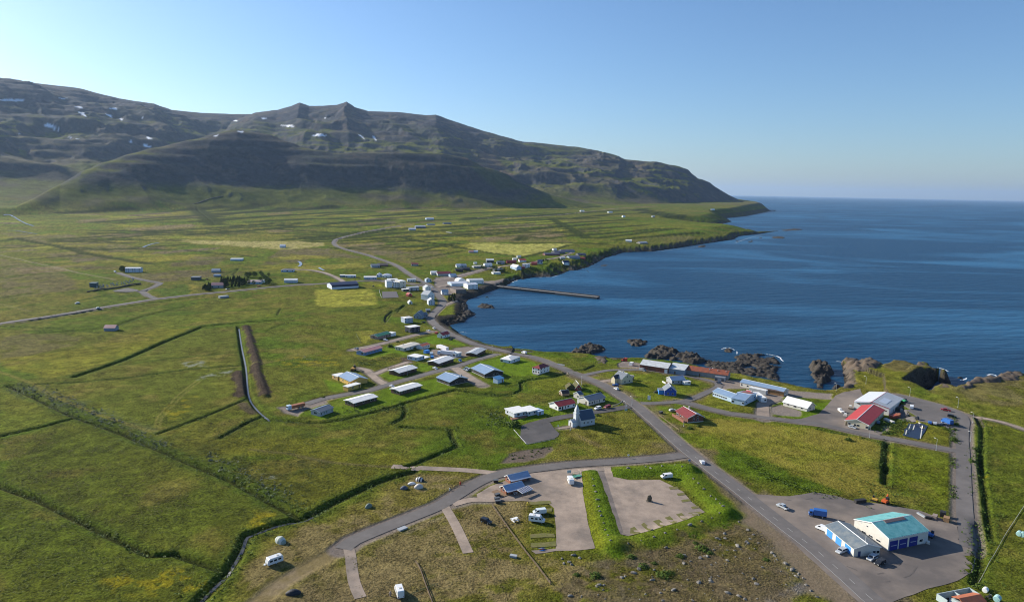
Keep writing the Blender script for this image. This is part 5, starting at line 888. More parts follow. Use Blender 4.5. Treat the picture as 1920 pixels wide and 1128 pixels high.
for lab, c, x0, x1, yb, D_, h_, rh_, wl_, rf_, st, fr in [
 ('white bungalow at the dark lane bend, left one of a pair', 'e3', 168, 255, 282, 8, 2.6, 3.4, GREYBL, RWH, 'flat', 'w.w'), ('white bungalow with dark garden, right one of a pair', 'e3', 262, 450, 290, 8, 2.8, 3.4, PLB, RWH, 'gable', 'W.wd'),
 ('long white-roofed bungalow west of the school', 'e3', 596, 822, 326, 10, 3.2, 4.2, PM(.42, .48, .58), RWH, 'gable', 'www.ww'), ('white house with two gables behind the school, left', 'e3', 824, 912, 284, 9, 3.4, 5.8, PLB, RBRIGHT, 'hip', '2.2'), ('white house with broad hip roof behind the school', 'e3', 926, 1086, 292, 10, 3.2, 5.6, WH, RBRIGHT, 'hip', 'w.w.w'),
 ('low white building with dark windows beside the main road', 'e3', 1374, 1528, 364, 8, 3.4, 3.8, WH, RLGREY, 'flat', 'w.www'), ('pale house standing alone right of the main road', 'e3', 1714, 1806, 372, 8, 3.8, 5.6, PLB, RLGREY, 'hip', '2.2'), ('pale end of the red roofed barn', 'e3', 1802, 1914, 242, 12, 3.2, 5.0, OFFW, RBRIGHT, 'gable', ''),
 ('dark grey farm sheds beside the brown yard', 'e3', 730, 880, 112, 12, 3.0, 5.0, GREYBL, RGREY, 'gable', '..d'), ('low brown barn left of the main road', 'e3', 840, 1030, 92, 14, 2.2, 4.6, BRNW, RBRN, 'gable', ''), ('small red-brown house above the road junction', 'e3', 1448, 1572, 80, 9, 2.8, 4.4, GREY, RDRED, 'gable', 'w.w'),
 ('long barn with dark red roof', 'e1', 12, 310, 686, 13, 3.2, 5.6, GREY, RDRED, 'gable', '...'), ('pale blue-grey shed at the end of the red barn', 'e1', 296, 432, 714, 9, 2.8, 4.6, PLB, RBLUE, 'gable', '.d'),
 ('long white building with pale roof beside the pier', 'e1', 722, 1040, 862, 14, 5.0, 6.4, WH, RGALV, 'gable', '.w.g.w'),
 ('fish plant hall with wide pale blue roof', 'e1', 320, 690, 915, 18, 3.6, 5.2, PLB, RBRIGHT, 'gable', ''), ('tall white fish plant wing facing the bay', 'e1', 690, 912, 985, 14, 6.0, 7.4, WH, RBRIGHT, 'gable', '2.2.2'), ('brown flat-roofed fish plant annex along the shore', 'e1', 420, 650, 1085, 22, 5.0, 5.4, PM(.18, .15, .13), PM(.15, .12, .10, kind='roof'), 'flat', 'w.w.w'),
 ('white cottage with bright gable in front of the brown annex', 'e1', 105, 248, 1108, 8, 3.2, 6.0, WH, RLGREY, 'gable', 'w.w'), ('white house with pale blue roof at the end of the terrace', 'e1', 430, 536, 500, 9, 3.0, 5.6, WH, RBRIGHT, 'gable', 'w.w'), ('grey-roofed terrace house beside the pale blue roof', 'e1', 545, 660, 496, 9, 2.8, 5.2, GREY, RLGREY, 'gable', 'w.w'),
 ('black shed with dark roof below the terrace', 'e1', 415, 580, 596, 6, 2.6, 3.8, BLACKW, RDK, 'gable', '..d'), ('long black shed behind the other black shed', 'e1', 560, 730, 566, 8, 2.4, 3.8, BLACKW, RDK, 'gable', ''), ('cream bungalow with cream roof in the hamlet', 'e1', 820, 1030, 508, 9, 2.6, 3.8, GREY, PM(.66, .60, .48, kind='roof'), 'gable', 'ww.w'),
 ('white house with pale blue roof in the middle of the hamlet', 'e1', 1072, 1236, 482, 9, 3.0, 5.0, WH, RBRIGHT, 'gable', 'w.w.'), ('dark house with white roof at the top of the hamlet', 'e1', 1110, 1272, 388, 10, 4.2, 6.0, DKGREY, RWH, 'gable', 'WW'), ('dark blue-grey house among bushes in the hamlet', 'e1', 1350, 1515, 428, 10, 2.8, 5.2, GREYBL, RGREY, 'gable', 'w.w'),
 ('barn-red house with dark red roof in the hamlet', 'e1', 1568, 1780, 402, 9, 2.8, 5.0, REDW, RDRED, 'gable', 'w.w.'), ('white house with steep pale roof above the cliff', 'e1', 1640, 1778, 560, 9, 3.6, 7.0, PLB, RBRIGHT, 'gable', '2.2'), ('low white house with dark windows above the shore path', 'e1', 1262, 1425, 648, 7, 2.6, 3.4, WH, RWH, 'flat', 'w.w.'), ('dark slate-roofed house behind the low white house', 'e1', 1300, 1500, 600, 10, 2.6, 5.0, DKGREY, RGREY, 'gable', 'w.w'),
 ('tiny white shed below the mown hay field', 'e1', 1705, 1792, 330, 6, 2.4, 3.4, WH, RWH, 'gable', ''), ('low barn with pink and grey roof under the hay field', 'e1', 712, 815, 166, 8, 2.2, 4.0, GREY, RPINK, 'gable', ''), ('pale blue shed beside the pink barn under the hay field', 'e1', 818, 915, 164, 8, 2.4, 4.2, PLB, RBRIGHT, 'gable', ''), ('little cream hut behind the cream bungalow', 'e1', 830, 892, 424, 5, 2.2, 3.4, OFFW, RWH, 'gable', ''),
 ('white house with red roof left of the cliff houses', 'e2', 168, 318, 614, 9, 3.2, 5.2, WH, RRED, 'gable', 'w.w'), ('large white two-storey house above the cliff', 'e2', 228, 384, 738, 10, 5.2, 6.4, WH, RLGREY, 'hip', '2.2.2'), ('brown-red barn beside the large white house', 'e2', 436, 562, 684, 10, 2.6, 5.0, REDW, RDRED, 'gable', ''), ('pale blue house with dark blue roof', 'e2', 574, 680, 655, 9, 3.6, 6.6, PLB, PM(.04, .07, .14, kind='roof'), 'gable', '2.2'),
 ('red-brown shed at the foot of the white house', 'e2', 186, 290, 776, 6, 2.2, 3.6, REDW, RRUST, 'gable', ''), ('long farm shed with purple-grey roof, left one', 'e2', 745, 1082, 466, 12, 2.6, 4.6, PM(.16, .06, .06), PM(.12, .11, .14, kind='roof'), 'gable', ''), ('farm shed with dark grey roof in the middle of the farm', 'e2', 965, 1200, 428, 14, 3.0, 5.4, DKGREY, PM(.10, .10, .13, kind='roof'), 'gable', ''),
 ('long grey farm barn at the back of the farm', 'e2', 1130, 1412, 392, 14, 2.8, 5.0, GREY, PM(.12, .11, .14, kind='roof'), 'gable', ''), ('dark roofed farm barn nearest the cliff edge', 'e2', 1492, 1672, 470, 12, 2.6, 5.2, DKGREY, PM(.10, .10, .13, kind='roof'), 'gable', ''), ('farm barn with white-edged roof in the farmyard', 'e2', 1290, 1530, 534, 12, 2.8, 5.0, GREYBL, PM(.14, .15, .20, kind='roof'), 'gable', '..d.'),
 ('grey farm store left of the white-edged barn', 'e2', 1090, 1200, 548, 9, 2.4, 4.0, GREY, RLGREY, 'gable', ''), ('white cliff-top house with dark gable', 'e2', 1160, 1290, 650, 9, 3.6, 6.6, WH, PM(.04, .06, .10, kind='roof'), 'gable', '2.2'), ('little dark red shed right of the farmyard', 'e2', 1532, 1635, 576, 7, 2.4, 3.8, REDW, RDRED, 'gable', ''),
 ('white silo shed behind the farm', 'e2', 936, 1012, 352, 7, 2.6, 4.0, WH, RLGREY, 'gable', ''), ('tiny pale house on the edge of the hay field', 'e2', 124, 206, 520, 7, 2.6, 4.2, OFFW, RLGREY, 'gable', ''),
 ('long pale blue farm barn on the far plain', 'e7', 815, 1010, 302, 16, 4.0, 6.4, PLB, RBRIGHT, 'gable', ''), ('wide dark farmhouse barn with pale roof on the far plain', 'e7', 545, 800, 520, 18, 4.6, 7.4, DKGREY, RLGREY, 'gable', ''), ('white farmhouse with dark front on the far plain', 'e7', 370, 545, 578, 12, 4.0, 6.4, GREYBL, RWH, 'gable', ''), ('low grey farm store behind the far farm', 'e7', 840, 1040, 446, 12, 2.4, 4.4, GREY, RGREY, 'gable', ''), ('dark farm hut right of the far farm', 'e7', 1265, 1460, 414, 12, 2.0, 4.6, DKGREY, RGREY, 'gable', ''),
 ('long white two-storey farmhouse above the cemetery', 'e5', 700, 912, 226, 9, 5.6, 6.6, PM(.52, .58, .66), RBRIGHT, 'gable', '22.22.2'), ('dark flat barn beside the dense green field', 'e5', 1612, 1732, 334, 10, 3.8, 4.4, DKGREY, RGREY, 'flat', ''), ('dark chapel hut above the cemetery wall', 'e5', 205, 298, 428, 8, 4.6, 5.4, PM(.05, .09, .11), PM(.08, .13, .16, kind='roof'), 'flat', ''),
 ('lone grey shed with pink roof out in the field', 'e5', 405, 560, 1036, 7, 2.6, 4.6, PM(.26, .30, .36), RPINK, 'gable', ''), ('pale low barn out on the western plain', 'e6', 384, 552, 138, 12, 2.8, 4.0, PLB, RBRIGHT, 'flat', ''), ('white bungalow at the end of the dark lane', 'e6', 1085, 1260, 294, 9, 2.8, 4.4, PLB, PM(.20, .19, .19, kind='roof'), 'hip', 'w.W.w'),
 ('white-roofed long shed beside the straight road', 'e6', 1128, 1308, 444, 9, 3.6, 5.0, PM(.50, .55, .60), RWH, 'gable', ''), ('pink roofed house among the dark trees', 'e6', 118, 285, 515, 9, 3.4, 6.2, GREY, RPINK, 'gable', 'w.w.'), ('long house with pale pink roof among trees', 'e6', 622, 812, 462, 9, 3.0, 4.8, PLB, PM(.62, .46, .40, kind='roof'), 'gable', 'W.w.w'), ('white annex at the end of the pale pink roof', 'e6', 814, 860, 442, 7, 3.4, 3.8, PLB, RWH, 'flat', 'w'),
 ('cluster barn with white gable on the far meadow', 'e6', 122, 235, 302, 9, 2.6, 5.0, GREYBL, RLGREY, 'gable', ''), ('low grey-blue shed below the white-gabled barn', 'e6', 150, 240, 360, 7, 2.4, 3.0, GREYBL, RBLUE, 'flat', ''), ('tiny white hut beside the far coast road', 'd6', 411, 434, 502, 12, 4.0, 7.0, WH, RWH, 'gable', ''), ('little white house right of the far coast road', 'd6', 581, 604, 509, 12, 4.0, 6.5, WH, RWH, 'gable', ''), ('little white house among the far drained strips', 'd6', 666, 680, 536, 10, 5.0, 7.5, WH, RWH, 'gable', ''),
 ('grey hut beyond the far drained strips', 'd6', 843, 858, 535, 10, 4.0, 6.0, GREY, RLGREY, 'gable', ''), ('white farm barn on the far cliff edge', 'd6', 680, 716, 712, 12, 3.0, 5.0, WH, RWH, 'gable', ''), ('grey barn right of the white one on the far cliff', 'd6', 768, 814, 695, 12, 3.0, 5.0, PM(.3, .28, .26), RLGREY, 'gable', ''), ('white cabin below the headland', 'd6', 1200, 1218, 494, 12, 5.0, 8.0, WH, RWH, 'gable', ''),
 ('blue and white hut on the yellow hay field', 'd5', 84, 118, 975, 12, 3.5, 6.0, PLB, RBRIGHT, 'gable', '')]:
    sl = (G(c, x0, yb, x1, yb)); dpx = (x1 - x0) / CR[c][2]
    house(lab, sl[0], sl[1], D_, h_, rh_, wl_, rf_, cat='school' if 'school' in lab and 'west' not in lab and 'behind' not in lab else ('house' if 'house' in lab or 'bungalow' in lab or 'cottage' in lab else 'building'), style=st, front=fr, lod=0, over=.3)
g = G('e1', 462, 838, 655, 838); house('white barrel-roofed storage hall beside the fish plant', g[0], g[1], 14, 3, 5.6, WH, RBRIGHT, style='barrel', cat='storage hall', front='.w.', lod=0)
# camp kitchen huts
for lab, q in (('front camp hut with white ridge and open dark porch', (278, 552, 590, 466)), ('rear camp hut with blue-grey roof beside the tarmac', (352, 358, 690, 276))):
    r, L, D = H(lab, 'f3', q, 4.4, 2.1, 3.3, PM(.26, .10, .06), PM(.30, .38, .50, kind='roof'), cat='hut', over=.4, roof2=PM(.72, .64, .60, kind='roof'), front='d..w..d', left='.w.', dm=BLACKW)
    for t in (.05, .35, .65, .95): MB().tube((L * t, -1.1, -.3), (L * t, -1.1, 2.0), .07).obj('post', WOOD, r)
    MB().prism([(-1.5, 1.75), (-.3, 2.05), (-.3, 2.15), (-1.5, 1.85)], -.3, L + .3, 'x').obj('porch_roof', PM(.30, .38, .50, kind='roof'), r)
g = G('f3', 165, 470, 215, 596, 310, 560); a = g[1]; d = g[2] - g[1]
r = empty('deck', a, math.atan2(d.y, d.x), 'grey wooden deck at the end of the camp huts', 'deck'); MB().box(0, 0, -.5, 3.0, 7.0, .35).obj('boards', WOOD, r); MB().box(0, -.06, .1, 3.0, -.01, .3).obj('edge_board', DWOOD, r)
g = G('f3', 566, 598, 752, 520); d = g[1] - g[0]; L = d.length
r = empty('solar_carport', g[0], math.atan2(d.y, d.x), 'open shelter roofed with solar panels by the camp huts', 'shelter')
MB().prism([(-.2, 1.9), (3.0, 2.5), (3.0, 2.6), (-.2, 2.0)], -.2, L + .2, 'x').obj('roof', WH, r)
for k in range(6): MB().prism([(0, 2.045), (2.8, 2.57), (2.8, 2.63), (0, 2.105)], L * k / 6 + .12, L * (k + 1) / 6 - .12, 'x').obj('solar_panel', PM(.16, .17, .24, rough=.3), r)
for x in (.1, L / 2, L - .1):
    for y in (.1, 2.8): MB().tube((x, y, -.4), (x, y, 1.95 + y * .18), .06).obj('post', WOOD, r)
# building cut by the lower frame edge
g = G('f5', 395, 1185, 800, 1100); d = g[1] - g[0]; L = d.length
r = empty('open_topped_store', g[0], math.atan2(d.y, d.x), 'open-topped concrete store with rusty lid at the bottom right edge', 'store')
b = MB(); b.box(-2.2, 0, -.6, -2.0, 3.6, 2.2); b.box(L + 1, 0, -.6, L + 1.2, 3.6, 2.2); b.box(-2.2, 3.55, -.6, L + 1.2, 3.8, 2.21); b.box(L * .45, 0, -.6, L * .45 + .15, 3.6, 2.1); b.obj('wall', PM(.38, .45, .45), r); MB().box(-2.0, 0, -.5, L + 1, 3.6, .1).obj('floor', BLACKW, r)
MB().prism([(-3.4, 1.9), (-1.2, 3.1), (1.3, 2.2), (1.3, 2.0), (-1.2, 2.9), (-3.4, 1.7)], 1, L - .1, 'x').obj('roof', PM(.46, .14, .06, kind='roof', patch=(.36, .12, .06)), r); MB().box(1, -3.3, -.6, L - .2, 1.2, 1.7).obj('lower_wall', PM(.38, .45, .45), r)
for k in range(4): MB().box(L * .1 + k * 1.1, 1.2 + (k % 2), .1, L * .1 + k * 1.1 + .6, 1.9 + (k % 2), .7).obj('crate', (WH, GREY, REDW, PLB)[k], r)
# pier
g = G('d1', 985, 592, 1775, 683)
xs, ys = unproj(*np.array(P('d1', 1005, 594, 1775, 676)).T, 2.6); a = Vector((xs[0], ys[0], 0)); b_ = Vector((xs[1], ys[1], 0)); d = b_ - a; L = d.length
r = empty('pier', a, math.atan2(d.y, d.x), 'long straight concrete pier running out into the bay', 'pier')
MB().box(-20, -3.6, -4, L, 3.6, 2.2).obj('quay_wall', PM(.055, .052, .05, rough=.9, var=.3), r); MB().box(-20, -3.7, 2.2, L + .1, 3.7, 2.55).obj('deck', PM(.17, .16, .15, rough=.9, var=.25), r); MB().box(10, 3.1, 2.55, L, 3.7, 3.7).obj('parapet', PM(.12, .115, .11, var=.3), r)
MB().box(L - 60, -5.2, -4, L + .2, -3.75, 2.3).obj('landing', PM(.09, .085, .08, var=.3), r)
for k in range(12): MB().box(L * k / 12 + 8, -3.4, 2.55, L * k / 12 + 8.5, -2.9, 3.0).obj('bollard', DKGREY, r)
# ------------------------------------------------------------------ vehicles
TYRE = RUBBER; LAMP = PM(.7, .7, .65, rough=.2); TAIL = PM(.35, .02, .02)
def wheel_mesh(r_, w_):
    return MB().tube((0, -w_ / 2, 0), (0, w_ / 2, 0), r_, n=14).mesh('wheel', TYRE), MB().tube((0, -w_ / 2 - .01, 0), (0, w_ / 2 + .01, 0), r_ * .58, n=12).mesh('rim', STEEL)
_wm = {}
def wheels(root, xs, hw, r_=.34, w_=.24):
    if (r_, w_) not in _wm: _wm[(r_, w_)] = wheel_mesh(r_, w_)
    a, b = _wm[(r_, w_)]
    for x in xs:
        for y in (-hw, hw):
            o = bpy.data.objects.new('wheel', a); COL.objects.link(o); o.parent = root; o.location = (x, y, r_)
            q = bpy.data.objects.new('rim', b); COL.objects.link(q); q.parent = o
_vc = {}
def vehicle(kind, col, c, xy, label, cat='car', rough=.28, sc_=1.0):
    """xy: centre on the ground, then a point it faces"""
    g = G(c, *xy); d = g[1] - g[0]; rz = math.atan2(d.y, d.x)
    root = empty({'car': 'parked_car', 'suv': 'parked_car', 'van': 'van', 'pickup': 'pickup_truck', 'camper': 'camper_van', 'caravan': 'caravan', 'box': 'box_truck'}[kind], g[0] + Vector((0, 0, .1)), rz, label, cat, None, sc_)
    L, W_, prof, cab, wx, wr = {
        'car': (4.3, 1.75, [(-2.15, .35), (2.1, .30), (2.15, .62), (2.0, .78), (1.1, .92), (.35, 1.42), (-1.2, 1.46), (-2.0, 1.02), (-2.15, .85)], [(1.0, .93), (.35, 1.38), (-1.2, 1.42), (-1.95, 1.0)], (1.3, -1.3), .32),
        'suv': (4.6, 1.85, [(-2.3, .42), (2.25, .38), (2.3, .75), (2.15, .98), (1.15, 1.08), (.55, 1.72), (-2.0, 1.74), (-2.25, 1.1), (-2.3, .9)], [(1.08, 1.1), (.55, 1.66), (-1.98, 1.68), (-2.18, 1.12)], (1.4, -1.4), .37),
        'pickup': (5.2, 1.85, [(-2.6, .45), (2.5, .42), (2.6, .8), (2.45, 1.02), (1.4, 1.1), (.85, 1.75), (-.7, 1.75), (-.95, 1.1), (-2.6, 1.08)], [(1.32, 1.12), (.85, 1.69), (-.68, 1.69), (-.85, 1.12)], (1.6, -1.6), .39),
        'van': (5.2, 1.95, [(-2.6, .42), (2.5, .40), (2.6, .8), (2.45, 1.1), (1.9, 1.25), (1.2, 2.0), (-2.5, 2.05), (-2.6, 1.9)], [(1.85, 1.28), (1.2, 1.92), (.3, 1.94), (.3, 1.28)], (1.65, -1.5), .36),
        'camper': (6.2, 2.1, [(-3.1, .45), (2.95, .42), (3.1, .85), (2.95, 1.15), (2.35, 1.35), (1.6, 2.25), (1.2, 2.7), (-2.9, 2.75), (-3.1, 2.55)], [(2.3, 1.38), (1.6, 2.16), (.9, 2.2), (.9, 1.38)], (2.0, -1.8), .38),
        'box': (6.5, 2.3, [(1.6, .6), (3.2, .55), (3.25, 1.2), (3.1, 1.5), (2.85, 2.4), (1.6, 2.45)], [(3.06, 1.55), (2.85, 2.3), (2.0, 2.3), (2.0, 1.55)], (2.5, -1.8), .45),
        'caravan': (5.6, 2.2, [(-2.7, .45), (2.6, .45), (2.75, 1.1), (2.3, 2.35), (1.9, 2.6), (-2.3, 2.6), (-2.75, 2.3), (-2.8, .9)], None, (-.3,), .34)}[kind]
    key = (kind, col)
    if key not in _vc: _vc[key] = MB().prism([(x, z) for x, z in prof], -W_ / 2, W_ / 2, 'y').mesh('body', PM(*col, rough=rough, var=.03), bevel=.09, smooth=False)
    bo = bpy.data.objects.new('body', _vc[key]); COL.objects.link(bo); bo.parent = root
    if kind == 'box':
        MB().box(-3.3, -1.2, .95, 1.5, 1.2, 3.1).obj('cargo_box', PM(*col, rough=rough, var=.04), root, bevel=.05); MB().box(-3.2, -.9, .5, 2.9, .9, .94).obj('chassis', RUBBER, root)
    if cab:
        key = (kind, 'glass')
        if key not in _vc:
            s_ = MB()
            x0, x1 = cab[1][0], cab[2][0]; z1 = cab[1][1]; zb = cab[0][1]
            s_.prism([(cab[0][0] - .18, zb + .02), (x0 - .08, z1 - .04), (x1 + .06, z1 - .04), (cab[3][0] + .2, zb + .02)], 0, .02, 'y')
            ws = MB(); ws.poly([(cab[0][0] + .03, -W_ * .42, zb + .03), (cab[0][0] + .03, W_ * .42, zb + .03), (x0 + .05, W_ * .39, z1), (x0 + .05, -W_ * .39, z1), (cab[0][0] - .05, -W_ * .42, zb), (cab[0][0] - .05, W_ * .42, zb), (x0 - .03, W_ * .39, z1 - .03), (x0 - .03, -W_ * .39, z1 - .03)],
                              [(0, 1, 2, 3), (4, 7, 6, 5), (0, 3, 7, 4), (1, 5, 6, 2), (2, 6, 7, 3), (0, 4, 5, 1)])
            _vc[key] = (s_.mesh('side_window', GLASS), ws.mesh('windscreen', GLASS))
        a, b = _vc[key]
        for y in (-W_ / 2 - .015, W_ / 2 - .005): q = bpy.data.objects.new('side_window', a); COL.objects.link(q); q.parent = root; q.location.y = y
        q = bpy.data.objects.new('windscreen', b); COL.objects.link(q); q.parent = root; q.location = (.02, 0, .02)
        if kind in ('car', 'suv', 'pickup'):
            MB().box(cab[2][0] - (.35 if kind == 'car' else .12), -W_ * .38, zbk(cab), cab[2][0] - (.28 if kind == 'car' else .04), W_ * .38, cab[2][1] - .08).obj('rear_window', GLASS, root)
    if kind in ('camper', 'caravan'):
        for y in (-W_ / 2 - .02, W_ / 2 + .0):
            for x in ((-2.2, -.6) if kind == 'camper' else (-2.0, -.5, .9)): MB().box(x, y, 1.35, x + 1.0, y + .02, 1.95).obj('side_window', GLASS, root)
        MB().box(-1.6, -.4, (2.6 if kind == 'caravan' else 2.72), -.7, .4, (2.72 if kind == 'caravan' else 2.86)).obj('roof_hatch', OFFW, root)
    if kind == 'pickup': MB().box(-2.45, -.75, 1.075, -1.1, .75, 1.10).obj('load_bed', RUBBER, root)
    if kind != 'caravan':
        fx = max(p[0] for p in prof)
        for y in (-W_ * .36, W_ * .36): MB().box(fx - .12, y - .2, .68, fx + .02, y + .2, .86).obj('headlight', LAMP, root)
        for y in (-W_ * .4, W_ * .4): MB().box(-L / 2 - .02, y - .12, .75, -L / 2 + .08, y + .12, 1.0).obj('tail_light', TAIL, root)
    else: MB().tube((2.6, 0, .5), (3.9, 0, .5), .06).obj('drawbar', STEEL, root); MB().box(3.0, -.35, .55, 3.5, .35, .95).obj('gas_box', WH, root)
    wheels(root, wx, W_ / 2 - .13, wr); return root
def zbk(cab): return cab[3][1] + .06
WHT = (.74, .75, .76); SIL = (.42, .45, .48); DBL = (.03, .045, .08); BLK = (.02, .021, .024); RED = (.32, .03, .03); BLU = (.03, .12, .38); GRN = (.05, .2, .12)
for a in [
 ('car', WHT, 'c4', (1512, 160, 1450, 60), 'white car driving on the main road past the camp bank'), ('pickup', SIL, 'c1', (368, 385, 300, 352), 'silver pickup alone on the gravel near the main road', 'pickup'), ('van', WHT, 'f2', (290, 440, 200, 400), 'white van half hidden behind the low garage', 'van'), ('suv', SIL, 'f2', (530, 725, 440, 760), 'silver estate car at the third blue door of the low garage'),
 ('suv', SIL, 'f2', (925, 815, 860, 850), 'silver-blue car parked beside the black jeep'), ('suv', BLK, 'f2', (1025, 875, 940, 915), 'black jeep with spare wheel, nearest the viewer by the garage'), ('box', BLU, 'f2', (222, 262, 120, 245), 'bright blue box truck on the gravel yard', 'truck'),
 ('suv', BLK, 'c4', (170, 528, 260, 560), 'dark car parked on the camp grass'), ('camper', WHT, 'f3', (830, 1030, 1000, 1050), 'long white camper van with three side windows', 'camper'), ('van', (.60, .66, .68), 'f3', (875, 885, 700, 905), 'pale camper van with raised roof behind the long one', 'camper'), ('van', (.70, .70, .70), 'c4', (1290, 250, 1200, 258), 'white camper van on the gravel under the grass bank', 'camper'),
 ('camper', WHT, 'c5', (1195, 1005, 1160, 900), 'white camper truck with dark roof hatches at the lower edge', 'camper'), ('caravan', (.66, .67, .68), 'c5', (392, 808, 330, 830), 'white caravan on the grass with rounded front', 'caravan'), ('caravan', (.76, .77, .77), 'f3', (1430, 335, 1380, 220), 'white box caravan parked beside the green trailer', 'caravan'),
 ('suv', WHT, 'f4', (770, 450, 690, 470), 'white jeep parked in the church lane'), ('suv', (.25, .03, .04), 'f4', (945, 425, 880, 440), 'dark red car parked in the church lane'), ('car', WHT, 'f4', (1105, 95, 1060, 70), 'white car pulled off below the cream yellow house'), ('car', BLU, 'f4', (1090, 30, 1030, 25), 'dark blue car by the cream yellow house'), ('van', WHT, 'c6', (378, 104, 330, 90), 'white van on the shore road verge', 'van'),
 ('car', SIL, 'c3', (484, 722, 520, 718), 'silver car in the drive of the brown holiday house'), ('car', DBL, 'c3', (905, 476, 935, 484), 'dark blue car in front of the grey loading annex'), ('van', (.30, .32, .34), 'c3', (216, 362, 260, 370), 'grey trailer parked at the corner of the rusty warehouse', 'van'), ('car', SIL, 'f1', (262, 632, 330, 650), 'silver car in front of the red roofed workshop'), ('car', (.12, .18, .26), 'f1', (594, 572, 592, 540), 'blue car in the shade right of the workshop'),
 ('van', WHT, 'f1', (1024, 380, 1030, 340), 'white van on the tarmac behind the factory', 'van'), ('suv', BLK, 'f1', (1540, 495, 1600, 505), 'black car at the edge of the factory parking'), ('pickup', RED, 'f1', (1460, 412, 1420, 405), 'red pickup with white load at the top of the parking', 'pickup'), ('car', BLU, 'f1', (1256, 575, 1250, 540), 'blue car at the edge of the vegetable plot'), ('car', SIL, 'f1', (1322, 585, 1316, 550), 'silver car between the blue car and the blue truck'), ('box', BLU, 'f1', (1475, 580, 1430, 560), 'blue flatbed truck with pale load at the parking corner', 'truck'),
 ('car', DBL, 'f1', (1440, 600, 1400, 592), 'dark car half behind the blue flatbed'), ('car', WHT, 'e8', (1022, 868, 1060, 880), 'white car in the yard below the brown white-roofed house'), ('suv', SIL, 'e8', (1680, 905, 1620, 925), 'silver car in the drive of the black blue-roofed house'), ('suv', (.2, .26, .28), 'e8', (1632, 885, 1580, 900), 'grey-green car beside the silver one'), ('car', BLU, 'e8', (1520, 715, 1560, 745), 'blue car next to the brown white-roofed house'), ('car', WHT, 'c7', (980, 524, 1010, 535), 'white car at the corner of the lower bungalow row'),
 ('car', WHT, 'e8', (30, 300, 80, 310), 'white car on the upper street by the green roof'), ('car', BLK, 'e8', (1325, 290, 1280, 280), 'black car beside the white cottage with red roof'), ('car', WHT, 'e8', (885, 118, 850, 110), 'white car in the drive of the navy house'), ('car', (.3, .3, .32), 'c7', (702, 228, 690, 225), 'grey car at the end of the upper street'), ('car', WHT, 'e8', (1000, 70, 1030, 85), 'pale car on the bend above the navy house'), ('car', BLK, 'e4', (650, 905, 600, 900), 'dark car beside the blue-white two-storey house'),
 ('car', WHT, 'e5', (320, 728, 270, 738), 'white car driving on the straight road'), ('suv', WHT, 'e5', (35, 662, 0, 668), 'white car parked on the grass above the straight road'), ('car', (.3, .3, .32), 'e5', (800, 318, 840, 328), 'grey car on the lane above the cemetery'), ('van', WHT, 'e5', (560, 225, 600, 240), 'white van by the long farmhouse', 'van'), ('car', RED, 'e6', (775, 500, 740, 502), 'red car at the house with pale pink roof'), ('car', (.3, .3, .3), 'e6', (345, 540, 380, 536), 'grey car at the pink roofed house'),
 ('car', WHT, 'e4', (840, 110, 880, 120), 'white car behind the tall white guesthouses'), ('car', (.4, .4, .4), 'e1', (300, 935, 330, 940), 'grey car in the fish plant yard'), ('car', BLK, 'e1', (225, 935, 180, 932), 'black car in the fish plant yard')]:
    vehicle(a[0], a[1], a[2], a[3], a[4], a[5] if len(a) > 5 else 'car')
def truck(label, c, xy, body_col, box_len, box_mat, box_h=2.7, cab_mat=None):
    g = G(c, *xy); d = g[1] - g[0]; rz = math.atan2(d.y, d.x); r = empty('lorry', g[0], rz, label, 'lorry'); L = box_len
    MB().box(-L, -1.25, 1.15, 0, 1.25, 1.15 + box_h).obj('cargo_box', box_mat, r, bevel=.04); MB().box(-L, -.8, .75, 2.6, .8, 1.12).obj('chassis', RUBBER, r)
    MB().prism([(.5, .6), (2.8, .6), (2.85, 1.6), (2.6, 3.0), (.5, 3.1)], -1.2, 1.2, 'y').obj('cab', cab_mat or WH, r, bevel=.08); MB().box(2.62, -1.0, 1.75, 2.82, 1.0, 2.6).obj('windscreen', GLASS, r)
    wheels(r, (2.0, -L * .55, -L * .8), 1.05, .5, .3)
    for y in (-.9, .9): MB().box(2.78, y - .2, .8, 2.9, y + .2, 1.05).obj('headlight', LAMP, r)
    return r
truck('white lorry with long white box trailer, upper of two', 'e8', (1090, 470, 1030, 425), WHT, 13.0, PM(.74, .73, .76)) if False else None
g = G('e8', 1105, 488, 1365, 452); truck('long white articulated lorry, farther of the two', 'e8', (1105, 470, 1045, 448), WHT, 12.5, PM(.72, .71, .74)); truck('white box lorry with blue-grey cab, nearer of the two', 'e8', (1140, 585, 1020, 570), WHT, 11.5, PM(.72, .71, .74), cab_mat=PLB)
truck('white lorry with rust-brown tipper body at the street end', 'c7', (195, 700, 130, 715), WHT, 8.0, PM(.30, .11, .05, var=.25), box_h=1.5, cab_mat=PLB)

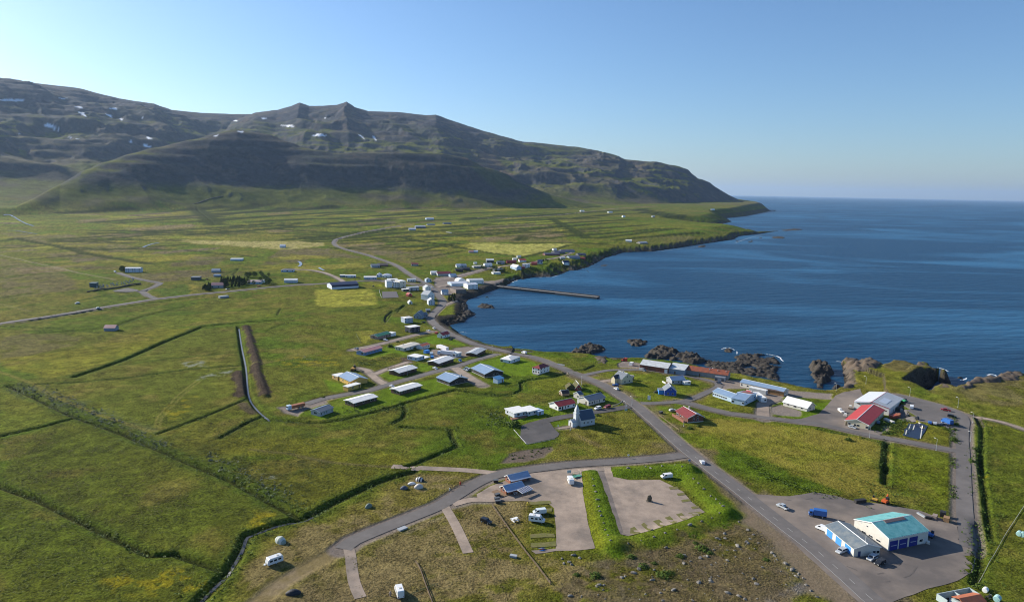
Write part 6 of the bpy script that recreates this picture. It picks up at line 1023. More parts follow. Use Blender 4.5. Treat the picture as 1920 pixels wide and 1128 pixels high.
# ------------------------------------------------------------------ yard machines and odds and ends
def machine(label, c, xy, col, boom=True, s=1.0, cat='excavator'):
    g = G(c, *xy); d = g[1] - g[0]; r = empty(cat.replace(' ', '_'), g[0], math.atan2(d.y, d.x), label, cat, None, s); m = PM(*col)
    for y in (-1.0, .65): MB().prism([(-1.5, .05), (1.5, .05), (1.8, .4), (1.5, .75), (-1.5, .75), (-1.8, .4)], y, y + .4, 'y').obj('track', RUBBER, r)
    MB().box(-1.6, -1.0, .85, 1.1, 1.0, 1.75).obj('body', m, r, bevel=.08); MB().prism([(.1, 1.76), (1.1, 1.76), (.9, 2.75), (.1, 2.75)], -.95, .1, 'y').obj('cab', GLASS, r)
    if boom: MB().prism([(.9, 1.5), (2.6, 3.3), (3.0, 3.2), (1.2, 1.2)], .25, .6, 'y').obj('boom', m, r); MB().prism([(2.7, 3.3), (3.9, 1.3), (3.6, 1.2), (2.5, 3.0)], .28, .57, 'y').obj('arm', m, r); MB().prism([(3.4, 1.3), (4.1, 1.2), (4.0, .6), (3.3, .7)], 0, .85, 'y').obj('bucket', DKGREY, r)
    return r
machine('orange excavator at the back of the gravel yard', 'f2', (1095, 90, 1150, 60), (.55, .10, .02)); machine('yellow loader left of the orange excavator', 'f2', (955, 60, 920, 50), (.60, .36, .06), boom=False, s=.8, cat='loader')
machine('yellow-brown digger behind the ochre house', 'c7', (680, 395, 720, 370), (.45, .25, .06), s=1.3); machine('blue tractor in the shade of the big hall', 'f2', (1680, 520, 1720, 470), BLU, boom=False, s=.9, cat='tractor'); machine('green tractor in the shadow behind the factory', 'f1', (930, 300, 970, 290), (.05, .35, .14), boom=False, s=.9, cat='tractor'); machine('red digger by the brown spoil heap at the shore', 'p', (1168, 677, 1172, 676), (.35, .04, .03), s=.8)
def crate(label, c, xy, lx, ly, lz, m, cat='container', lid=None):
    g = G(c, *xy); d = g[1] - g[0]; r = empty(cat.replace(' ', '_'), g[0], math.atan2(d.y, d.x), label, cat)
    b = MB(); b.box(-lx / 2, -ly / 2, 0, lx / 2, ly / 2, lz); b.obj('body', m, r, bevel=.03)
    b = MB(); n = max(3, int(lx / .5))
    for k in range(n): x = -lx / 2 + lx * (k + .5) / n; b.box(x - .05, -ly / 2 - .04, .1, x + .05, ly / 2 + .04, lz - .08)
    b.box(-lx / 2 + .1, -ly / 2 - .02, lz * .45, lx / 2 - .1, ly / 2 + .02, lz * .55); b.obj('ribs', m, r); MB().box(-lx / 2 - .03, -ly / 2 - .03, lz - .02, lx / 2 + .03, ly / 2 + .03, lz + .06).obj('lid', lid or m, r)
for a in [('black drum tank lying at the yard edge', 'f2', (770, 80, 850, 72), 5, 1.6, 1.4, BLACKW), ('dark green container behind the factory', 'f1', (800, 400, 880, 385), 6, 2.4, 2.3, PM(.05, .06, .055)), ('second dark container close to the factory wall', 'f1', (820, 352, 850, 345), 5, 2.2, 2.2, PM(.06, .065, .07)), ('red and white crate stack, left one', 'f1', (790, 500, 860, 490), 4.5, 2.4, 1.6, PM(.42, .10, .06)), ('red and white crate stack, right one', 'f1', (845, 490, 880, 470), 3.0, 2.4, 2.1, PM(.42, .16, .08)),
          ('low white fish tubs in a row', 'f1', (735, 550, 800, 575), 6.5, 2.0, 1.1, OFFW, 'tub'), ('white bag pile next to the dark container', 'f1', (900, 420, 905, 390), 2.2, 1.8, 1.6, OFFW, 'bag'), ('rusty skip under the yard fence at the right', 'f2', (1730, 285, 1760, 240), 2.8, 1.6, 1.5, PM(.28, .22, .18), 'skip'), ('black container on the yard verge', 'f2', (1835, 255, 1840, 220), 2.4, 2.0, 2.0, BLACKW), ('tan crate at the right end of the gravel yard', 'f2', (1880, 320, 1900, 260), 2.6, 2.0, 1.8, PM(.30, .18, .09)),
          ('long grey beam stack on the yard verge', 'f2', (1560, 250, 1620, 285), 4, .9, .6, GREY, 'beam stack'), ('dark engine block among the scrap', 'f2', (1650, 290, 1700, 300), 2.2, 1.2, 1.0, BLACKW, 'scrap'), ('white box trailer beside the tractor shade', 'f2', (1645, 605, 1640, 560), 1.6, 1.0, .8, OFFW, 'box'), ('pale concrete slab by the track', 'c5', (1215, 588, 1260, 570), 3.4, 2.0, .5, GREY, 'slab'), ('grey stone table on the camp lawn', 'c4', (340, 740, 370, 745), 2.4, 1.3, .7, GREY, 'table'),
          ('small blue portable cabin by the lorries', 'e8', (850, 548, 890, 540), 4.5, 2.4, 2.4, LBLUE, 'cabin'), ('pale blue crate between the lorries', 'e8', (945, 590, 940, 550), 3.0, 2.2, 2.0, PLB), ('light blue tank by the brown white-roofed house', 'e8', (960, 650, 980, 620), 2.4, 2.2, 1.6, LBLUE, 'tank'), ('orange crate by the yellow hut', 'e6', (60, 400, 70, 400), 3, 2, 1.5, DWOOD), ('grey trailer wreck below the straight road', 'e6', (290, 650, 340, 645), 10, 5, 2.2, GREY, 'wreck'),
          ('red shipping container on the shore road corner', 'e8', (1045, 165, 1070, 160), 2.5, 2.0, 1.6, PM(.4, .06, .04)), ('white fish tub by the beach slip', 'c6', (1298, 205, 1310, 200), 3.2, 2.4, 2.2, WH, 'tub'), ('red container on the beach mound', 'c6', (1250, 170, 1255, 150), 2.2, 2.0, 2.6, PM(.42, .06, .03)), ('long row of white bales lying on the far meadow', 'e7', (1395, 630, 1500, 640), 20, 3, 2.0, WH, 'bale row')]:
    crate(a[0], a[1], a[2], a[3], a[4], a[5], a[6], a[7] if len(a) > 7 else 'container')
def boat(label, c, xy, L, hull, s=1.0):
    g = G(c, *xy); d = g[1] - g[0]; r = empty('boat', g[0] + Vector((0, 0, .35)), math.atan2(d.y, d.x), label, 'boat', None, s); n = 9; b = MB(); V = []
    for k in range(n):
        t = k / (n - 1); w_ = (1.0 if t < .55 else 1.0 - ((t - .55) / .45) ** 2 * .97) * 1.1; x = (t - .5) * L; zz = .15 * max(0, t - .5) * 3
        V += [(x, -w_, 1.0 + zz), (x, -w_ * .7, .2), (x, 0, 0), (x, w_ * .7, .2), (x, w_, 1.0 + zz)]
    b.poly(V, [(k * 5 + i, k * 5 + i + 1, k * 5 + i + 6, k * 5 + i + 5) for k in range(n - 1) for i in range(4)] + [(k * 5, k * 5 + 5, k * 5 + 9, k * 5 + 4) for k in range(n - 1)] + [(0, 1, 2, 3, 4)]); b.obj('hull', hull, r)
    MB().prism([(-L * .1, 1.02), (L * .2, 1.05), (L * .13, 1.9), (-L * .1, 1.9)], -.7, .7, 'y').obj('wheelhouse', WH, r, bevel=.05); MB().box(L * .15, -.55, 1.35, L * .19, .55, 1.75).obj('windscreen', GLASS, r); MB().box(-L * .3, -.5, -.35, L * .2, .5, .0).obj('cradle', DWOOD, r)
boat('white motor boat on the tarmac left of the workshop', 'f1', (105, 425, 50, 395), 6.5, WH); boat('grey boat hull among scrap by the workshop', 'f1', (170, 490, 210, 430), 5.5, PM(.30, .28, .26)); boat('old brown boat resting in the scrap row', 'f1', (235, 385, 265, 340), 5.0, PM(.24, .19, .14))
for lab, c, xy, s in (('round dark hay bale left of the white van', 'f1', (966, 498), 1.7), ('round dark hay bale beside the vegetable plot', 'f1', (1092, 520), 1.5), ('pale turquoise wrapped bale, left of the pair', 'c1', (1888, 560), 1.5), ('pale turquoise wrapped bale, right of the pair', 'c1', (1910, 566), 1.5), ('white wrapped bale beside the open-topped store', 'f5', (945, 960), 1.3), ('turquoise wrapped bale at the lower frame edge', 'f5', (1140, 1110), 1.6)):
    g = G(c, *xy)[0]; r = empty('hay_bale', g, .7, lab, 'hay bale', None, s); m = PM(.04, .045, .05) if 'dark' in lab else (WH if 'white' in lab else PM(.36, .58, .55))
    MB().tube((-.6, 0, .6), (.6, 0, .6), .62, n=16).obj('wrap', m, r, bevel=.08); MB().tube((-.62, 0, .6), (.62, 0, .6), .3, n=12).obj('core', m, r)
for lab, c, xy, s, col in (('light blue gas tank beside the open-topped store', 'f5', (1010, 1060), 1.0, (.5, .5, .55)),):
    g = G(c, *xy)[0]; r = empty('quad_bike', g, .4, 'dark quad bike among bushes by the open-topped store', 'quad bike'); MB().box(-.9, -.35, .45, .9, .35, .85).obj('body', BLACKW, r, bevel=.08); MB().box(-.5, -.2, .85, .3, .2, 1.0).obj('seat', RUBBER, r); MB().tube((.45, -.4, 1.2), (.45, .4, 1.2), .03).obj('handlebar', STEEL, r); wheels(r, (.65, -.65), .5, .32, .28)
# tents
def tent(label, c, xy, col, L=3.2, W_=2.2, H_=1.4, rz=0.3, col2=None):
    g = G(c, *xy)[0]; r = empty('tent', g, rz, label, 'tent'); b = MB(); n = 10; m = 7; V = []
    for i in range(m + 1):
        t = i / m; s = math.sin(math.pi * (.08 + .84 * t)) ** .7
        for k in range(n + 1): a_ = math.pi * k / n; V.append(((t - .5) * L, -W_ / 2 * s * math.cos(a_), H_ * s * math.sin(a_) ** .8 - .02))
    fc = [(i * (n + 1) + k, i * (n + 1) + k + 1, (i + 1) * (n + 1) + k + 1, (i + 1) * (n + 1) + k) for i in range(m) for k in range(n)]
    b.poly(V, [f for j, f in enumerate(fc) if col2 is None or (j // n) % 2 == 0]); b.f.append(tuple(range(n + 1))); b.mi.append(0); b.f.append(tuple(range(m * (n + 1), (m + 1) * (n + 1)))); b.mi.append(0)
    b.obj('flysheet', PM(*col, rough=.7), r, smooth=False)
    if col2: MB().poly(V, [f for j, f in enumerate(fc) if (j // n) % 2]).obj('stripe_panel', PM(*col2, rough=.7), r)
    MB().poly([(-L / 2 - .03, -.35, 0), (-L / 2 - .03, .35, 0), (-L / 2 + .02, 0, H_ * .34)], [(0, 1, 2)]).obj('door', BLACKW, r)
tent('small dark grey dome tent, left in the tent group', 'c5', (1226, 328), (.08, .09, .12)); tent('pale beige dome tent, front of the tent group', 'c5', (1320, 322), (.55, .50, .45), 3.8, 2.8, 1.9); tent('flat white tent in the middle of the group', 'c5', (1275, 298), (.72, .70, .66), 3.4, 1.9, 1.0); tent('grey-green small tent alone on the slope', 'c5', (998, 446), (.16, .20, .16), 3.2, 2.0, 1.6, .9); tent('striped green and white dome tent beside the stream', 'c5', (432, 668), (.22, .28, .24), 5.2, 3.2, 2.0, -.7, (.55, .57, .52)); tent('black low tent at the lower left of the camp', 'c5', (514, 1002), (.02, .022, .03), 4.6, 2.6, 1.5, .2)
tent('black and white tent, rear of the tent group', 'c5', (1326, 276), (.03, .03, .035), 4.0, 2.8, 1.7, -.3, (.6, .6, .6))
# small camp things
def post_thing(name, label, cat, c, xy, build, rz=0.0):
    g = G(c, *xy)[0]; r = empty(name, g, rz, label, cat); build(r); return r
def pic(r):
    MB().box(-.9, -.4, .7, .9, .4, .76).obj('tabletop', WH, r)
    for y in (-.75, .75): MB().box(-.9, y - .14, .42, .9, y + .14, .47).obj('bench', WH, r)
    for x in (-.6, .6): MB().box(x - .05, -.8, .0, x + .05, .8, .42).obj('leg', WH, r); MB().box(x - .04, -.05, .4, x + .04, .05, .7).obj('leg', WH, r)
post_thing('picnic_table', 'white picnic table on the grass left of the camper vans', 'picnic table', 'f3', (430, 1010), pic, .6).scale = (1.5,) * 3; post_thing('picnic_table', 'pale picnic table in front of the camp huts', 'picnic table', 'f3', (440, 530), pic, .3)
def sign(w_, h_, col, z0=1.0, legs=2):
    def f(r):
        MB().box(-w_ / 2, -.04, z0, w_ / 2, .04, z0 + h_).obj('panel', PM(*col), r)
        for x in ((-w_ * .35, w_ * .35) if legs == 2 else (0,)): MB().tube((x, .05, -.2), (x, .05, z0 + h_ * .8), .05).obj('post', STEEL, r)
    return f
for a in [('white road sign at the middle of the hall road', 'c4', (1053, 128), sign(.9, .7, (.7, .7, .7), 1.3, 1), .1), ('blue road sign by the main road junction', 'c4', (1432, 160), sign(1.0, .8, (.06, .16, .4), 1.2, 1), .2), ('yellow board on the verge at the junction', 'c4', (1432, 176), sign(1.4, .5, (.6, .42, .1), .2), .2), ('tall white sign board on the green by the blue house', 'f4', (1690, 285), sign(1.8, 2.8, (.74, .74, .72), .2), -.5), ('blue-green information board at the church lane mouth', 'f4', (1278, 490), sign(1.6, 1.1, (.2, .36, .4), .5), .2),
          ('small white sign next to the information board', 'f4', (1288, 445), sign(.6, .9, (.7, .7, .7), 1.6, 1), .1), ('orange sign on the verge at the church lane mouth', 'f4', (1358, 455), sign(.6, .6, (.5, .3, .15), .9, 1), .1), ('white panel leaning by the slate roofed house', 'f4', (418, 340), sign(1.6, 2.4, (.7, .7, .68), .1), -.8), ('white bus stop bench board on the shore road', 'c6', (695, 205), sign(6.0, .8, (.6, .6, .62), .3), -.6), ('small white panel beside the church path', 'f4', (62, 762), sign(.5, .9, (.72, .72, .7), .2, 1), 0), ('turquoise noticeboard behind the box caravan', 'f3', (1405, 175), sign(1.8, 1.4, (.3, .42, .46), .5), .2)]:
    post_thing('sign', a[0], 'sign', a[1], a[2], a[3], a[4])
def hyd(col):
    def f(r): MB().tube((0, 0, -.1), (0, 0, .9), .22, .2, 12).obj('body', PM(*col), r, bevel=.03); MB().tube((0, 0, .88), (0, 0, 1.15), .26, .08, 12).obj('cap', PM(*col), r); MB().tube((-.38, 0, .6), (.38, 0, .6), .08).obj('outlet', PM(*col), r)
    return f
post_thing('hydrant', 'yellow hydrant post beside the camp bays', 'hydrant', 'f3', (662, 740), hyd((.65, .5, .03))).scale = (1.3,) * 3; post_thing('hydrant', 'red hydrant on the verge of the camp road', 'hydrant', 'c4', (10, 292), hyd((.5, .05, .02))).scale = (1.3,) * 3; post_thing('water_post', 'grey water post on the camp road verge', 'water post', 'c5', (1520, 338), hyd((.4, .45, .47))); post_thing('waste_bin', 'dark waste bin on the camp lawn near the camper truck', 'bin', 'c5', (1138, 1015), hyd((.25, .2, .18)), .2).scale = (1.4,) * 3
def kayak(r):
    for k, m in enumerate((LBLUE, REDW, PLB)): 
        MB().poly([(-1.6, k * .7 - .7, .25), (0, k * .7 - 1.0, .3), (1.6, k * .7 - .7, .25), (0, k * .7 - .4, .3), (0, k * .7 - .7, .02), (0, k * .7 - .7, .5)], [(0, 1, 5), (1, 2, 5), (2, 3, 5), (3, 0, 5), (1, 0, 4), (2, 1, 4), (3, 2, 4), (0, 3, 4)]).obj('paddle_board', m, r)
post_thing('kayak_stack', 'red and blue kayaks lying at the gravel corner', 'kayaks', 'c4', (520, 695), kayak, .2)
def trailer(r):
    MB().box(-1.6, -.8, .5, 1.6, .8, .62).obj('bed', GRN_M, r)
    for x in (-1.5, 1.5):
        for y in (-.75, .75): MB().tube((x, y, .6), (x, y, 1.7), .05).obj('stake', GRN_M, r)
    for y in (-.75, .75): MB().tube((-1.5, y, 1.65), (1.5, y, 1.65), .05).obj('rail', GRN_M, r)
    wheels(r, (-.2,), .85, .35, .25)
GRN_M = PM(.10, .30, .22); post_thing('trailer', 'green open trailer right of the box caravan', 'trailer', 'f3', (1545, 235), trailer, .5).scale = (1.3,) * 3
def dumpster(r): MB().prism([(-.9, 0), (.9, 0), (1.1, 1.1), (-1.1, 1.1)], -.7, .7, 'y').obj('body', BLACKW, r, bevel=.05); MB().box(-1.12, -.72, 1.1, 1.12, .72, 1.2).obj('lid', DKGREY, r)
for lab, c, xy in (('black bin by the lower camp hut', 'f3', (112, 640)), ('dark bin with white side on the hut lawn edge', 'f3', (128, 690)), ('yellow-marked bin above the other dark bins', 'f3', (120, 570)), ('dark bin on the grass patch behind the huts', 'f3', (92, 320)), ('dark bin in the drive of the brown holiday house', 'c3', (380, 742)), ('dark bin near the yellow pitch', 'e3', (765, 445))): post_thing('waste_bin', lab, 'bin', c, xy, dumpster, rng.random())
def standing_stone(r):
    bm = bmesh.new(); bmesh.ops.create_icosphere(bm, subdivisions=3, radius=1)
    for v in bm.verts: k = 1 + .25 * (rng.random() - .5); v.co = Vector((v.co.x * 1.0 * k, v.co.y * .6 * k, 1.25 + v.co.z * 1.45 * k))
    me = bpy.data.meshes.new('stone'); bm.to_mesh(me); bm.free(); link('stone', me, PM(.10, .085, .06, rough=.95, var=.4, kind='rock'), r)
    MB().box(-1.3, -1.0, -.2, 1.3, 1.0, .15).obj('base', PM(.12, .10, .08, rough=.95, var=.3, kind='rock'), r)
post_thing('standing_stone', 'dark standing stone in the middle of the enclosed gravel', 'standing stone', 'c4', (1183, 395), standing_stone)
post_thing('standing_stone', 'dark mound stone below the blue house', 'standing stone', 'c3', (340, 556), standing_stone).scale = (1.5, 1, .5)
# lamp posts and flagpoles
def lamp(c, x, y, htop, label, rz=2.2, h=None):
    g = G(c, x, y)[0]; s = CR[c][2]; dist = g.length; hh = h or max(5, (y - htop) / s * dist / F * 1.02)
    r = empty('street_lamp', g, rz, label, 'street lamp', 'street lamps of the village'); MB().tube((0, 0, -.3), (0, 0, hh), .09, .06).obj('pole', STEEL, r); MB().tube((0, 0, hh - .05), (1.1, 0, hh + .2), .05).obj('arm', STEEL, r); MB().box(.8, -.16, hh + .12, 1.6, .16, hh + .28).obj('lamp_head', WH, r); MB().box(-.14, -.14, -.2, .14, .14, .5).obj('base', STEEL, r)
for a in [('c2', 985, 445, 385, 'street lamp above the sea inlet'), ('c2', 1378, 540, 470, 'street lamp at the top right corner of the parking'), ('c2', 655, 785, 700, 'street lamp right of the red roofed workshop'), ('c2', 1200, 890, 805, 'street lamp by the yellow flowering plot'), ('c2', 1500, 665, 595, 'street lamp at the start of the meadow footpath'), ('c2', 1480, 815, 748, 'street lamp on the verge of the right hand road'),
          ('c2', 383, 402, 350, 'street lamp at the shore by the rock stack'), ('c2', 626, 345, 305, 'street lamp on the grassy headland'), ('f4', 1385, 375, 250, 'street lamp at the road junction above the church'), ('c6', 1245, 590, 560, 'street lamp by the church lane mouth'), ('c3', 855, 400, 360, 'street lamp by the grey loading annex'), ('c3', 585, 858, 815, 'street lamp in front of the brown holiday house'), ('c7', 1770, 250, 215, 'street lamp on the shore road bend'), ('c7', 1100, 430, 390, 'street lamp at the residential corner'), ('c8', 1590, 1000, 950, 'street lamp by the pale grey roofed house')]: lamp(*a)
for lab, c, x, y, t in (('white flagpole in front of the church', 'f4', 282, 820, 655), ('white flagpole beside the old turf house', 'c6', 870, 372, 290), ('white mast at the farm shed', 'e2', 738, 470, 385), ('white mast in front of the far barn', 'e7', 858, 345, 250)):
    g = G(c, x, y)[0]; hh = (y - t) / CR[c][2] * g.length / F; r = empty('flagpole', g, 0, lab, 'flagpole'); MB().tube((0, 0, -.3), (0, 0, hh), .10, .05).obj('pole', WH, r); MB().tube((0, 0, hh), (0, 0, hh + .25), .14, .02).obj('finial', WH, r); MB().box(-.3, -.3, -.3, .3, .3, .25).obj('base', CONC, r)
# brown holiday house near the loop (right of the main road)
r, L, D = H('dark brown holiday house with maroon roof and white-lined balcony', 'c3', (515, 762, 622, 828, 735, 800), None, 2.9, 5.0, PM(.14, .05, .035), RDRED, over=.5, front='Ww.d', right='.22.', base=OFFW, chimney=(.2, .7))
b = MB(); b.box(-.3, -2.4, -.4, L * .95, -.05, .55); b.box(-.3, -2.4, .5, L * .95, -2.3, 1.5); b.obj('terrace', PM(.24, .10, .07), r); MB().prism([(D * .55, 4.78), (D * .95, 3.35), (D * .95, 3.45), (D * .55, 4.95)], L * .6, L * .95, 'x').obj('solar_panel', RBLUE, r)

# ------------------------------------------------------------------ fences
def fence(label, pts, h=1.0, gap=2.5, m=None, rails=2, pr=.07, rail_r=.05, name='fence', solid=0.0):
    xs, ys = ground(pts); c = smooth_line(xs, ys, gap); z = Tf(c[:, 0], c[:, 1]); o = Vector((c[0, 0], c[0, 1], z[0])); r = empty(name, o, 0, label, 'fence'); m = m or WOOD
    pts_ = [Vector((c[i, 0], c[i, 1], z[i])) - o for i in range(len(c))]; a = MB()
    me = MB().tube((0, 0, -.3), (0, 0, h), pr, n=6).mesh('post', m)
    for i, p_ in enumerate(pts_):
        if len(pts_) < 100: q = bpy.data.objects.new('post', me); COL.objects.link(q); q.parent = r; q.location = p_
        if i:
            b = MB(); e = 0
            for k in range(rails): zz = h * (k + .7) / (rails + .2); a.tube(pts_[i - 1] + Vector((0, 0, zz)), p_ + Vector((0, 0, zz)), rail_r, n=5)
            if solid: 
                d = (p_ - pts_[i - 1]).normalized(); nn = Vector((-d.y, d.x, 0)) * solid / 2; A_, B_ = pts_[i - 1], p_; up = Vector((0, 0, h * .9)); dn = Vector((0, 0, .3))
                a.poly([A_ - nn - dn, B_ - nn - dn, B_ + nn - dn, A_ + nn - dn, A_ - nn + up, B_ - nn + up, B_ + nn + up, A_ + nn + up], [(0, 3, 2, 1), (4, 5, 6, 7), (0, 1, 5, 4), (1, 2, 6, 5), (2, 3, 7, 6), (3, 0, 4, 7)])
    a.obj('rails' if not solid else 'wall', m, r)
fence('weathered timber rail fence crossing the camp lawn', P('c4', 207, 420, 290, 540, 400, 690, 480, 790, 570, 910), .9, 2.4, DWOOD, 2, .1, .12); fence('short rail stub crossing the camp lawn fence', P('c4', 250, 558, 330, 528), .8, 2, WOOD, 1, .08, .08); fence('dark timber fence at the lower edge of the camp lawn', P('c5', 1300, 800, 1330, 850, 1365, 950, 1412, 1075), .9, 2.2, DWOOD, 2, .1, .12); fence('low green wire cross fence on the camp lawn', P('c5', 1275, 1010, 1365, 970, 1440, 945), .7, 2, PM(.05, .08, .03), 2, .06, .06); fence('row of short stakes beside the camper bays', P('f3', 655, 720, 640, 1060), .7, 2.2, WOOD, 1, .06, .03)
fence('pale pipe fence running up the rough meadow', P('f5', 795, 850, 850, 750, 920, 640, 1000, 500, 1100, 340, 1200, 160, 1290, 0) + P('c1', 1850, 480, 1925, 365), .5, 3, PM(.36, .36, .30), 1, .06, .08); fence('white edge rail of the church car park, left side', P('c6', 290, 758, 345, 820, 396, 878), .5, 2, WH, 1, .06, .08); fence('low concrete edge of the church car park, lower side', P('c6', 400, 882, 520, 862, 640, 836), .35, 3, CONC, 1, .05, .1); fence('white curved kerb rail by the slate roofed house', P('f4', 1030, 392, 1130, 360, 1195, 322, 1212, 295), .3, 2, OFFW, 1, .05, .14)
fence('yellow-brown wooden fence below the brown holiday house', P('c3', 360, 760, 440, 820, 540, 892), .8, 2.2, PM(.34, .25, .14), 2); fence('dark stone wall along the cemetery', P('e5', 170, 500, 330, 478, 560, 445, 760, 412, 915, 390), 1.6, 6, PM(.09, .08, .06, rough=.95, var=.4), 0, .1, .1, 'stone_wall', .9); fence('garden hedge fence of the green roofed house', P('c7', 700, 110, 735, 180), 1.0, 3, PM(.10, .12, .04), 2); fence('long wooden fence beside the upper street', P('e8', 570, 282, 700, 250, 900, 200, 1090, 168), 1.2, 2.5, DWOOD, 3)
fence('white rail fence beside the ball court', P('e3', 868, 520, 890, 600, 910, 650), 1.4, 4, WH, 2); fence('dark stone wall across the foot of the mountain', P('d4', 1085, 728, 1170, 703, 1255, 686), 2.2, 20, PM(.05, .045, .04), 0, .1, .1, 'stone_wall', 3.0)
# vegetable plot under black sheeting
sheet('vegetable_plot', P('f1', 985, 575, 1110, 578, 1240, 612, 1205, 680, 1110, 780, 905, 728), PM(.012, .016, .035, rough=.35, var=.3), 'vegetable plot covered with black plastic sheeting', 'vegetable plot', lift=.12, step=1.5, wob=.5)
for k, (a, b) in enumerate((((1010, 590), (985, 650)), ((1110, 595), (1150, 640)), ((1160, 620), (1135, 770)), ((1060, 600), (1040, 660)), ((960, 660), (945, 720)))):
    V, q = strip(P('f1', *a, *b), .5, .2); tag(link('plank', mesh_np('plank', V, q), OFFW), ('pale plank at the far left of the black sheeting', 'pale plank across the far middle of the black sheeting', 'long pale plank down the right side of the black sheeting', 'short pale plank in the middle of the black sheeting', 'pale plank near the left edge of the black sheeting')[k], 'plank')
# ------------------------------------------------------------------ boulders
ROCKM = surf_mat('boulder_rock', (.145, .132, .118), var=.3, scale=1.5, fine=5, bump=.3, patch=(.24, .225, .20), pscale=.7)
DROCK = surf_mat('sea_rock', (.034, .029, .025), var=.5, scale=.5, fine=2.0, bump=.7, patch=(.054, .045, .034), pscale=.12)
def rock_mesh(seed, sub=2):
    r_ = random.Random(seed); bm = bmesh.new(); bmesh.ops.create_icosphere(bm, subdivisions=sub, radius=1)
    pl = [(Vector((r_.gauss(0, 1), r_.gauss(0, 1), r_.gauss(0, .7))).normalized(), r_.uniform(.55, .85)) for _ in range(9)]
    for v in bm.verts:
        c = v.co.copy()
        for n_, d_ in pl:
            e = c.dot(n_) - d_
            if e > 0: c -= n_ * e
        v.co = Vector((c.x * 1.15, c.y * .95, max(-.3, c.z * .8) + .1))
    me = bpy.data.meshes.new('boulder'); bm.to_mesh(me); bm.free(); me.materials.append(ROCKM); return me
RM = [rock_mesh(i) for i in range(8)]
def boulder(x, y, s, label, group):
    z = float(Tf(x, y)[0]); o = bpy.data.objects.new('boulder', RM[rng.randrange(8)]); COL.objects.link(o); o.location = (x, y, z - .05 * s); o.rotation_euler = (rng.uniform(-.2, .2), rng.uniform(-.2, .2), rng.uniform(0, 6.3)); o.scale = (s * rng.uniform(.8, 1.3), s * rng.uniform(.8, 1.2), s * rng.uniform(.7, 1.1)); tag(o, label, 'boulder', group)
BG = 'marker stones along the grass bank'; BL = 'grey marker stone sitting on the green grass bank'
pts = P('c4', 1053, 205, 838, 315, 850, 352, 861, 402, 870, 444, 876, 475, 884, 502, 900, 548, 908, 590, 925, 628, 941, 676, 1050, 680, 1132, 658, 1212, 636, 1280, 612, 1355, 590, 1435, 562, 1507, 538, 1570, 516, 1617, 492, 1640, 462, 1622, 430, 1596, 400, 1563, 380, 1522, 335, 1487, 300, 1455, 270, 1422, 240, 1385, 207, 1342, 182, 1190, 205, 1160, 195, 1262, 190, 1490, 490, 1200, 580, 832, 272)
X_, Y_ = ground(pts)
for i in range(len(X_)): boulder(X_[i], Y_[i], .95 if i in (0, 16) else rng.uniform(.42, .66), BL if i else 'large dark stone on the near end of the upper grass bank', BG if i else None)
pts = P('f8', 1440, 75, 1510, 138, 1555, 175, 1527, 207, 1500, 230, 1512, 243, 1335, 203, 1272, 205, 1330, 168, 1432, 262, 1295, 255, 1245, 293, 1565, 285, 1410, 300, 1195, 345, 1140, 357, 1012, 335, 1064, 382, 1010, 398, 1352, 376, 1225, 410, 872, 275, 620, 475, 550, 500, 525, 510, 780, 452, 930, 608, 1215, 522, 1225, 540, 1470, 478, 1555, 520, 1130, 550, 1040, 528, 765, 530, 1445, 655, 1490, 680, 1080, 690, 330, 580, 350, 568, 385, 570, 122, 655, 150, 335, 197, 357, 72, 400, 57, 362, 112, 388, 130, 410, 830, 630, 715, 430, 660, 445, 1740, 370, 1805, 400, 1720, 340, 1700, 318, 1860, 455, 1890, 500, 1625, 430, 1355, 630, 1580, 560, 845, 690)
X_, Y_ = ground(pts)
for i in range(len(X_)): boulder(X_[i], Y_[i], rng.uniform(.42, .9), 'grey boulder lying on the brown heath slope by the lower edge', 'boulders on the heath slope')
for k in range(150):
    px = rng.uniform(1075, 1500); py = rng.uniform(995, 1126)
    if py < 1128 - (px - 1060) * .28 - rng.uniform(0, 30) and px < 1300: continue
    if px > 1400 and py < 985 + (px - 1400) * .8: continue
    X_, Y_ = ground([(px, py)]); boulder(X_[0], Y_[0], rng.uniform(.15, .4), 'grey boulder lying on the brown heath slope by the lower edge', 'boulders on the heath slope')
g = P('c1', 430, 775, 470, 805, 500, 835, 520, 878, 550, 915, 590, 955, 385, 740); X_, Y_ = ground(g)
for i in range(len(X_)): boulder(X_[i], Y_[i], rng.uniform(.5, .8), 'grey edge boulder beside the gravel verge of the main road', 'edge boulders by the main road')

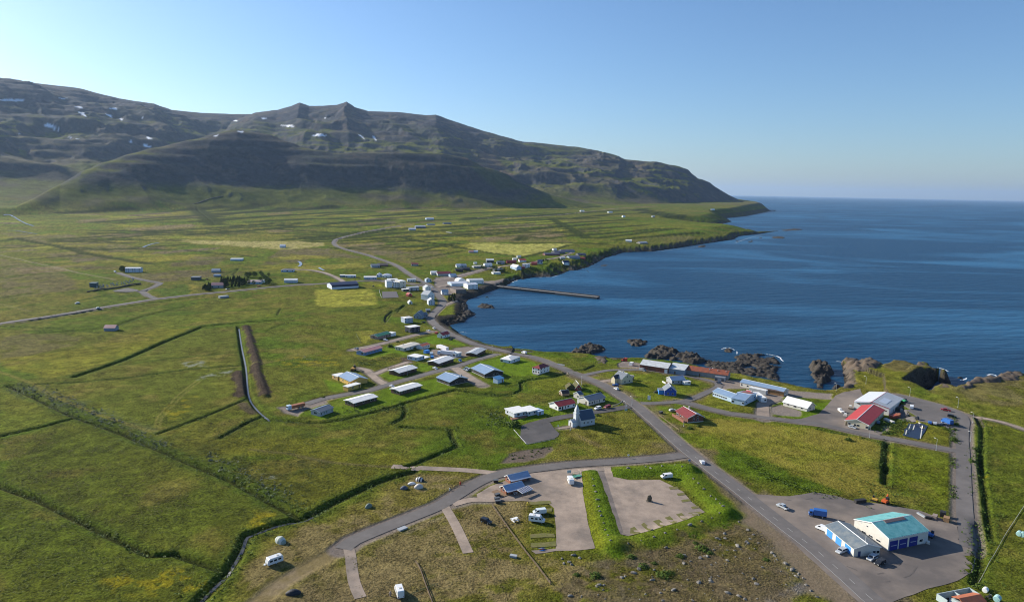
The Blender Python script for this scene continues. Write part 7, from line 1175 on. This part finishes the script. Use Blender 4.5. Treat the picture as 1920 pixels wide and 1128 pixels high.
# ------------------------------------------------------------------ sea rocks
def outcrop(label, pts, h, z0=0.0, step=1.0, seed=1, m=None, name='sea_rock', land=False, soft=7.0):
    q = np.array(pts); 
    if land: xs, ys = ground(pts)
    else: xs, ys = unproj(q[:, 0], q[:, 1], z0)
    xs = np.asarray(xs); ys = np.asarray(ys); n = len(xs); gx, gy = np.meshgrid(np.arange(xs.min() - 3, xs.max() + 3, step), np.arange(ys.min() - 3, ys.max() + 3, step)); X, Y = gx.ravel(), gy.ravel()
    wx, wy = X + 7 * (fbm(X, Y, 9, 3, seed) - .5), Y + 7 * (fbm(X, Y, 9, 3, seed + 5) - .5)
    ins = np.zeros(len(X), bool); d2 = np.full(len(X), 1e9)
    for i in range(n):
        j = (i + 1) % n; x0, y0, x1, y1 = xs[i], ys[i], xs[j], ys[j]
        if y0 != y1: c = (y0 > wy) != (y1 > wy); ins[c] ^= wx[c] < (x1 - x0) * (wy[c] - y0) / (y1 - y0) + x0
        dx, dy = x1 - x0, y1 - y0; t = np.clip(((wx - x0) * dx + (wy - y0) * dy) / (dx * dx + dy * dy + 1e-9), 0, 1); d2 = np.minimum(d2, (wx - x0 - t * dx) ** 2 + (wy - y0 - t * dy) ** 2)
    d = np.sqrt(d2) * np.where(ins, 1, -1); rd = (1 - np.abs(2 * fbm(X, Y, 7 * step, 4, seed + 11) - 1)) ** 1.6; lump = fbm(X, Y, 1.7 * step, 2, seed + 17); blk = np.round(fbm(X, Y, 3.2 * step, 2, seed + 23) * 7) / 7
    top = sst(-1.0, soft, d); hole = sst(.28, .42, fbm(X, Y, 11 * step, 2, seed + 41)); Z = .75 * h * top * (.12 + .75 * rd + .55 * (blk - .15)) * (.3 + .7 * hole) - .5 * (1 - hole) + (lump - .5) * 2.4 * sst(-1, 2, d) - 1.2 * sst(1.5, -2.5, d) - .3
    if land: Z = Z + Tf(X, Y) 
    X = X + (fbm(X, Y, 2, 2, seed + 31) - .5) * 1.2; sh = gx.shape; k = np.arange(len(X)).reshape(sh); f = np.stack([k[:-1, :-1], k[:-1, 1:], k[1:, 1:], k[1:, :-1]], -1).reshape(-1, 4); f = f[(d[f] > -2.6).all(1)]
    if not len(f): return
    u = np.unique(f); rm = np.zeros(len(X), int); rm[u] = np.arange(len(u))
    o = link(name, mesh_np(name, np.stack([X, Y, Z], -1)[u], rm[f], smooth=False), m or DROCK); return tag(o, label, 'sea rock')
for a in [('dark skerry with a gull white top off the long warehouses', P('c3', 65, 88, 150, 78, 270, 92, 262, 122, 190, 142, 110, 132), 2.6), ('jagged dark rocks behind the pale roofed warehouse', P('c3', 215, 220, 340, 148, 420, 140, 480, 178, 620, 183, 645, 215, 740, 238, 780, 268, 720, 302, 620, 292, 400, 262, 240, 245), 4.6), ('small wave-washed rock with white surf', P('c3', 938, 172, 985, 155, 1032, 175, 1030, 202, 950, 196), 2.0), ('broad low rock shelf behind the blue roofed sheds', P('c3', 790, 300, 940, 288, 1040, 275, 1050, 235, 1080, 208, 1200, 213, 1300, 212, 1430, 243, 1474, 320, 1432, 372, 1465, 455, 1380, 440, 1200, 405, 1050, 382, 900, 345), 2.8),
          ('flat black reef linking the rock shelf to the warehouse shore', P('c3', 740, 255, 960, 285, 1065, 285, 1000, 375, 900, 352, 770, 318), 1.6), ('tall rock stack standing in the inlet', P('c2', 168, 225, 180, 193, 290, 203, 375, 260, 352, 312, 282, 385, 205, 378, 200, 300), 8.5), ('small rock beside the stack in the inlet', P('c2', 345, 360, 368, 345, 412, 360, 402, 392, 350, 388), 3.5), ('dark rock point beyond the shore road verge', P('c6', 765, 90, 850, 50, 930, 12, 1000, 38, 1075, 60, 1052, 92, 940, 112, 800, 108), 4.0), ('black lava rocks along the village bay', P('e4', 960, 790, 1150, 745, 1330, 690, 1320, 510, 1600, 480, 1680, 560, 1620, 650, 1750, 655, 1825, 715, 1700, 785, 1600, 890, 1400, 915, 1240, 985, 1080, 930), 3.6),
          ('lone black rock off the village bay', P('e4', 1780, 770, 1840, 755, 1895, 790, 1860, 820, 1790, 810), 2.6), ('long low skerry in the calm bay', P('c8', 1568, 492, 1640, 478, 1745, 500, 1745, 522, 1650, 528, 1580, 508), 2.4), ('small skerry near the pier, left one', P('c8', 1640, 410, 1690, 400, 1692, 425, 1650, 428), 1.8), ('small skerry near the pier, right one', P('c8', 1718, 400, 1775, 398, 1775, 413, 1725, 414), 1.8), ('tiny wet rock near the curving beach', P('e4', 1490, 1045, 1530, 1030, 1575, 1050, 1540, 1068), 1.4), ('pale wet rock by the curving beach', P('e4', 1330, 935, 1420, 915, 1445, 960, 1370, 975), 1.8),
          ('dark rock off the far cliff, left', P('e2', 1450, 790, 1560, 770, 1640, 790, 1600, 805), 2.5), ('dark rock off the far cliff, right', P('e2', 1650, 800, 1710, 795, 1750, 840, 1700, 850), 2.5), ('low skerry off the hay field cliff', P('d6', 525, 822, 580, 820, 580, 827, 530, 828), 2.2), ('single rock in the open bay', P('d6', 818, 824, 845, 818, 848, 828), 3.0), ('rock at the foot of the long far cliff', P('d6', 1112, 708, 1165, 702, 1165, 715, 1115, 716), 4.0), ('skerry below the long far cliff', P('d6', 1118, 738, 1138, 733, 1138, 746), 3.0), ('dark rocks near the green point, left', P('d6', 1330, 676, 1365, 668, 1360, 686), 5), ('dark rocks near the green point, middle', P('d6', 1408, 682, 1445, 670, 1455, 684, 1415, 690), 5), ('dark rocks near the green point, right', P('d6', 1470, 656, 1505, 650, 1500, 667), 4),
          ('flat skerry beyond the green point', P('d6', 1550, 655, 1600, 650, 1640, 657, 1630, 664, 1560, 661), 2.5), ('thin reef trailing from the green point', P('d6', 1610, 614, 1680, 605, 1745, 605, 1740, 611, 1640, 618), 2.2), ('surf rock in front of the right hand cliffs', P('c2', 1380, 295, 1415, 285, 1440, 300, 1420, 318, 1390, 315), 2.0), ('reef off the headland tip', P('d6', 1545, 494, 1585, 492, 1580, 498), 2.5)]:
    far = a[1][0][1] < 520; outcrop(a[0], a[1], a[2], step=(.95 if not far else 3.0), seed=int(abs(a[1][0][0])) % 97, soft=(4 if not far else 10))
for a in [('rough rock edge on the seaward side of the headland', P('c2', 425, 165, 560, 156, 700, 146, 755, 188, 700, 228, 590, 240, 530, 330, 545, 390, 452, 392, 442, 300), 3.4), ('brown crag on the top of the headland', P('c2', 1040, 180, 1100, 170, 1180, 215, 1270, 245, 1230, 262, 1100, 235, 1000, 200), 4.0), ('brown crags along the right hand cliff top', P('c2', 1400, 385, 1520, 318, 1640, 298, 1760, 265, 1915, 255, 1915, 320, 1750, 330, 1560, 350, 1450, 385), 2.6), ('knobbly rocks at the head of the sea inlet', P('c2', 1130, 395, 1200, 360, 1300, 358, 1370, 385, 1320, 392, 1220, 380), 1.8), ('stony mound at the beach slip', P('c6', 960, 120, 1100, 130, 1190, 150, 1170, 170, 1050, 200, 980, 180), 1.2)]:
    outcrop(a[0], a[1], a[2], land=True, seed=int(a[1][0][0]) % 89, step=1.2, soft=5, m=surf_mat('crag', (.105, .078, .055), var=.4, scale=.4, fine=2, bump=.5, patch=(.075, .062, .05), pscale=.15))
# surf
SURF = surf_mat('surf', (.78, .80, .82), var=.1, scale=2)
def surf(label, pts, w_):
    q = np.array(pts); xs, ys = unproj(q[:, 0], q[:, 1], 0); c = smooth_line(xs, ys, .8); t = np.gradient(c, axis=0); t /= np.linalg.norm(t, axis=1, keepdims=True) + 1e-9; nn = np.stack([-t[:, 1], t[:, 0]], -1)
    a = .55 * w_ * (.2 + fbm(c[:, 0] * 1.0, c[:, 1], 2.5, 3, 5)) * np.clip(np.minimum(np.arange(len(c)), np.arange(len(c))[::-1]) / 4, 0, 1); j = fbm(c[:, 0], c[:, 1], 4, 2, 6)[:, None] * 2.0
    L_, R_ = c + nn * (a[:, None] * .5 + j), c - nn * (a[:, None] * .5 - j); V = np.concatenate([np.column_stack([L_, np.full(len(c), .06)]), np.column_stack([R_, np.full(len(c), .06)])]); n = len(c); k = np.arange(n - 1)
    keep = fbm(c[:, 0], c[:, 1], 3, 2, 8)[:-1] > .42; f = np.stack([k, k + 1, n + k + 1, n + k], -1)[keep]
    tag(link('surf', mesh_np('surf', V, f[:, ::-1]), SURF), label, 'surf', kind='structure')
for lb, pt, w_ in [('surf on the rock shelf behind the blue roofed sheds', P('c3', 1295, 210, 1350, 214, 1400, 225, 1445, 245, 1468, 275), 2.6), ('surf at the left tip of the headland', P('c2', 378, 170, 400, 165, 425, 172, 432, 190), 3.2), ('surf at the right tip of the headland', P('c2', 1190, 210, 1240, 222, 1275, 236, 1290, 245), 3.0), ('surf round the rock before the right cliffs', P('c2', 1360, 312, 1420, 320, 1470, 300), 3), ('surf by the right hand cliffs', P('c2', 1620, 280, 1660, 272, 1685, 285), 3.5), ('surf on the small wave-washed rock', P('c3', 935, 168, 985, 153, 1040, 180, 1060, 210), 1.8), ('surf on the stack in the inlet', P('c2', 225, 200, 280, 203), 1.8),
                   ('thin surf along the fish plant beach', P('e1', 1540, 928, 1640, 860, 1730, 815, 1830, 775), 3.5), ('thin surf under the far cliff', P('e2', 560, 965, 760, 958, 900, 952, 1050, 910), 2), ('surf streak by the green point', P('d6', 1340, 690, 1400, 668, 1460, 650, 1500, 640), 2.5), ('thin surf below the long far cliff', P('d6', 850, 743, 1000, 726, 1120, 712), 2.2), ('thin surf at the curving beach', P('e4', 1450, 1108, 1540, 1115, 1600, 1130), 2.2)]: surf(lb, pt, w_)
# stream water
STREAM = surf_mat('stream_water', (.045, .05, .06), rough=.5, var=.1, spec=.2)
def stream(label, pts, w_, m=STREAM, sink=0.0):
    V, q = strip(pts, w_, .12 + sink); return tag(link('stream', mesh_np('stream', V, q), m), label, 'stream', kind='structure')
stream('straight pale drain of water beside the dark spoil bank', P('p', 448, 614, 453, 647, 461, 687, 466, 737, 481, 763, 507, 785), 1.0, surf_mat('drain_water', (.10, .115, .14), rough=.45, var=.1, spec=.2)); stream('stream winding along the camp meadow', P('p', 600, 958, 569, 971, 525, 979, 488, 992, 464, 1001, 452, 1030, 426, 1071, 400, 1097, 368, 1130), 1.2)
RIV = surf_mat('river_water', (.30, .34, .38), rough=.2, var=.1, spec=.6)
for lb, pt, w_ in [('silvery river bend far left', P('d4', 20, 790, 70, 797, 105, 818, 150, 840, 188, 852), 5), ('second silvery river reach far left', P('d4', 40, 878, 100, 880, 150, 888, 210, 897), 4), ('silver river loop beside the long hay field', P('d4', 800, 972, 850, 955, 895, 946), 4), ('bright river loop near the white bungalow', P('e6', 1330, 220, 1360, 195, 1350, 165, 1320, 150), 4), ('bright river glint by the dark lane', P('e6', 1610, 235, 1640, 255, 1680, 275), 3.5)]: stream(lb, pt, w_, RIV, .15)

# ------------------------------------------------------------------ grass tufts, ditch growth, shrubs, trees
def leaf_mat(name, a, b):
    m, n, p = mat(name); geo = n.nodes.new('ShaderNodeNewGeometry'); t = nd(n, 'ShaderNodeTexNoise', Scale=.35, Detail=4.0); n.links.new(geo.outputs['Position'], t.inputs['Vector'])
    r = n.nodes.new('ShaderNodeValToRGB'); r.color_ramp.elements[0].position = .35; r.color_ramp.elements[1].position = .65; r.color_ramp.elements[0].color = (*a, 1); r.color_ramp.elements[1].color = (*b, 1)
    n.links.new(t.outputs[0], r.inputs[0]); n.links.new(r.outputs[0], p.inputs['Base Color']); p.inputs['Roughness'].default_value = .8; p.inputs['Specular IOR Level'].default_value = .2; return m
nr = np.random.default_rng(5)
def tufts(name, label, xs, ys, size, m, cat, n=5, spread=.5, flat=.5):
    """many small leaf blades at ground points; one object of uncountable growth"""
    xs = np.repeat(np.asarray(xs), n); ys = np.repeat(np.asarray(ys), n); size = np.repeat(np.broadcast_to(size, (len(xs) // n,)), n); k = len(xs)
    xs = xs + nr.normal(0, spread, k) * size; ys = ys + nr.normal(0, spread, k) * size; z = Tf(xs, ys); a = nr.uniform(0, 2 * np.pi, k); h = size * nr.uniform(.5, 1.1, k); w_ = size * nr.uniform(.35, .8, k); lean = nr.normal(0, .35, (k, 2)) * size[:, None]
    dx, dy = np.cos(a) * w_ * .5, np.sin(a) * w_ * .5; lift = nr.uniform(0, flat, k) * size
    nv = np.stack([nr.normal(0, .55, k), nr.normal(0, .55, k), np.ones(k)], -1); nv /= np.linalg.norm(nv, axis=1, keepdims=True)
    u = np.cross(nv, np.stack([np.cos(a), np.sin(a), np.zeros(k)], -1)); u /= np.linalg.norm(u, axis=1, keepdims=True); v = np.cross(nv, u); c = np.stack([xs, ys, z + .1 * size + nr.uniform(0, 1, k) * flat * size], -1); u *= (w_ * .62)[:, None]; v *= (h * .5)[:, None]
    V = np.stack([c - u, c - v * .8, c + u, c + v], 1)
    tag(link(name, mesh_np(name, V.reshape(-1, 3), np.arange(k * 4).reshape(-1, 4), smooth=False), m), label, cat, kind='stuff')
def along(pts, dens, wid):
    xs, ys = ground(pts); c = smooth_line(xs, ys, 1.0); n = int(len(c) * dens); i = nr.integers(0, len(c), n); o = nr.normal(0, wid, (n, 2)); return c[i, 0] + o[:, 0], c[i, 1] + o[:, 1]
def cat_(L_): return np.concatenate([a for a, b in L_]), np.concatenate([b for a, b in L_])
DK = leaf_mat('ditch_leaf', (.042, .072, .008), (.080, .125, .014)); GREYL = leaf_mat('willow_leaf', (.075, .095, .060), (.14, .16, .115)); MEAD = leaf_mat('meadow_blade', (.070, .092, .009), (.135, .145, .022)); DRYL = leaf_mat('dry_blade', (.14, .115, .036), (.19, .15, .055))
x, y = cat_([along(DITCH[0][0], .9, 2.4), along(DITCH[1][0], .8, 1.2), along(DITCH[2][0], 1.0, 1.2), along(DITCH[5 - 1 + 1][0], .4, 1), along(DITCH[13][0], 2.2, 3.4), along(DITCH[12][0], 1.8, 2.6), along(DITCH[10][0], 1.2, 1.8), along(DITCH[11][0], 2, 2.5), along(DITCH[3][0], .8, 1.5), along(DITCH[7][0], .8, 1.2), along(DITCH[8][0], .9, 1.4), along(DITCH[14][0], 1.2, 2.0), along(DITCH[15][0], 1.2, 2.2),
             along(DITCH[16][0], 2, 2), along(DITCH[19][0], 1.6, 2.2), along(DITCH[20][0], 1.6, 2.4), along(DITCH[21][0], 2.4, 2.4), along(DITCH[18][0], 1, 1.4), along(P('c2', 820, 760, 880, 690, 940, 640), 9, 3.0), along(P('c2', 1290, 715, 1350, 765, 1352, 830), 4, 1.2), along(P('c2', 1345, 625, 1365, 690), 3, .9), along(P('c5', 60, 190, 300, 330, 560, 440), 2, 3), along(P('c5', 560, 480, 700, 470), 3, 3),
             along(P('c6', 90, 590, 150, 640, 180, 720), 5, 4), along(P('c7', 700, 340, 860, 320, 1020, 290), 6, 5), along(P('c7', 640, 720, 800, 690, 1040, 700), 5, 5), along(P('c1', 1455, 60, 1462, 120), 3, .9), along(P('c1', 1462, 240, 1468, 320), 3, .8), along(P('c1', 880, 240, 960, 290, 1040, 260), 4, 5), along(P('c1', 120, 80, 300, 190, 480, 260, 740, 312), 2.5, 2.2), along(P('c7', 720, 340, 1000, 380), 2, 2), along(P('d2', 150, 430, 800, 300, 1200, 260), .5, 6)])
tufts('ditch_growth', 'dark lush growth along ditches, streams and hedge lines', x, y, nr.uniform(.4, 1.0, len(x)), DK, 'ditch growth', n=5, flat=.9)
x, y = cat_([along(P('d3', 100, 115, 250, 160, 400, 225, 560, 290), 3.2, 4), along(P('d3', 640, 330, 690, 360, 780, 385), 3, 2.5), along(P('d3', 950, 440, 1150, 520, 1350, 640), 2.0, 3.2), along(P('c6', 80, 620, 160, 690), 2, 4), along(P('d2', 1690, 620, 1740, 640), 1, 3)])
tufts('willow_scrub', 'grey-green willow scrub beside the long diagonal ditch', x, y, nr.uniform(.4, .95, len(x)), GREYL, 'scrub', n=7)
def field(poly, n):
    xs, ys = ground(poly); k = 0; X = nr.uniform(xs.min(), xs.max(), n); Y = nr.uniform(ys.min(), ys.max(), n); ins = np.zeros(n, bool)
    for i in range(len(xs)):
        j = (i + 1) % len(xs); c = (ys[i] > Y) != (ys[j] > Y); ins[c] ^= X[c] < (xs[j] - xs[i]) * (Y[c] - ys[i]) / (ys[j] - ys[i]) + xs[i]
    X, Y = X[ins], Y[ins]; keep = fbm(X, Y, 7, 3, 77) + .3 * (fbm(X, Y, 2, 2, 78) - .5) > .5; return X[keep], Y[keep]
x, y = cat_([field(P('d3', -120, 590, 350, 740, 700, 915, 1060, 985, 940, 1150, -120, 1150), 16000), field(P('d3', -40, 370, 350, 262, 850, 462, 1390, 732, 1000, 900, 700, 890, 350, 720, -40, 560), 18000), field(P('c1', 1660, 0, 1980, 0, 1980, 987, 1560, 987), 16000), field(P('c5', 0, 100, 600, 130, 1050, 220, 620, 470, 300, 320), 9000), field(P('c2', 1600, 640, 1960, 760, 1960, 1060, 1600, 1060), 9000), field(P('d3', 760, 340, 1200, 260, 1500, 290, 1500, 560, 1300, 620), 12000)])
tufts('meadow_grass', 'tall tussocky meadow grass on the rough fields', x, y, nr.uniform(.25, .5, len(x)), MEAD, 'grass', n=3)
x, y = cat_([field(MOOR, 14000), field(P('d3', 0, 380, 350, 300, 800, 520, 1000, 700, 500, 760, 100, 600), 9000), field(P('c5', 300, 1056, 850, 740, 1450, 480, 1640, 740, 1900, 420, 1920, 1056), 7000)])
tufts('dry_grass', 'straw-coloured dry grass and heather on rough ground', x, y, nr.uniform(.2, .42, len(x)), DRYL, 'grass', n=4)
# shrubs on the heath and gardens
def shrub_mesh(seed, n=260):
    r_ = np.random.default_rng(seed); d = r_.normal(0, 1, (n, 3)); d /= np.linalg.norm(d, axis=1, keepdims=True); d[:, 2] = np.abs(d[:, 2]); rad = r_.uniform(.35, 1.0, n) ** .5 * (1 + .3 * np.sin(d[:, 0] * 4 + seed) * np.cos(d[:, 1] * 3))
    c = d * rad[:, None]; u = r_.normal(0, 1, (n, 3)); u /= np.linalg.norm(u, axis=1, keepdims=True); w_ = np.cross(u, d); w_ /= np.linalg.norm(w_, axis=1, keepdims=True) + 1e-6; s = r_.uniform(.09, .2, n)[:, None]
    return mesh_np('foliage', np.stack([c - u * s, c - w_ * s * .7, c + u * s, c + w_ * s * .7], 1).reshape(-1, 3), np.arange(n * 4).reshape(-1, 4), smooth=False)
SH = [shrub_mesh(i) for i in range(3)]
for m_ in SH: m_.materials.append(DK)
def shrub(c, xy, s, label, group=None, flat=.7):
    g = G(c, *xy)[0]; r = empty('shrub', g, rng.uniform(0, 6), label, 'shrub', group); o = bpy.data.objects.new('foliage', SH[rng.randrange(3)]); COL.objects.link(o); o.parent = r; o.scale = (s, s, s * flat); MB().tube((0, 0, -.2), (0, 0, s * flat * .6), .07 * s, .03 * s, 6).obj('stem', DWOOD, r)
HS = 'low dark shrub on the brown heath slope'
for xy, s in (((1150, 285), 2.6), ((1215, 320), 1.4), ((985, 345), 1.8), ((690, 425), 2.0), ((850, 495), 2.6), ((900, 480), 1.8), ((320, 500), 2.4), ((600, 350), 1.8), ((1655, 372), 1.4), ((780, 400), 1.2), ((1100, 240), 1.2), ((170, 490), 1.3)): shrub('f8', xy, s, HS, 'shrubs on the heath slope', .5)
for c, xy, s, lb in (('c6', (292, 722), 4.2, 'dense dark green shrub above the church car park'), ('c7', (968, 210), 3.2, 'round dark shrub in the lawn of the cream bungalow'), ('c3', (338, 556), 1.4, 'low dark shrub below the bright blue house'), ('f4', (780, 140), 2.0, 'bush behind the slate roofed house'), ('f4', (275, 70), 2.2, 'dark bush left of the old turf house'), ('f4', (545, 30), 1.6, 'bush right of the old turf house'), ('f4', (770, 560), 1.4, 'dark bush at the top of the church lawn'), ('f5', (870, 900), 2.2, 'dark bush beside the open-topped store'), ('f1', (700, 700), 2.0, 'bush at the road in front of the scrap corner'), ('f1', (665, 590), 2.4, 'leafy bush right of the workshop'),
                     ('f1', (1590, 590), 2.0, 'bush at the parking corner by the blue flatbed'), ('f1', (1580, 655), 1.5, 'small bush on the corner of the parking'), ('f1', (1570, 790), 2.4, 'dark bush at the end of the flowering plot'), ('f1', (215, 790), 2.2, 'dark bush at the corner of the mown field'), ('f3', (1500, 215), 1.4, 'dark bush at the end of the grass bank'), ('c1', (1585, 85), 1.8, 'dark bush on the verge of the right hand road'), ('c3', (720, 860), 1.6, 'dark bush on the lawn below the brown holiday house'), ('c3', (640, 880), 1.8, 'low bush left on the lawn of the brown holiday house'), ('e8', (600, 460), 2.2, 'dark bush in front of the cream bungalow'), ('e8', (480, 130), 2.2, 'dark bush left of the navy house'), ('e8', (270, 330), 1.6, 'dark bush on the upper street verge'), ('c7', (445, 605), 1.2, 'round bush on the verge at the street end')): shrub(c, xy, s, lb)
# trees
TRUNK = surf_mat('bark', (.085, .06, .042), var=.3); CON = leaf_mat('conifer_leaf', (.020, .042, .008), (.042, .072, .014)); BRO = leaf_mat('birch_leaf', (.045, .08, .012), (.08, .12, .02))
def tree_mesh(seed, conifer):
    r_ = np.random.default_rng(seed); n = 420; t = r_.uniform(0, 1, n) ** (1.0 if conifer else .8); a = r_.uniform(0, 2 * np.pi, n)
    if conifer: rad = (1 - t) * .32 * (.55 + .45 * np.abs(np.sin(t * 22))) * np.sqrt(r_.uniform(.2, 1, n)); z = .12 + .88 * t
    else: rad = .42 * np.sqrt(np.clip(1 - (2 * t - 1) ** 2, 0, 1)) * np.sqrt(r_.uniform(.1, 1, n)) * (1 + .3 * np.sin(3 * a + seed)); z = .25 + .75 * t
    c = np.stack([np.cos(a) * rad, np.sin(a) * rad, z], -1); u = r_.normal(0, 1, (n, 3)); u /= np.linalg.norm(u, axis=1, keepdims=True); v = np.cross(u, r_.normal(0, 1, (n, 3))); v /= np.linalg.norm(v, axis=1, keepdims=True); s = r_.uniform(.025, .06, n)[:, None]
    return mesh_np('crown', np.stack([c - u * s, c - v * s, c + u * s, c + v * s], 1).reshape(-1, 3), np.arange(n * 4).reshape(-1, 4), smooth=False)
TRM = [(tree_mesh(1, 1), CON), (tree_mesh(2, 1), CON), (tree_mesh(3, 0), BRO), (tree_mesh(4, 0), BRO)]
for a, b in TRM: a.materials.append(b)
tk = MB().tube((0, 0, -.05), (0, 0, .6), .03, .012, 7).tube((0, 0, .3), (.15, .05, .55), .012, .004, 5).tube((0, 0, .35), (-.1, .1, .6), .012, .004, 5).mesh('trunk', TRUNK)
def tree(c, xy, h, kind, label, group):
    g = G(c, *xy)[0]; r = empty('tree', g, rng.uniform(0, 6), label, 'tree', group, h); o = bpy.data.objects.new('crown', TRM[kind][0]); COL.objects.link(o); o.parent = r; o = bpy.data.objects.new('trunk', tk); COL.objects.link(o); o.parent = r
CL, BL_ = 'dark conifer in the grove round the pink roofed houses', 'leafy tree in the grove round the pale pink roofed house'
for k in range(46): tree('e6', (rng.uniform(250, 600), rng.uniform(420, 512)), rng.uniform(6, 10), rng.randrange(2), CL, 'conifers of the grove')
for k in range(26): tree('e6', (rng.uniform(5, 110), rng.uniform(480, 560)), rng.uniform(4, 7), rng.randrange(2), CL, 'conifers of the grove')
for k in range(22): tree('e6', (rng.choice((rng.uniform(800, 950), rng.uniform(600, 760))), rng.uniform(400, 480) if k % 2 else rng.uniform(350, 395)), rng.uniform(5, 8), 2 + rng.randrange(2), BL_, 'leafy trees of the grove')
for k in range(10): tree('e5', (rng.uniform(640, 700), rng.uniform(190, 226)), rng.uniform(5, 8), 2, 'bush-like tree left of the long farmhouse above the cemetery', 'trees at the long farmhouse')
for k in range(16): tree('e4', (rng.uniform(1210, 1360), rng.uniform(330, 425)), rng.uniform(4, 6), rng.randrange(2), 'dark conifer between fish plant annex and shore', 'conifers by the fish plant')
for k in range(14): tree('e1', (rng.uniform(1360, 1560), rng.uniform(380, 440)), rng.uniform(4, 6), 2 + rng.randrange(2), 'leafy garden tree among the hamlet houses', 'garden trees of the hamlet')
for k in range(12): tree('e1', (rng.uniform(1180, 1550), rng.uniform(530, 620)), rng.uniform(4, 6), 2, 'leafy garden tree among the hamlet houses', 'garden trees of the hamlet')
for k in range(8): tree('e1', (rng.uniform(950, 1100), rng.uniform(500, 545)), rng.uniform(3, 5), 3, 'leafy garden tree among the hamlet houses', 'garden trees of the hamlet')
for k in range(8): tree('e2', (rng.uniform(1050, 1160), rng.uniform(650, 700)), rng.uniform(3, 5), 3, 'leafy garden tree among the hamlet houses', 'garden trees of the hamlet')
for k in range(6): tree('e2', (rng.uniform(690, 810), rng.uniform(590, 630)), rng.uniform(4, 5), 2, 'leafy garden tree among the hamlet houses', 'garden trees of the hamlet')
# grave stones
gm = MB().prism([(-.35, 0), (.35, 0), (.35, .8), (.18, 1.05), (-.18, 1.05), (-.35, .8)], -.1, .1, 'y').mesh('gravestone', CONC)
for k in range(60):
    u = rng.random(); gx_ = 280 + u * 560; gy_ = 470 - u * 95 - rng.uniform(8, 50); g = G('e5', gx_, gy_)[0]; o = bpy.data.objects.new('gravestone', gm); COL.objects.link(o); o.location = g; o.rotation_euler.z = .3 + rng.uniform(-.1, .1); o.scale = (1.4,) * 3; tag(o, 'pale gravestone inside the dark cemetery wall', 'gravestone', 'gravestones of the cemetery')
# potato bed clumps on the bare plot
for k in range(24):
    u = rng.random(); g = G('c6', 260 + u * 330, 1000 - u * 70 + rng.uniform(-35, 25))[0]; o = bpy.data.objects.new('plant', SH[k % 3]); COL.objects.link(o); o.location = g; s = rng.uniform(.35, .6); o.scale = (s, s, s); o.rotation_euler.z = rng.uniform(0, 6); tag(o, 'small dark planting on the bare soil plot below the church car park', 'plant', 'plants on the bare soil plot')
# ------------------------------------------------------------------ haze: one closed box of thin air round everything
def haze(density):
    bm = bmesh.new(); bmesh.ops.create_cube(bm, size=1.0)
    for v in bm.verts: v.co = Vector((v.co.x * 161000, 38500 + v.co.y * 84000, -8 + (v.co.z + .5) * 1010))
    me = bpy.data.meshes.new('haze'); bm.to_mesh(me); bm.free()
    m = bpy.data.materials.new('haze'); m.use_nodes = True; n = m.node_tree; n.nodes.remove(n.nodes['Principled BSDF'])
    v = n.nodes.new('ShaderNodeVolumePrincipled'); v.inputs['Color'].default_value = (.50, .70, 1.0, 1); v.inputs['Density'].default_value = density; v.inputs['Anisotropy'].default_value = .3
    n.links.new(v.outputs[0], n.nodes['Material Output'].inputs['Volume'])
    tag(link('haze', me, m), 'thin bluish sea air over the whole valley', 'haze', kind='stuff')
haze(1.7e-5)
